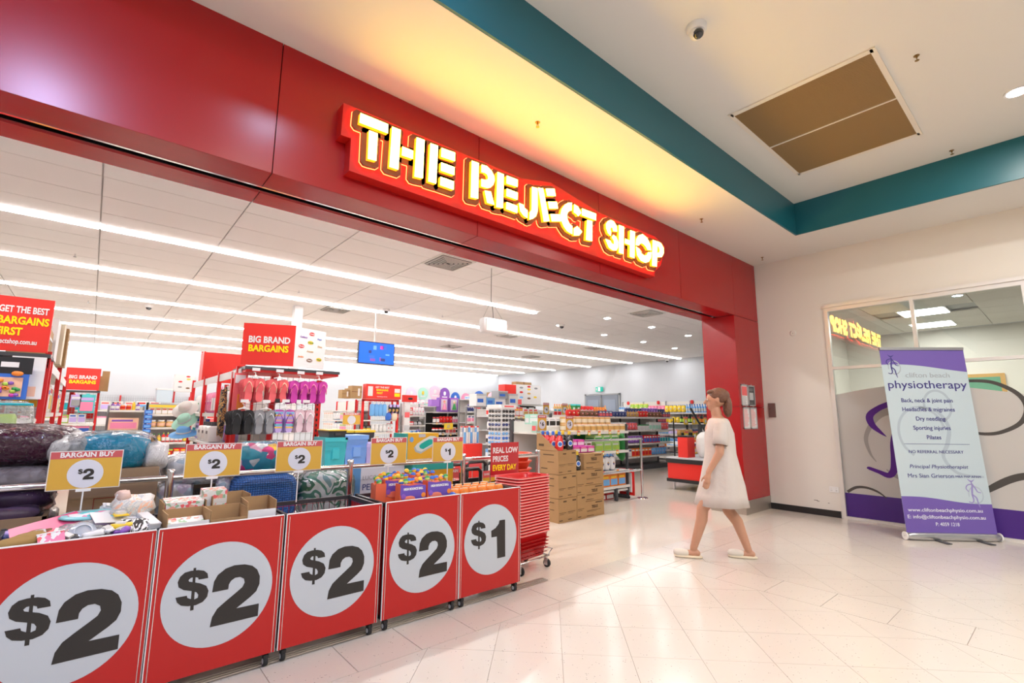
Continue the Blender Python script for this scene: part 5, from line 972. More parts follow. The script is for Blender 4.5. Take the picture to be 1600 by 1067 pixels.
# small wire displays near the checkout
for n, (x, y) in enumerate(((12.0, 7.0), (13.0, 7.2))):
    t = thing('snack_basket_stand', ['left dark wire stand with yellow tickets before the right wall', 'right dark wire stand with yellow tickets before the right wall'][n], 'display stand', (x, y, 0)); q = MB()
    for a in (-.35, .35): q.tube([(a, 0, 0), (a, 0, 1.35)], .02, DARK, 6)
    q.build('post', t)
    for z in (.45, .85): MB().bb(-.40, .40, -.25, .25, z, z+.02, DARK).bb(-.40, .40, -.25, -.24, z, z+.12, DARK).build('tray', t)
    for k, zz in enumerate((.42, .80, 1.18)): 
        for a in (-.2, .22): MB().bb(a-.10, a+.10, -.27, -.262, zz, zz+.2, mat('yellow', .5)).bb(a-.1, a+.1, -.272, -.27, zz+.16, zz+.2, mat('coral', .5)).disc((a, -.272, zz+.08), .05, .05, WHITE, n=14, y1=-.27).build('price_ticket', t)
    for z in (.47, .87): row((x-.38, y-.22, z), X1, FM, .76, [('pouch', (['gold', 'navy'][n], ['brown', 'silver'][n]), (.16, .12, .18), 4)], f'in the {"left" if n == 0 else "right"} dark wire stand {"lower" if z < .6 else "upper"} tray')
# ------------------------------------------------------------------ right wall shelving, strip doors, exit sign
gR = gondola('right_wall_shelving', 'long right wall shelving of drinks and chips', (16.2, 12.3, 0), (0, -1), (-1, 0), 7.0, .5, 1.98, [.35, .75, 1.16, 1.53], 'grey', 'offwhite', mesh=False)
for k in range(5): MB().pillow((.3+k*1.4, .42, 1.93), (.12, .05, .14), mat('red', .5)).build('wall_hook_cap', gR)
WR = 'on the right wall shelving'
row((16.2, 12.2, 1.54), (0, -1), (-1, 0), 6.8, [('bottle', ('skyblue', 'white', 'white'), (.1, .1, .26), 5), ('pouch', ('lime', 'yellow'), (.2, .16, .34), 4), ('pouch', ('pink', 'red'), (.14, .12, .26), 5), ('pouch', ('yellow', 'blue'), (.16, .12, .28), 5), ('bottle', ('skyblue', 'silver', 'blue'), (.09, .09, .3), 14)], WR+' top shelf')
row((16.2, 12.2, 1.17), (0, -1), (-1, 0), 6.8, [('carton', ('green', 'white', 'red'), (.16, .12, .2), 6), ('pouch', ('blue', 'white'), (.14, .1, .22), 5), ('pouch', ('yellow', 'gold'), (.15, .12, .22), 6), ('bottle', ('black', 'lime', 'black'), (.1, .1, .30), 6), ('bottle', ('black', 'orange', 'red'), (.1, .1, .30), 8)], WR+' second shelf')
row((16.2, 12.2, .76), (0, -1), (-1, 0), 6.8, [('carton', ('white', 'teal', 'white'), (.16, .12, .24), 8), ('pouch', ('skyblue', 'white'), (.14, .1, .24), 6), ('carton', ('silver', 'lilac', 'red'), (.14, .12, .2), 8)], WR+' third shelf')
row((16.2, 12.2, .36), (0, -1), (-1, 0), 6.8, [('carton', ('orange', 'white', 'red'), (.18, .12, .24), 8), ('carton', ('skyblue', 'white', 'navy'), (.18, .12, .24), 8)], WR+' bottom shelf')
t = struct('door_1')
DG_ = mat((.20, .23, .28), .35, key='doorgrey')
MB().bb(16.68, 16.75, 12.46, 12.54, 0, 2.36, GREYM).bb(16.68, 16.75, 14.30, 14.38, 0, 2.36, GREYM).bb(16.68, 16.75, 12.46, 14.38, 2.30, 2.36, GREYM).build('door_frame', t)
for a, b in ((12.55, 13.40), (13.44, 14.29)):
    q = MB().bb(16.66, 16.70, a, b, .02, 2.29, DG_).build('door_leaf', t); MB().bb(16.65, 16.66, a+.12, b-.12, 1.3, 2.1, mat((.28, .33, .42), .2, key='doorwin')).build('window', q)
    MB().bb(16.64, 16.66, (a if a > 13 else b)-.03, (a if a > 13 else b)+.03, 1.5, 2.2, GREYM).build('hinge', q)
t = thing('exit_sign', 'green and white running man exit sign above the grey double doors', 'exit sign', (16.72, 13.55, 2.46)); MB().bb(-.05, 0, -.19, .19, 0, .2, mat((.0, .35, .25), .4, emit=.5, key='exitg')).build('casing', t); MB().bb(-.053, -.05, -.07, .05, .02, .18, mat('white', .4, emit=.5)).pillow((-.054, .13, .1), (.004, .04, .12), WHITE).build('symbol', t)
for n, (y, c, l) in enumerate(((13.2, ('red', 'yellow'), 'red and yellow bag'), (12.9, ('red', 'gold'), 'red and gold bag'))): pass
gT = gondola('low_snack_gondola', 'far shelves of red bottles left of the grey double doors', (12.9, 12.6, 0), (1, 0), (0, -1), 3.2, .5, 1.62, [.5, 1.0, 1.48], 'charcoal', 'black')
row((12.95, 12.6, 1.485), X1, FM, 3.1, [('bottle', ('gold', 'red', 'orange'), (.11, .11, .34), 8), ('tub', ('green', 'turquoise', 'white'), (.25, .2, .36), 2), ('pouch', ('red', 'coral'), (.2, .15, .3), 4), ('pouch', ('orange', 'brown'), (.16, .12, .28), 4)], 'on the far shelves left of the grey doors')
row((12.95, 12.6, 1.01), X1, FM, 3.1, [('carton', ('navy', 'red', 'white'), (.2, .15, .3), 8), ('carton', ('green', 'white', 'red'), (.2, .15, .3), 6)], 'lower on the far shelves left of the doors')
# ------------------------------------------------------------------ checkout counter by the pier
t = thing('checkout_counter', 'red and black checkout counter with grey top beside the red pier', 'counter', (8.55, 4.35, 0), 0)
MB().bb(0, 2.2, 0, .95, .20, .50, mat('brightred', .35)).build('front_panel', t); MB().bb(-.02, 2.22, -.02, .97, .50, .58, mat('black', .5)).build('black_band', t); MB().bb(-.02, 2.22, -.02, .97, .58, .60, mat('silver', .4)).build('counter_top', t)
MB().bb(-.02, 2.22, -.02, .97, .15, .21, mat('black', .5)).build('kick_band', t)
for x in (.08, 1.2, 2.1):
    for y in (.08, .88): MB().tube([(x, y, 0), (x, y, .16)], .022, CHROME, 10).build('leg', t)
t = thing('white_carrier_bags', 'bunch of white carrier bags standing on the checkout counter', 'bags', (9.0, 4.75, .60)); MB().pillow((0, 0, .24), (.34, .3, .50), mat('offwhite', .4, bump=.5, bscale=8, key='bagw'), e=.6, wob=.05, ny=10).build('bags', t); MB().tube([(-.1, 0, .45), (-.08, 0, .56), (-.02, 0, .45)], .012, mat('offwhite', .4)).build('handle', t)
t = thing('red_counter_box', 'red box standing behind the white carrier bags', 'box', (8.78, 5.06, .60)); MB().bb(-.07, .2, -.1, .1, 0, .40, mat('brightred', .4)).build('body', t); MB().bb(-.072, .202, -.102, .102, .38, .41, mat('black', .4)).build('rim', t)
t = thing('payment_terminal_pole', 'black angled screen pole above the checkout counter', 'pole', (9.75, 5.2, .60)); MB().tube([(0, 0, 0), (0, 0, .55), (-.25, .1, .95)], .022, DARK, 8).build('pole', t); MB().bb(-.12, .12, -.03, .03, .35, .62, DARK).build('terminal', t)
# ------------------------------------------------------------------ $ bins in front of the shop
def glyph(poly, s=1, ox=0, oz=0): return [((x/1000+ox)*s, (z/1000+oz)*s) for x, z in poly]
BW, BD, BT, BB_ = .578, .50, .785, .070
PANELRED = mat((.46, .010, .008), .42, key='binred'); CIRC = mat((.50, .54, .58), .45, key='bincircle')
def bin_unit(lab, x0, price):
    t = thing('dump_bin', lab, 'dump bin', (x0, 3.02, 0), 0, None)
    f = MB().bb(0, BW, 0, .006, BB_, BT, PANELRED).build('front_panel', t)
    MB().bb(0, BW, -.002, .008, BT, BT+.005, WHITE).bb(-.004, 0, -.002, .008, BB_, BT, WHITE).bb(BW, BW+.004, -.002, .008, BB_, BT, mat('silver', .3, .8)).build('panel_edging', f)
    MB().disc((BW/2, -.0015, .432), .252, .252, CIRC, n=56, y1=0).build('price_circle', f)
    g = MB(); gz = .44; gx = BW/2-.003; D = glyph(DOLLAR); B = glyph(DBAR)
    for p in ((D, B, glyph(TWO)) if price == 2 else (D, B, glyph(ONE))):
        g.prism([(x+gx, z+gz) for x, z in p], -.0028+(.0003 if p is B else 0), -.0016, GLYPH)
    g.build('price_print', f)
    for xx, s in ((0, 1), (BW, -1)): MB().bb(min(xx, xx+s*.006), max(xx, xx+s*.006), .012, BD-.03, BB_+.01, BT-.02, PANELRED).build('side_panel', t)
    fr = MB(); G = mat('charcoal', .4, .4)
    for y in (.012, BD): fr.bb(0, BW, y-.008, y+.008, BT-.03, BT-.005, G).bb(0, BW, y-.008, y+.008, BB_, BB_+.025, G)
    for x in (.009, BW-.009): fr.bb(x-.009, x+.009, 0.012, BD, BT-.03, BT-.005, G).bb(x-.009, x+.009, .004, .03, BB_, BT, G).bb(x-.009, x+.009, BD-.02, BD, BB_, BT, G).bb(x-.009, x+.009, 0.012, BD, BB_, BB_+.025, G)
    fr.build('frame', t)
    wv = MB()
    for k in range(16): x = BW*k/15; wv.bb(x-.0015, x+.0015, BD-.006, BD-.003, BB_, BT-.01, CHROME)
    for k in range(14): z = BB_+.03+k*.05; wv.bb(0, BW, BD-.006, BD-.003, z-.0015, z+.0015, CHROME).bb(.012, .015, 0, BD, z-.0015, z+.0015, CHROME).bb(BW-.015, BW-.012, 0, BD, z-.0015, z+.0015, CHROME)
    for k in range(10): y = BD*k/10; wv.bb(.012, .015, y-.0015, y+.0015, BB_, BT-.01, CHROME).bb(BW-.015, BW-.012, y-.0015, y+.0015, BB_, BT-.01, CHROME)
    wv.build('wire_mesh', t, kind='stuff')
    MB().bb(.01, BW-.01, .02, BD-.01, BB_+.35, BB_+.36, GREYM).build('wire_floor', t)
    for cx in (.035, BW-.035):
        for cy in (.04, BD-.04):
            c = MB().bb(cx-.014, cx+.014, cy-.014, cy+.014, .055, BB_+.004, DARK).bb(cx-.012, cx+.012, cy-.035, cy+.012, .045, .062, DARK).build('caster', t)
            MB().lathe([(.010, -.012), (.026, -.010), (.026, .010), (.010, .012)], 16, RUB, T=Matrix.Translation((cx, cy-.012, .026)) @ Matrix.Rotation(PI/2, 4, 'Y')).lathe([(.014, -.0135), (.014, .0135)], 10, mat('silver', .3), T=Matrix.Translation((cx, cy-.012, .026)) @ Matrix.Rotation(PI/2, 4, 'Y')).build('wheel', c)
    return t
BX = [-.272, .318, .915, 1.527, 2.117]
labs = ['red two dollar dump bin at the left corner, heaped with small homewares', 'red two dollar dump bin second from the left, holding floral cards in cardboard boxes', 'red two dollar dump bin with empty wire basket, middle of the five', 'red two dollar dump bin filled with bouncing ball packs', 'red one dollar dump bin at the right end of the row']
for k in range(5): bin_unit(labs[k], BX[k], 1 if k == 4 else 2)
# -- bin 1: heap of small things
def thing1(name, lab, cat, loc, rot, parts):
    t = thing(name, lab, cat, loc, rot)
    for pn, mb in parts: mb.build(pn, t)
    return t
b1x = -.272
PKM = mat((.80, .10, .24), .35, key='hotpink')
q = MB().bb(-.12, .12, -.08, .08, 0, .006, PKM); cups = MB()
for a in (-.08, 0, .08):
    for b in (-.04, .04): cups.lathe([(.022, -.028), (.034, 0)], 12, PKM, c=(a, b, 0))
thing1('muffin_tray', 'hot pink silicone muffin tray in the leftmost bin', 'baking tray', (-.10, 3.24, .80), (.5, -.22, .1), [('tray', q), ('cups', cups)])
thing1('pink_board', 'dark pink flat board behind the pink muffin tray', 'board', (-.14, 3.33, .80), (.35, -.22, .1), [('board', MB().bb(-.09, .08, -.05, .05, 0, .01, mat((.45, .03, .12), .4, key='dpink'))), ('edge', MB().bb(-.09, .08, -.052, -.05, 0, .012, PKM))])
thing1('patterned_tray', 'turquoise and white patterned oval plate on the bin heap', 'plate', (.08, 3.30, .845), (.12, .02, -.1), [('plate', MB().pillow((0, 0, 0), (.30, .16, .022), mat((.25, .62, .66), .3, key='tplate'), e=.7)), ('rim_pattern', MB().pillow((-.02, -.01, .006), (.2, .1, .016), multi_mat('tpat', ['white', 'turquoise', 'pink', 'white'], 30), e=.8))])
thing1('clear_lid_pack', 'round clear plastic lid pack in the leftmost bin', 'lid', (.03, 3.13, .795), (.75, .1, 0), [('disc', MB().lathe([(.0, .012), (.048, .012), (.055, .0), (.058, -.01)], 28, mat((.45, .50, .56), .15, coat=1, key='clearlid'), caps=False)), ('ring', MB().lathe([(.035, .012), (.035, .016), (.030, .016)], 24, mat((.6, .64, .7), .2, key='clearring'), caps=False)), ('wrapper', MB().pillow((0, 0, -.015), (.17, .15, .05), plastic_film('film2', mixf=.25), e=.6, wob=.08))])
thing1('white_card_pack', 'large white card pack lying in the leftmost bin', 'card pack', (.145, 3.22, .835), (.28, .12, .25), [('card', MB().bb(-.09, .09, -.06, .06, 0, .003, WHITE)), ('backing', MB().bb(-.085, .085, -.055, .055, -.012, 0, mat((.20, .13, .28), .5, key='plumcard')))])
thing1('fabric_mitt', 'mustard brown fabric mitt at the front of the leftmost bin', 'mitt', (-.17, 3.11, .785), (.2, -.1, .3), [('mitt', MB().pillow((0, 0, 0), (.16, .10, .06), mat((.32, .20, .06), .8, key='mustard'), e=.6, wob=.08)), ('thumb', MB().pillow((.06, .05, .0), (.06, .04, .04), mat((.30, .16, .06), .8, key='mustard2'))), ])
thing1('checked_packet', 'pink checked small packet at the front edge of the leftmost bin', 'packet', (-.075, 3.075, .79), (.9, -.1, .15), [('packet', MB().bb(-.045, .045, -.03, .03, 0, .008, multi_mat('check', ['pink', 'white', 'coral'], 60))), ('seal', MB().bb(-.047, .047, .028, .032, 0, .01, mat('white', .4)))])
thing1('grey_card', 'thin pale grey card standing up at the left of the leftmost bin', 'card', (-.255, 3.11, .76), (.1, -.45, .2), [('card', MB().bb(-.002, .002, -.08, .08, 0, .15, mat((.50, .46, .46), .5, key='greycard'))), ('print', MB().bb(.002, .003, -.06, .06, .02, .12, mat('offwhite', .5)))])
thing1('cotton_bag', 'crumpled cream and grey net bag on the right of the bin heap', 'bag', (.215, 3.28, .855), (.1, .15, .3), [('bag', MB().pillow((0, 0, .02), (.17, .12, .11), multi_mat('netbag', ['offwhite', 'silver', 'offwhite', 'peach'], 22, kind='wave'), e=.6, wob=.12, nx=10, ny=8)), ('bag_top', MB().pillow((-.06, 0, .07), (.05, .1, .05), mat((.66, .48, .42), .6, key='netp'), wob=.1))])
thing1('zebra_packet', 'black and white striped packet right front in the leftmost bin', 'packet', (.225, 3.12, .80), (.7, .1, .1), [('packet', MB().pillow((0, 0, 0), (.12, .08, .03), multi_mat('zebra', ['white', 'black', 'white', 'black'], 14, kind='wave', clear=True), e=.4)), ('seal', MB().bb(-.055, .055, .038, .044, -.003, .003, WHITE))])
thing1('white_long_box', 'long white box leaning at the right end of the leftmost bin', 'box', (.272, 3.20, .80), (.25, .1, .35), [('box', MB().bb(-.025, .025, -.10, .10, 0, .03, mat((.62, .64, .68), .5, key='wbox'))), ('lid', MB().bb(-.026, .026, -.101, .101, .024, .031, WHITE))])
rs = random.Random(11)
names = [('yellow', 'small yellow clip'), ('white', 'small white packet'), ('purple', 'purple edged packet'), ('yellow', 'yellow twist'), ('white', 'crumpled clear packet'), ('teal', 'teal handle'), ('grey', 'grey pouch'), ('navy', 'navy label packet'), ('silver', 'silver wrap'), ('brown', 'brown wooden spatula'), ('coral', 'coral sachet'), ('charcoal', 'charcoal sleeve')]
spots = [(.17, 3.12, .81), (.12, 3.10, .80), (.17, 3.08, .79), (.165, 3.19, .85), (.07, 3.08, .79), (.10, 3.40, .85), (-.02, 3.42, .83), (.0, 3.20, .80), (.13, 3.40, .86), (-.12, 3.17, .80), (-.05, 3.16, .80), (-.02, 3.10, .785)]
where_ = ['front right', 'front middle right', 'front edge right', 'upper right', 'front centre', 'back centre', 'back left', 'middle', 'back right', 'left middle', 'left centre', 'front left centre']
for (c, l), p, wv_ in zip(names, spots, where_):
    t = thing(l.replace(' ', '_'), f'{l} in the leftmost bin, {wv_} of the heap', l.split()[-1], p, (rs.uniform(-.5, .5), rs.uniform(-.3, .3), rs.uniform(0, 3)))
    MB().pillow((0, 0, 0), (rs.uniform(.06, .10), rs.uniform(.035, .06), rs.uniform(.012, .03)), mat(c, .35), e=.5, wob=.12, seed=int(p[0]*1000)).build('body', t)
    MB().bb(-.02, .02, -.012, .012, .004, .018, mat(['white', 'offwhite', 'silver'][int(p[1]*100) % 3], .4)).build('label', t)
fill = MB(); rs = random.Random(4)
for k in range(60): fill.pillow((rs.uniform(-.25, .28), rs.uniform(3.07, 3.48), rs.uniform(.70, .77)), (rs.uniform(.05, .12), rs.uniform(.04, .1), rs.uniform(.02, .05)), mat(['silver', 'offwhite', 'navy', 'grey', 'pink', 'teal', 'charcoal', 'lilac'][k % 8], .35), nx=4, ny=4, e=.6, wob=.1, seed=k)
fill.build('bin_fill', None, label='layer of small wrapped homewares filling the leftmost bin', cat='homewares', kind='stuff')
# -- bin 2: cardboard trays with floral cards
FLOR = multi_mat('floral', [(.80, .80, .76), (.78, .79, .74), 'coral', (.80, .78, .74), (.35, .55, .35), (.80, .80, .76), (.85, .40, .30)], 60, rough=.5)
def open_tray(lab, loc, w, d, h, rz, out=CARD):
    t = thing('open_cardboard_box', lab, 'box', loc, rz); T = .004
    MB().bb(-w/2, w/2, -d/2, -d/2+T, 0, h*.72, out).build('front_flap', t); MB().bb(-w/2, w/2, d/2-T, d/2, 0, h, CARD).build('back_flap', t)
    MB().bb(-w/2, -w/2+T, -d/2, d/2, 0, h, CARD).build('side_flap', t); MB().bb(w/2-T, w/2, -d/2, d/2, 0, h, CARD).build('side_flap', t); MB().bb(-w/2, w/2, -d/2, d/2, 0, T, CARD).build('base', t); return t
open_tray('open cardboard box of floral cards at the left of the second bin', (.44, 3.16, .68), .19, .18, .165, .05, WHITE); open_tray('open cardboard box with floral cards in the middle of the second bin', (.63, 3.17, .675), .18, .18, .165, .02)
open_tray('empty open cardboard box at the right of the second bin', (.80, 3.20, .70), .15, .22, .165, -.05, WHITE); open_tray('open cardboard box behind, left rear of the second bin', (.45, 3.38, .70), .2, .18, .17, .03, WHITE); open_tray('open cardboard box behind, middle rear of the second bin', (.68, 3.40, .71), .2, .18, .17, .03)
def flat_pack(lab, loc, w, d, h, rot, n=1):
    t = thing('floral_card_pack', lab, 'card pack', loc, rot); MB().bb(-w/2, w/2, -d/2, d/2, 0, h, FLOR).build('cards', t); MB().bb(-w/2-.001, w/2+.001, -d/2-.001, d/2+.001, h*.4, h*.6, mat('offwhite', .5)).build('side_band', t)
flat_pack('floral card pack lying flat in the left open box', (.44, 3.15, .70), .165, .15, .085, (.35, 0, .05)); flat_pack('floral card pack in the middle open box, mostly hidden', (.635, 3.15, .69), .16, .15, .065, (.25, 0, .02))
flat_pack('floral card pack standing in the left rear box', (.45, 3.38, .76), .18, .13, .115, (.1, 0, .03)); flat_pack('floral card pack with coral print standing in the middle rear box', (.60, 3.40, .80), .12, .1, .115, (.1, 0, .03))
# -- bin 4: bouncing ball packs
def ball_pack(lab, loc, rz=0, k=0):
    t = thing('bouncing_ball_pack', lab, 'toy pack', loc, rz); MB().prism([(-.10, 0), (.10, 0), (.10, .14), (.05, .15), (-.03, .145), (-.10, .16)], -.035, .035, mat((.80, .14, .06), .4, key='ballred')).build('box', t)
    MB().prism([(-.098, .085), (-.03, .07), (.03, .05), (.098, .045), (.098, .139), (.05, .149), (-.03, .144), (-.098, .155)], -.0375, -.035, mat((.13, .07, .42), .4, key='ballpurple')).disc((.08, -.039, .075), .017, .017, mat('orange', .4), n=16, y1=-.036).disc((-.075, -.040, .075), .018, .018, mat('purple', .4), n=16, y1=-.036).pillow((-.03, -.036, .055), (.11, .006, .05), mat((.86, .22, .14), .4, key='ballcoral'), e=.9).build('printed_front', t)
    text('HIGH BOUNCE BALL', .022, mat('white', .5), t, (.0, -.0385, .122), UP, bold=.04, fit=.15)
    cl = [('blue', 'yellow'), ('palegreen', 'green'), ('yellow', 'blue'), ('orange', 'blue'), ('lime', 'orange')]; rs = random.Random(k)
    for j in range(6):
        a, b = cl[(j+k) % 5]; T = Matrix.Translation((-.075+j*.030+rs.uniform(-.004, .004), rs.uniform(-.015, .015), .16+rs.uniform(0, .016))) @ Matrix.Rotation(rs.uniform(-.6, .6), 4, 'X')
        MB().lathe([(.019*math.cos(x), .019*math.sin(x)) for x in (-1.5, -.9, -.45, 0)], 12, mat(a, .4), T=T, caps=False).lathe([(.019*math.cos(x), .019*math.sin(x)) for x in (0, .45, .9, 1.5)], 12, mat(b, .4), T=T, caps=False).build('ball', t)
for k, (x, y, z, rz, l) in enumerate(((1.745, 3.10, .76, 0, 'bouncing ball pack at the front left of the fourth bin'), (1.965, 3.11, .765, 0, 'bouncing ball pack at the front right of the fourth bin'), (1.70, 3.24, .78, .03, 'bouncing ball pack behind the front left one'), (1.93, 3.26, .785, -.02, 'bouncing ball pack behind the front right one'), (1.72, 3.38, .78, .05, 'rearmost left bouncing ball pack in the fourth bin'), (1.95, 3.40, .79, 0, 'rearmost right bouncing ball pack in the fourth bin'), (1.60, 3.30, .755, 1.3, 'bouncing ball pack turned sideways at the left wall of the fourth bin'))): ball_pack(l, (x, y, z-.03), rz, k)
for k, (x, y, z) in enumerate(((1.895, 3.055, .755), (2.075, 3.07, .77), (2.045, 3.12, .78), (1.60, 3.10, .74))):
    t = thing('loose_bouncing_ball', ['loose yellow and blue ball between the two front ball packs', 'loose orange and blue ball at the right front of the fourth bin', 'loose yellow ball beside the orange one in the fourth bin', 'loose ball at the left front corner of the fourth bin'][k], 'ball', (x, y, z), (.3, .2, k)); a, b = [('yellow', 'blue'), ('orange', 'blue'), ('gold', 'green'), ('purple', 'lime')][k]
    MB().lathe([(.03*math.cos(x_), .03*math.sin(x_)) for x_ in (-1.5, -1, -.5, 0)], 16, mat(a, .4), caps=False).build('lower_half', t); MB().lathe([(.03*math.cos(x_), .03*math.sin(x_)) for x_ in (0, .5, 1, 1.5)], 16, mat(b, .4), caps=False).build('upper_half', t)
# -- bin 5: low layer of orange snack packs
for i in range(6):
    for j in range(3):
        put('pouch', ('orange', 'cream', 'brown'), (.075, .05, .09), (2.18+i*.088, 3.20+j*.1, .71), random.uniform(-.2, .2), 'lying in the one dollar bin', noun='snack pack', group='snack packs in the one dollar bin')
MB().bb(2.13, 2.68, 3.05, 3.5, .66, .70, CARD).build('snack_tray', None, label='brown tray lining the one dollar bin under the snack packs', cat='tray')
# ------------------------------------------------------------------ chrome rail behind the bins, with its signs
t = thing('chrome_rail_barrier', 'long chrome rail barrier behind the dump bins', 'barrier', (0, 3.86, 0)); MB().tube([(-2.2, 0, .945), (3.72, 0, .945)], .019, CHROME, 10).build('top_rail', t); MB().tube([(-2.2, 0, .52), (3.72, 0, .52)], .016, CHROME, 10).build('lower_rail', t)
for x in (-.95, .43, 1.62, 2.72, 3.70):
    MB().tube([(x, 0, 0), (x, 0, .985)], .023, CHROME, 12).build('post', t); MB().lathe([(.055, 0), (.05, .012)], 16, CHROME, c=(x, 0, 0)).build('floor_flange', t); MB().lathe([(.026, .975), (.026, .995), (.02, 1.0)], 12, CHROME, c=(x, 0, 0)).build('post_cap', t)
for x, p, y, z, l, pole in ((.012, '2', 3.42, .962, 'yellow bargain buy two dollar sign over the leftmost bin', .20), (.588, '2', 3.42, .982, 'yellow bargain buy two dollar sign over the second bin, left of the tropical cushion', .2), (1.082, '2', 3.42, .985, 'yellow bargain buy two dollar sign right of the tropical cushion', .2),
                      (1.728, '2', 3.42, .992, 'yellow bargain buy two dollar sign left of the yellow pool float box', .2), (2.254, '1', 3.42, .985, 'yellow bargain buy one dollar sign over the right end bin', .2)):
    yellow_sign('bargain_buy_sign', l, (x, y, z), .292, .195, p, pole, rz=random.uniform(-.02, .02), hs=.0335)
t = thing('real_low_prices_sign', 'red sign reading REAL LOW PRICES EVERY DAY beside the basket stack', 'sign', (3.10, 3.70, .80), 0); MB().bb(-.175, .175, -.004, .0, 0, .30, mat((.50, .01, .02), .35, key='darkredsign', coat=.5)).build('board', t)
for s, z, M in (('REAL LOW', .225, WHITE), ('PRICES', .145, WHITE), ('EVERY DAY', .062, YLET)): text(s, .073, M, t, (-.155, -.0055, z), UP, bold=.03, align='LEFT', sx=.88 if s != 'EVERY DAY' else .80)
MB().tube([(-.17, .01, .1), (-.17, .01, -.8)], .006, CHROME, 6).build('stem', t)
# ------------------------------------------------------------------ stock piled behind the rail
t = thing('low_stock_platform', 'low white platform behind the chrome rail under the cushions', 'platform', (0, 4.0, 0)); MB().bb(-1.4, 2.9, .28, .62, .52, .55, WHITE).bb(.45, 2.9, .02, .28, .52, .55, WHITE).build('deck', t)
for x in (-1.35, .7, 2.85): MB().bb(x-.02, x+.02, .30, .60, 0, .52, GREYM).build('trestle', t)
PLUM = mat((.060, .002, .032), .22, key='plum', bump=1.0, bscale=20, spec=.9)
def bagged(lab, loc, dims, M, rot=0, fs=1.06, seed=1, fm=.0, film='film3'):
    t = thing('bagged_quilt', lab, 'bedding', loc, rot); MB().pillow((0, 0, dims[2]/2), dims, M, nx=14, ny=12, e=.62, wob=.022, seed=seed).build('quilt', t)
    MB().pillow((0, 0, dims[2]/2), [d*fs for d in dims], plastic_film(film, mixf=fm), nx=14, ny=12, e=.55, wob=.03, seed=seed+3).build('plastic_bag', t); return t
bagged('plum quilt in a clear glossy bag, top of the left pile', (-.36, 4.30, 1.03), (.62, .40, .25), PLUM, .05, seed=2)
bagged('pale grey folded quilt under the plum one', (-.40, 4.28, .90), (.60, .42, .14), mat((.36, .33, .37), .7, key='gq', bump=.4, bscale=9), 0, seed=4, fm=.05); bagged('dark purple quilt under the pale grey one', (-.42, 4.28, .76), (.60, .42, .15), mat((.045, .015, .07), .5, key='dpq', bump=.4, bscale=9), 0, seed=5, fm=.05)
bagged('lowest grey quilt of the left pile behind the rail', (-.40, 4.28, .62), (.60, .42, .15), mat((.22, .22, .25), .5, key='lgq', bump=.4, bscale=9), 0, seed=6, fm=.06)
bagged('bright teal quilt in a clear puffy bag between the plum one and the floral pillow', (.13, 4.22, .98), (.44, .36, .24), mat((.0, .31, .52), .25, key='tq', bump=1.0, bscale=18, spec=.8), -.05, fs=1.14, seed=7, fm=.0)
for lab_, x_, y_, z_, w_, h_, s_ in (('crumpled clear plastic bulging between the plum and teal quilts', -.075, 4.20, 1.02, .20, .20, 21), ('crumpled clear plastic end at the right of the teal quilt', .36, 4.18, .98, .14, .18, 22)):
    t = thing('plastic_wrap', lab_, 'plastic wrap', (x_, y_, z_)); MB().pillow((0, 0, h_/2), (w_, .30, h_), plastic_film('film5', mixf=.55, bump=1.0, scale=22), nx=12, ny=10, e=.7, wob=.07, seed=s_).build('film', t); MB().pillow((0, .02, h_*.45), (w_*.7, .22, h_*.7), plastic_film('film5'), nx=8, ny=8, e=.7, wob=.09, seed=s_+1).build('inner_fold', t)

bagged('white fluffy pillow under the teal quilt', (.14, 4.24, .88), (.42, .38, .14), mat((.72, .72, .74), .7, key='wq'), 0, seed=8)
FP = multi_mat('floralgrey', [(.74, .74, .76), (.76, .76, .78), (.42, .52, .60), (.75, .75, .77), (.60, .52, .62), (.76, .77, .79)], 20, rough=.6)
bagged('white pillow with faint blue flowers behind the second sign', (.60, 4.28, .84), (.36, .34, .22), FP, 0, seed=9, fm=.10); bagged('lower white flower printed pillow pack left of the blue textured one', (.50, 4.16, .56), (.30, .25, .32), FP, 0, seed=10, fm=.10); bagged('upright flower printed pillow pack beside the black box', (.79, 4.25, .60), (.14, .3, .30), FP, 0, seed=11, fm=.10)
def dimple(key, col):
    if key in MATS: return MATS[key]
    M = mat(col, .55, key=key); nt = M.node_tree; b = nt.nodes['Principled BSDF']; tc = nt.nodes.new('ShaderNodeTexCoord'); v = nt.nodes.new('ShaderNodeTexVoronoi'); v.inputs['Scale'].default_value = 62; bp = nt.nodes.new('ShaderNodeBump'); bp.inputs['Strength'].default_value = .9; bp.inputs['Distance'].default_value = .012; bp.invert = True
    v.inputs['Randomness'].default_value = .12
    nt.links.new(tc.outputs['Object'], v.inputs['Vector']); nt.links.new(v.outputs['Distance'], bp.inputs['Height']); nt.links.new(bp.outputs['Normal'], b.inputs['Normal'])
    r = nt.nodes.new('ShaderNodeValToRGB'); r.color_ramp.elements[0].color = (*[c*1.7 for c in col], 1); r.color_ramp.elements[0].position = .1; r.color_ramp.elements[1].color = (*[c*.6 for c in col], 1); r.color_ramp.elements[1].position = .6; nt.links.new(v.outputs['Distance'], r.inputs[0]); nt.links.new(r.outputs[0], b.inputs['Base Color'])
    return M
t = thing('blue_cushion_roll', 'royal blue dimpled bath mat roll behind the second bin', 'bath mat', (1.05, 4.12, .56)); MB().pillow((0, 0, .17), (.46, .30, .36), dimple('dimple', (.018, .10, .34)), e=.45, nx=14, ny=12).build('mat_roll', t); MB().pillow((0, .02, .17), (.48, .22, .30), mat((.02, .09, .30), .6, key='bluebk'), e=.5).build('inner_roll', t)
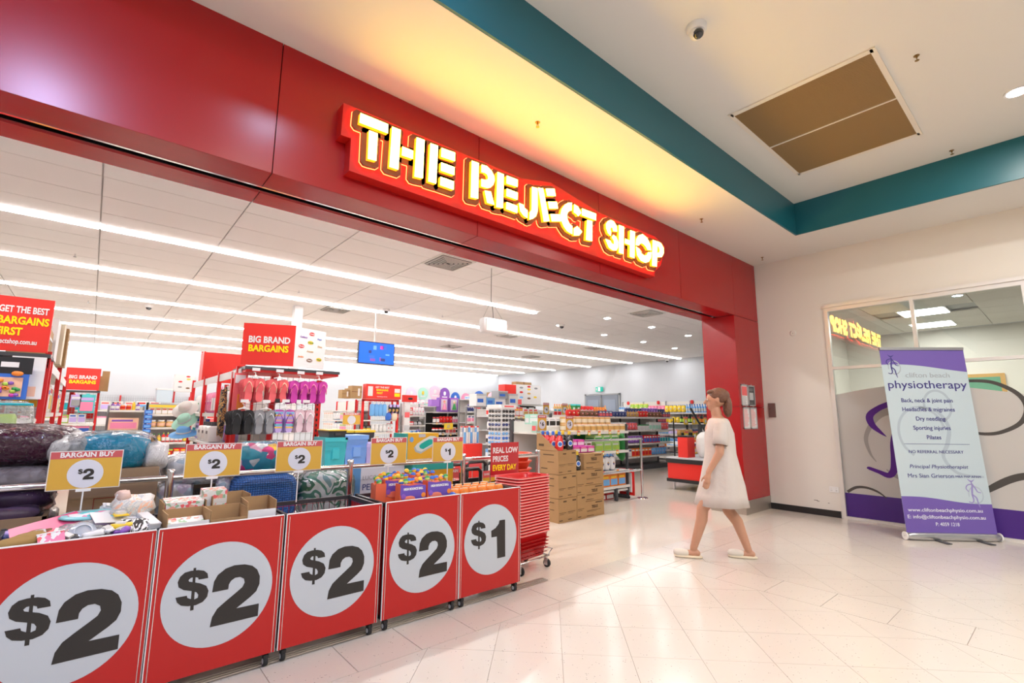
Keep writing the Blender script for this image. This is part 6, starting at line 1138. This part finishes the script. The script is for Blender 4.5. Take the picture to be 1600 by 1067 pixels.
TROP = multi_mat('tropic', [(.02, .36, .48), (.70, .72, .74), (.03, .22, .42), (.85, .45, .60), (.02, .42, .50), (.90, .55, .05), (.02, .30, .45), (.75, .05, .25)], 17, rough=.5)
bagged('bright tropical flower cushion in front of the thongs', (1.06, 4.22, .90), (.58, .34, .24), TROP, 0, seed=12, fm=.04)
LEAF = multi_mat('palmleaf', [(.72, .75, .76), (.05, .20, .12), (.70, .74, .75), (.10, .30, .22), (.72, .75, .76), (.20, .36, .40)], 3.2, rough=.5, kind='wave')
bagged('white cushion with green palm leaf print behind the empty bin', (1.53, 4.16, .54), (.46, .32, .36), LEAF, 0, seed=13, fm=.05)
t = thing('black_printed_box', 'black glossy box standing between the flower pillow packs', 'box', (.655, 4.14, .54)); MB().bb(-.065, .065, -.1, .1, 0, .33, mat('black', .12, coat=1)).build('carton', t); MB().bb(-.045, .045, -.102, -.1, .20, .23, mat('silver', .4)).build('print', t)
# cartons behind the left bins
CB2 = mat((.30, .20, .12), .85, key='card2', noise=.08, nscale=4)
t = thing('large_brown_carton', 'large brown cardboard carton behind the leftmost sign', 'box', (.17, 3.99, .55)); MB().bb(-.22, .21, 0, .26, 0, .455, CB2).build('carton', t); MB().bb(-.10, .09, -.001, 0, .16, .285, mat((.26, .165, .095), .85, key='card3')).build('perforated_panel', t)
q = MB(); PL = mat((.25, .03, .02), .8, key='perf')
q.bb(-.10, .09, -.003, -.001, .283, .287, PL).bb(-.102, -.098, -.003, -.001, .0, .287, PL).bb(.088, .092, -.003, -.001, .0, .287, PL); q.build('perforation', t)
t = thing('low_brown_carton', 'open brown carton at the left edge behind the heaped bin', 'box', (-.35, 3.97, .55)); MB().bb(-.26, .22, 0, .02, 0, .21, CB2).bb(.20, .22, 0, .3, 0, .21, CB2).bb(-.26, -.24, 0, .3, 0, .21, CB2).bb(-.26, .22, .28, .30, 0, .21, CB2).build('carton', t); MB().bb(.02, .024, -.002, 0, 0, .21, PL).build('perforation', t)
MB().pillow((0, 0, .05), (.40, .2, .10), mat((.12, .08, .16), .4, key='plasticp', bump=.5, bscale=12), wob=.05, e=.6).build('plastic_sheet', t, (-.02, .15, .17))
# fan box and pool float boxes
t = thing('fan_box', 'white and blue printed box with LUCCO PED FAN lettering', 'box', (2.02, 4.17, .56), -.02); MB().bb(-.24, .25, 0, .24, 0, .33, mat((.62, .62, .68), .5, key='fanw')).build('carton', t); MB().bb(-.245, -.17, -.002, .242, 0, .332, mat((.10, .28, .55), .5, key='fanb')).build('blue_side', t)
for s, z, M, b in (('LUCCO', .245, mat('grey', .5), .0), ('PED', .165, mat('navy', .5), .0), ('FAN', .085, mat('navy', .5), .04)): text(s, .075 if s != 'LUCCO' else .05, M, t, (-.155, -.004, z), UP, bold=b, align='LEFT')
FY = mat((.80, .42, .02), .45, key='floaty'); FT = mat((.02, .34, .30), .45, key='floatt')
def float_box(lab, loc, w, h, showfloat):
    t = thing('pool_float_box', lab, 'box', loc); MB().bb(-w/2, w/2, 0, .22, 0, h, FY).build('carton', t); MB().bb(-w/2-.03, -w/2, .0, .22, 0, h, FT).build('teal_side', t)
    if showfloat:
        P = [(-.11, -.04), (-.13, .0), (-.10, .035), (-.02, .08), (.06, .115), (.12, .11), (.15, .07), (.13, .03), (.03, -.02), (-.05, -.06)]
        T = Matrix.Translation((.02, 0, h*.46)) @ Matrix.Scale(.88, 4); MB().prism([(x*1.05, z*1.05-.006) for x, z in P], -.002, 0, mat((.45, .50, .50), .4, key='floatg'), T=T).build('float_shadow_print', t)
        MB().prism([(x*.94, z*.94+.006) for x, z in P], -.004, -.002, mat((.66, .72, .70), .4, key='floatw'), T=T).prism([(x*.62+.005, z*.58+.012) for x, z in P], -.006, -.004, mat((.0, .42, .34), .4, key='floatteal'), T=T).build('float_print', t)
        MB().disc((-w*.38, -.003, h*.76), .02, .024, mat('skyblue', .4), n=16, y1=0).bb(-w*.16, w*.06, -.003, 0, h*.84, h*.97, mat('silver', .4)).build('badge', t)
    else: MB().bb(-w/2, w/2, -.002, 0, h*.78, h, FT).disc((w*.3, -.003, h*.4), .05, .03, mat((.0, .42, .34), .4, key='floatteal'), n=16, y1=0).build('teal_band', t)
float_box('yellow box printed with a teal pool float between two bargain signs', (2.395, 4.05, .955), .33, .235, True); float_box('lower yellow and teal pool float box behind the ball packs', (2.56, 4.10, .56), .42, .36, False)
# black shopping trolleys / strollers with bargain signs behind
for k, (x, y) in enumerate(((3.02, 4.40), (2.93, 4.02), (3.35, 4.15), (3.19, 4.28))):
    t = thing('shopping_trolley', ['shopping trolley nearest the pool float boxes with black arched handle', 'front shopping trolley with black arched handle behind the one dollar bin', 'shopping trolley beside the real low prices sign', 'rear shopping trolley behind the other three'][k], 'trolley', (x, y, 0), 0); z = (.84, .83, .86, .87)[k]
    MB().tube([(-.12, 0, z-.25), (-.12, 0, z-.03), (-.09, 0, z), (.09, 0, z), (.12, 0, z-.03), (.12, 0, z-.25)], .019, mat('black', .35), 10).build('handle', t); MB().bb(-.09, .09, .01, .03, z-.36, z-.17, mat('black', .4)).build('child_seat', t)
    fr = MB()
    for a in (-.2, .2): fr.tube([(a, 0, z-.25), (a, .0, .15), (a, .5, .12)], .012, CHROME, 6)
    fr.tube([(-.2, 0, z-.25), (.2, 0, z-.25)], .012, CHROME, 6); fr.build('frame', t); bk = MB()
    for zz in range(6): bk.tube([(-.2, .0, .3+zz*.07), (-.2, .55, .34+zz*.06), (.2, .55, .34+zz*.06), (.2, 0, .3+zz*.07)], .003, CHROME, 4)
    bk.build('wire_basket', t)
    for a in (-.18, .18):
        for b in (.02, .5): MB().lathe([(.035, -.012), (.035, .012)], 12, RUB, T=Matrix.Translation((a, b, .035)) @ Matrix.Rotation(PI/2, 4, 'Y')).tube([(a, b, .03), (a, b, .14)], .008, CHROME, 5).build('wheel', t)
for k, (x, y, z, w, yel) in enumerate(((2.86, 4.5, .86, .20, 0), (3.12, 4.6, .86, .26, 0), (3.45, 4.7, .82, .26, 0), (3.22, 4.10, .74, .16, 1), (3.35, 4.02, .70, .12, 1), (3.16, 3.95, .62, .14, 2), (3.05, 4.55, .74, .22, 0))):
    t = thing('trolley_sign', ['red and white bargain label above the left trolley handle', 'red and white bargain label behind the front trolley handle', 'red bargain label near the rear trolley', 'red and yellow BARGAIN label low between the trolleys', 'second red and yellow BARGAIN label right of the first', 'yellow label at the foot of the real low prices sign', 'red label behind the real low prices sign'][k], 'label', (x, y, z)); MB().bb(-w/2, w/2, -.003, 0, -.06, .05, mat('coral' if yel != 2 else 'yellow', .5)).build('card', t); MB().tube([(0, .005, 0), (0, .005, -z)], .004, CHROME, 5).build('stem', t)
    if yel != 2: text('BARGAIN', w*.19, WHITE, t, (0, -.004, .015), UP, bold=.03)
    if yel == 1: MB().bb(-w/2, w/2, -.004, -.003, -.06, -.02, mat('yellow', .5)).build('yellow_strip', t)
# stack of orange-red tubs behind the sign
for k in range(5):
    t = thing('red_tub', f"{['lowest', 'second', 'middle', 'fourth', 'top'][k]} of the stacked bright red tubs right of the real low prices sign", 'tub', (3.72, 4.25, .48+k*.085)); MB().lathe([(.13, 0), (.19, .11), (.205, .11), (.205, .125), (.185, .125), (.125, .02), (0, .02)], 20, mat((.80, .06, .02), .35, key='tubred'), sx=1.0, sy=.8, caps=False).build('tub_body', t); MB().tube([(-.2, 0, .115), (-.22, 0, .10), (-.2, 0, .09)], .006, mat((.80, .06, .02), .35, key='tubred')).build('handle', t)
MB().bb(3.52, 3.92, 4.1, 4.4, 0, .48, mat('brightred', .4)).build('red_plinth', None, label='red plinth under the stacked red tubs', cat='plinth')
# stacked storage tubs behind the palm leaf cushion
def storage(lab, loc, w, d, h, c, lid):
    t = thing('storage_tub', lab, 'storage tub', loc); M = mat(c, .3) if isinstance(c, str) else mat(c, .3)
    MB().box((0, 0, h*.43), (w*.84, d*.84, h*.86), M, taper=1.13).build('body', t); MB().bb(-w/2, w/2, -d/2, d/2, h*.86, h, mat(lid, .35)).build('lid', t)
    q = MB()
    for k in range(4): q.bb(-w*.47, w*.47, -d*.47, d*.47, h*(.60+.055*k), h*(.60+.055*k)+.006, M)
    q.bb(-w*.15, w*.15, -d*.5-.003, -d*.40, h*.3, h*.62, M); q.build('ribs', t)
TQ = (.06, .56, .62); BL_ = (.20, .42, .88); LV = (.55, .50, .88)
for k, (x, y, z, w, h, c, lid, lab) in enumerate(((1.98, 5.25, .50, .24, .31, TQ, (.06, .56, .62), 'lower turquoise storage tub behind the palm cushion'), (1.97, 5.25, .81, .24, .31, TQ, (.06, .56, .62), 'upper turquoise storage tub behind the palm cushion'),
        (2.20, 5.25, .50, .25, .32, BL_, BL_, 'lower sky blue storage tub in the middle stack'), (2.195, 5.25, .82, .26, .32, BL_, BL_, 'upper sky blue storage tub in the middle stack'), (2.41, 5.25, .50, .21, .27, LV, LV, 'lower lavender storage tub'), (2.41, 5.25, .77, .21, .28, LV, LV, 'upper lavender storage tub left of the bargain sign'),
        (2.18, 5.63, 1.0, .27, .18, 'charcoal', 'yellow', 'black storage tub with yellow lid behind the blue stack, left one'), (2.45, 5.63, 1.0, .25, .18, 'charcoal', 'yellow', 'black storage tub with yellow lid behind the blue stack, right one'), (1.98, 5.25, 1.12, .20, .08, 'charcoal', 'yellow', 'small black tub with yellow lid over the turquoise ones'))): storage(lab, (x, y, z), w, .34, h, c, lid)
MB().bb(1.84, 2.54, 5.06, 5.44, .0, .50, WHITE).build('storage_plinth', None, label='white plinth under the stacked storage tubs', cat='plinth')
MB().bb(2.04, 2.60, 5.46, 5.80, .0, 1.0, CARD).build('carton_block', None, label='brown carton block behind the storage tubs', cat='box')
yellow_sign('bargain_sign', 'faint yellow bargain sign on the far bay above the storage tubs', (5.5, 13.2, 1.10), .50, .32, '', 1.10, hs=.06)
# ------------------------------------------------------------------ stack of red shopping baskets on a dolly
bt = thing('basket_dolly', 'chrome wheeled dolly under the stack of red baskets', 'dolly', (3.10, 3.44, 0), .12)
q = MB(); q.tube([(-.20, -.15, .10), (.20, -.15, .10), (.20, .15, .10), (-.20, .15, .10)], .008, CHROME, 6, closed=True)
q.tube([(.17, -.15, .10), (.25, -.15, .15), (.25, .15, .15), (.17, .15, .10)], .006, CHROME, 6); q.tube([(-.2, 0, .1), (.2, 0, .1)], .008, CHROME, 6); q.build('wire_frame', bt)
for a in (-.18, .18):
    for b in (-.13, .13):
        c = MB().bb(a-.012, a+.012, b-.012, b+.012, .06, .10, CHROME).bb(a-.016, a-.012, b-.03, b+.012, .02, .08, CHROME).build('caster', bt); MB().lathe([(.012, -.011), (.036, -.010), (.036, .010), (.012, .011)], 18, RUB, T=Matrix.Translation((a, b-.012, .036)) @ Matrix.Rotation(PI/2, 4, 'Y')).lathe([(.014, -.013), (.014, .013)], 10, mat('silver', .3), T=Matrix.Translation((a, b-.012, .036)) @ Matrix.Rotation(PI/2, 4, 'Y')).build('wheel', c)
BR_ = mat((.66, .012, .016), .32, key='basketred', coat=.4); RIMHL = mat((.84, .34, .31), .3, key='rimhighlight')  # the pale strip paints a highlight along each basket rim
def rrect(w, d, r, n=5):
    out = []
    for cx, cy, a0 in ((w/2-r, d/2-r, 0), (-w/2+r, d/2-r, PI/2), (-w/2+r, -d/2+r, PI), (w/2-r, -d/2+r, 1.5*PI)):
        for k in range(n): a = a0+PI/2*k/(n-1); out.append((cx+r*math.cos(a), cy+r*math.sin(a)))
    return out
def shell(levels, M, closed_bottom=True):
    m = MB(); vs = []; n = 20
    for w, d, z in levels: vs += [(x, y, z) for x, y in rrect(w, d, min(w, d)*.16)]
    fs = []
    for j in range(len(levels)-1):
        for k in range(n): fs.append((j*n+k, j*n+(k+1) % n, (j+1)*n+(k+1) % n, (j+1)*n+k))
    if closed_bottom: fs.append(tuple(range(n))[::-1])
    return m.add(vs, fs, M, True)
bsk = shell([(.36, .24, 0), (.43, .295, .20), (.455, .32, .205), (.455, .32, .222), (.435, .30, .222), (.42, .285, .2), (.35, .23, .01)], BR_).mesh('basket_body')
rim = MB(); 
rim = shell([(.457, .322, .206), (.462, .327, .208), (.462, .327, .213), (.457, .322, .215)], RIMHL, False).mesh('rim_highlight')
slots = MB()
for k in range(9): 
    x = -.16+k*.04; slots.bb(x-.012, x+.012, -.150, -.135, .03, .034, mat((.25, .0, .0), .5, key='slot'))
for zz in (.06, .09, .12, .15): 
    slots.bb(-.19, .19, -.150-(zz-.09)*.12-.001, -.13, zz, zz+.006, mat((.35, .0, .0), .5, key='slot2')); slots.bb(.192+(zz-.06)*.17, .201+(zz-.06)*.17, -.11, .11, zz, zz+.006, mat((.35, .0, .0), .5, key='slot2'))
slm = slots.mesh('slots'); hnd = MB().tube([(-.2, -.05, .215), (-.2, .0, .222), (-.2, .05, .215)], .006, BR_, 6).tube([(.2, -.05, .215), (.2, .0, .222), (.2, .05, .215)], .006, BR_, 6).mesh('handle')
NB = 20
for k in range(NB):
    nm = 'lowest red shopping basket on the dolly' if k == 0 else ('topmost red shopping basket of the nested stack' if k == NB-1 else 'red shopping basket nested in the middle of the stack')
    t = thing('shopping_basket', nm, 'basket', (3.10, 3.44, .11+k*.0255), .12+random.uniform(-.008, .008), 'nested red shopping baskets'); part('basket_body', bsk, t); part('rim_highlight', rim, t); part('handle', hnd, t)
    if k == 0: part('slots', slm, t); MB().bb(.205, .209, -.07, .07, .12, .17, mat('coral', .4)).build('label', t)
# ------------------------------------------------------------------ brown cartons with laundry bottles
CT = mat((.44, .27, .12), .85, key='lcarton', noise=.06, nscale=8); INKB = mat((.12, .07, .035), .8, key='cartonink')
def carton(lab, x0, x1, y0, y1, z0, z1, seed=0, lines=True, big=None):
    t = thing('brown_carton', lab, 'carton', (x0, y0, z0)); w, d, h = x1-x0, y1-y0, z1-z0
    MB().bb(0.001, w-.001, 0.003, d-.003, 0, h-.003, CT).build('body', t); q = MB(); rs = random.Random(seed)
    if big: q2 = text(big, .055, INKB, t, (w/2, -.0005, h*.62), UP, bold=.02, sx=.8)
    q.bb(w*.55, w*.9, -.0005, .003, h*.84, h*.90, INKB).bb(w*.1, w*.45, -.0005, .003, h*.08, h*.11, INKB).bb(w*.1, w*.8, -.0005, .003, h*.40, h*.415, INKB).bb(w*.12, w*.6, -.0005, .003, h*.34, h*.35, INKB)
    q.bb(-.0005+0.003-.003, .003, d*.2, d*.7, h*.80, h*.84, INKB).bb(0, .003, d*.2, d*.5, h*.5, h*.53, INKB).bb(0, .003, d*.5, d*.8, h*.2, h*.24, INKB); q.build('print', t)
    MB().bb(w/2-.003, w/2+.003, .003, d-.003, h-.004, h-.001, mat((.30, .18, .08), .8, key='seam')).build('top_seam', t); return t
Y5 = 4.5
colsx = [(4.66, 5.01, 'left'), (5.01, 5.16+.07, 'middle')]
for k in range(3): carton(f"{['lowest', 'middle', 'top'][k]} brown carton in the left column of the laundry display", 4.68, 4.85, Y5, Y5+.40, k*.303, k*.303+.301, k)
for k in range(3): carton(f"{['lowest', 'middle', 'top'][k]} brown carton in the second column of the laundry display", 4.855, 5.045, Y5+.01, Y5+.40, k*.305, k*.305+.303, k+4)
for k in range(2): carton(f"{['lower', 'upper'][k]} brown carton in the short third column of the laundry display", 5.05, 5.22, Y5+.01, Y5+.40, k*.318, k*.318+.316, k+8)
for k in range(4): carton(f"{['lowest', 'second', 'third', 'top'][k]} wide brown carton in the right stack marked TISSUE", 5.225, 5.64, Y5+.03, Y5+.43, k*.213, k*.213+.211, k+12, big='TISSUE')
t = thing('cut_carton_side', 'cut sloping cardboard side rising left of the red laundry bottles', 'carton side', (4.675, Y5+.0, .91)); MB().prism([(-.0, 0), (-.40, 0), (-.40, .22), (-.34, .22)], 0, .006, CT, axis='x').build('flap', t); MB().bb(-.001, .001, .26, .36, .05, .08, INKB).build('print', t)
def laundry(lab, loc, c, cap, rz=0):
    t = thing('laundry_bottle', lab, 'bottle', loc, rz); B = mat(c, .25, coat=.5)
    MB().lathe([(.045, 0), (.052, .02), (.055, .10), (.045, .15), (.022, .19), (.018, .205)], 14, B, sx=1.05, sy=.6).build('body', t); MB().lathe([(.020, .20), (.022, .225), (.015, .25)], 12, mat(cap, .35)).build('cap', t)
    MB().tube([(.03, .0, .14), (.045, 0, .17), (.022, 0, .19)], .007, B, 6).build('handle', t); q = MB(); q.disc((0, -.036, .085), .034, .040, mat('white', .4), n=18, y1=-.034).disc((0, -.037, .085), .026, .026, mat('blue', .4), n=16, y1=-.036); q.build('label', t)
RL = (.75, .03, .03)
for k, (x, y) in enumerate(((4.765, Y5+.06), (4.745, Y5+.155), (4.735, Y5+.25), (4.735, Y5+.34))): laundry(f"red laundry bottle with blue cap, {['nearest the front', 'second', 'third', 'rearmost'][k]} in the row", (x, y, .91), RL, 'blue', -.5)
for k, (x, y) in enumerate(((4.96, Y5+.06), (4.94, Y5+.16), (4.93, Y5+.27))): laundry(f"black laundry bottle with yellow cap, {['front', 'second', 'rear'][k]} one on the cartons", (x, y, .915), 'black', 'yellow', -.4)
laundry('black laundry bottle standing lower in the gap between the carton columns', (5.135, Y5+.08, .636), 'black', 'yellow', -.3)
for k in range(3): put('crate', ('magenta', 'white', 'pink'), (.145, .12, .085), (5.22+k*.155, Y5+.22, .855), 0, 'on the right stack of cartons, lower tier', noun='tissue pack', group='pink tissue packs on the cartons, lower tier')
for k in range(3): put('crate', ('magenta', 'white', 'pink'), (.145, .12, .085), (5.12+k*.152, Y5+.32, .942), 0, 'on the right stack of cartons, upper tier', noun='tissue pack', group='pink tissue packs on the cartons, upper tier')
# chrome gate right of the cartons
t = thing('chrome_gate', 'chrome entry gate with white rails in front of the cleaning gondola', 'gate', (0, 5.0, 0)); MB().tube([(5.75, 0, .99), (7.25, 0, .99)], .019, CHROME, 10).build('top_rail', t); MB().tube([(5.75, 0, .47), (7.25, 0, .47)], .019, CHROME, 10).build('lower_rail', t)
for x in (5.75, 7.25): MB().tube([(x, 0, 0), (x, 0, 1.01)], .022, CHROME, 12).build('post', t); MB().lathe([(.09, 0), (.085, .012)], 18, CHROME, c=(x, 0, 0)).build('floor_flange', t)

# ------------------------------------------------------------------ the woman walking in, solid (in the photo a long exposure softens her)
def skin_body(parts, merge=.007):
    """parts: list of chains of (point, radius). One remeshed continuous surface."""
    bm_all = bmesh.new()
    for chain in parts:
        for i in range(len(chain)-1):
            (p, r), (q_, s) = chain[i], chain[i+1]; p = Vector(p); q_ = Vector(q_); d = (q_-p)
            L = d.length; ax = d.normalized() if L > 1e-6 else Vector((0, 0, 1)); rq = ax.to_track_quat('Z', 'Y').to_matrix().to_4x4(); n = 14
            steps = 5; vs = []
            for j in range(steps+1):
                t_ = j/steps; rr = r+(s-r)*t_
                for k in range(n): a = 2*PI*k/n; vs.append(bm_all.verts.new(Matrix.Translation(p+d*t_) @ rq @ Vector((rr*math.cos(a), rr*math.sin(a), 0))))
            for j in range(steps):
                for k in range(n): bm_all.faces.new((vs[j*n+k], vs[j*n+(k+1) % n], vs[(j+1)*n+(k+1) % n], vs[(j+1)*n+k]))
            bm_all.faces.new(vs[:n][::-1]); bm_all.faces.new(vs[-n:])
        for p, r in chain: bmesh.ops.create_uvsphere(bm_all, u_segments=14, v_segments=9, radius=r, matrix=Matrix.Translation(p))
    me = bpy.data.meshes.new('tmp'); bm_all.to_mesh(me); bm_all.free(); o = bpy.data.objects.new('tmp', me); COL.objects.link(o)
    md = o.modifiers.new('r', 'REMESH'); md.mode = 'VOXEL'; md.voxel_size = merge; md.use_smooth_shade = True
    sm = o.modifiers.new('s', 'SMOOTH'); sm.iterations = 4; sm.factor = .5
    out = evaluated_mesh(o); bpy.data.objects.remove(o); return out
SKIN = mat((.52, .27, .17), .5, key='skin'); DRESS = mat((.60, .54, .50), .75, key='dress', bump=.25, bscale=14)
SHOE = mat((.70, .64, .55), .5, key='shoe'); HAIR = mat((.16, .07, .04), .5, key='hair', bump=.6, bscale=70)
per = thing('person', 'woman in a loose pale knee-length dress and cream slip-on shoes walking towards the red pier', 'person', (4.845, 2.405, 0), math.atan2(.83, -.55)-PI/2)
# local: +y forward, x right, z up
def hand(w, dr, side):
    w = Vector(w); ch = [[(w, .022), (w+Vector((0, .01, -.05)), .028), (w+Vector((0, .018, -.085)), .024)]]
    for k, (dx, l) in enumerate(((-.024, .06), (-.008, .07), (.008, .065), (.024, .05))):
        b = w+Vector((0, .018+dx, -.09)); ch.append([(b, .0095), (b+Vector((-.004*side, .008, -l*.5)), .0085), (b+Vector((-.012*side, .016, -l)), .007)])
    b = w+Vector((-.006*side, .03, -.035)); ch.append([(b, .011), (b+Vector((-.010*side, .028, -.030)), .009), (b+Vector((-.014*side, .038, -.055)), .007)])
    return ch
hipL, hipR = Vector((-.085, 0, .80)), Vector((.085, 0, .80))
kneeR = Vector((.075, -.055, .44)); ankR = Vector((.07, -.215, .075)); kneeL = Vector((-.075, .20, .47)); ankL = Vector((-.07, .30, .09))
chains = [[((0, 0, .84), .145), ((0, 0, .98), .118), ((0, .0, 1.10), .125), ((0, .005, 1.22), .13), ((0, .0, 1.30), .085), ((0, .01, 1.37), .052), ((0, .02, 1.43), .050)],
    [(hipL+Vector((0, 0, .03)), .10), (hipL+Vector((0, .04, -.08)), .088), (kneeL, .055), (kneeL+Vector((0, .01, -.10)), .055), (ankL, .034)],
    [(hipR+Vector((0, 0, .03)), .10), (hipR+Vector((0, -.02, -.08)), .088), (kneeR, .055), (kneeR+Vector((0, -.075, -.10)), .055), (ankR, .034)],
    [(ankR+Vector((0, -.03, -.035)), .032), (ankR+Vector((0, .05, -.045)), .030), (ankR+Vector((0, .13, -.055)), .020)],
    [(ankL+Vector((0, -.03, -.045)), .032), (ankL+Vector((0, .06, -.05)), .030), (ankL+Vector((0, .14, -.055)), .020)],
    [((-.15, 0, 1.27), .052), ((-.20, .03, 1.02), .040), ((-.20, .14, .83), .026)], [((.15, 0, 1.27), .052), ((.20, -.03, 1.02), .040), ((.205, -.09, .80), .026)],
    # head: skull, face, jaw, nose, ears
    [((0, .015, 1.545), .088), ((0, -.012, 1.555), .086)], [((0, .045, 1.49), .058), ((0, .06, 1.462), .036)], [((0, .108, 1.53), .011), ((0, .122, 1.505), .014)], [((-.088, .01, 1.52), .016), ((-.088, .005, 1.545), .017)], [((.088, .01, 1.52), .016), ((.088, .005, 1.545), .017)],
    [((-.02, .092, 1.478), .008), ((.02, .092, 1.478), .008)]]
chains += hand((-.20, .14, .83), 0, -1)+hand((.205, -.09, .80), 0, 1)
bme = skin_body(chains, .0065); bme.materials.clear(); bme.materials.append(SKIN); bme.name = 'body'; body = part('body', bme, per)
for s in (-1, 1):
    e = MB().pillow((s*.032, .098, 1.535), (.024, .012, .013), mat('white', .3), e=1, nx=5, ny=5).pillow((s*.032, .104, 1.535), (.011, .006, .011), mat('brown', .2), e=1, nx=4, ny=4).build('eye', per)
MB().pillow((0, .101, 1.478), (.046, .012, .014), mat((.50, .14, .12), .4, key='lips'), e=.9, nx=6, ny=5).build('mouth', per)
h = MB(); h.pillow((0, -.016, 1.572), (.205, .215, .175), HAIR, e=1.0, nx=12, ny=12, wob=.01); h.pillow((0, -.095, 1.47), (.15, .085, .22), HAIR, e=.9, nx=10, ny=10, wob=.02); h.pillow((0, .055, 1.615), (.15, .08, .05), HAIR, e=.9, nx=8, ny=6); h.build('hair', per)
def rings(levels, M, n=36, folds=0.0, seed=0):
    vs = []; fs = []
    for j, (cx, cy, z, rx, ry) in enumerate(levels):
        for k in range(n):
            a = 2*PI*k/n; f = 1+folds*(j/len(levels))**1.5*math.sin(a*7+j*.25)+folds*.5*(j/len(levels))*math.sin(a*11+1+j*.3)
            vs.append((cx+rx*f*math.cos(a), cy+ry*f*math.sin(a), z))
    for j in range(len(levels)-1):
        for k in range(n): fs.append((j*n+k, (j+1)*n+k, (j+1)*n+(k+1) % n, j*n+(k+1) % n))
    return MB().add(vs, fs, M, True)
d = rings([(0, .0, 1.352, .075, .062), (0, 0, 1.345, .13, .085), (0, 0, 1.322, .190, .10), (0, 0, 1.27, .212, .115), (0, 0, 1.20, .195, .138), (0, 0, 1.12, .165, .142), (0, 0, 1.0, .170, .145), (0, 0, .90, .188, .165), (0, .0, .80, .20, .185), (0, .0, .70, .208, .205), (0, .01, .60, .215, .225), (0, .015, .50, .222, .245)], DRESS, folds=.055)
dr = d.build('dress', per); mdf = dr.modifiers.new('thick', 'SOLIDIFY'); mdf.thickness = .004
for s, (sx_, el) in ((-1, ((-.15, 0, 1.27), (-.192, .02, 1.09))), (1, ((.15, 0, 1.27), (.192, -.02, 1.09)))):
    p, q_ = Vector(sx_), Vector(el); ax = (q_-p).normalized().to_track_quat('Z', 'Y').to_matrix().to_4x4(); L = (q_-p).length
    MB().lathe([(.066, -.02), (.070, .04), (.068, L*.6), (.072, L), (.062, L)], 20, DRESS, T=Matrix.Translation(p) @ ax, caps=False).build('sleeve', per)
def shoe(a, lab=None):
    t = MB().pillow((a.x, a.y+.055, .012), (.095, .27, .026), mat('cream', .6), e=.6, nx=10, ny=6).build('shoe_sole', per)
    MB().pillow((a.x, a.y+.115, .042), (.088, .155, .066), SHOE, e=.75, nx=10, ny=8).build('shoe_upper', t)
shoe(ankR); shoe(ankL)
# ------------------------------------------------------------------ tell look-alikes apart by their order on the shelf
bpy.context.view_layer.update()
stock = [o for o in bpy.data.objects if o.parent is None and o.get('group') and o.get('label')]
WN_ = ['first', 'second', 'third', 'fourth', 'fifth', 'sixth', 'seventh', 'eighth', 'ninth', 'tenth', 'eleventh', 'twelfth', 'thirteenth', 'fourteenth', 'fifteenth', 'sixteenth', 'seventeenth', 'eighteenth', 'nineteenth', 'twentieth']
by = {}
for o in stock: by.setdefault(o['label'], []).append(o)
def sx_(o):
    q = o.matrix_world.translation-Vector((0, 0, EYE)); return q.dot(r2)/q.dot(fw)
for lab, L in by.items():
    if len(L) < 2 or len(L) > 20: continue
    if L[0].get('category') == 'basket':
        L.sort(key=lambda o: -o.matrix_world.translation.z)
        for k, o in enumerate(L): o['label'] = f'red nested shopping basket, {WN_[k+1]} from the top of the stack'
        continue
    L.sort(key=sx_); ws = lab.split()[:13]
    for k, o in enumerate(L): o['label'] = ' '.join(ws)+f', {WN_[k]} from left'
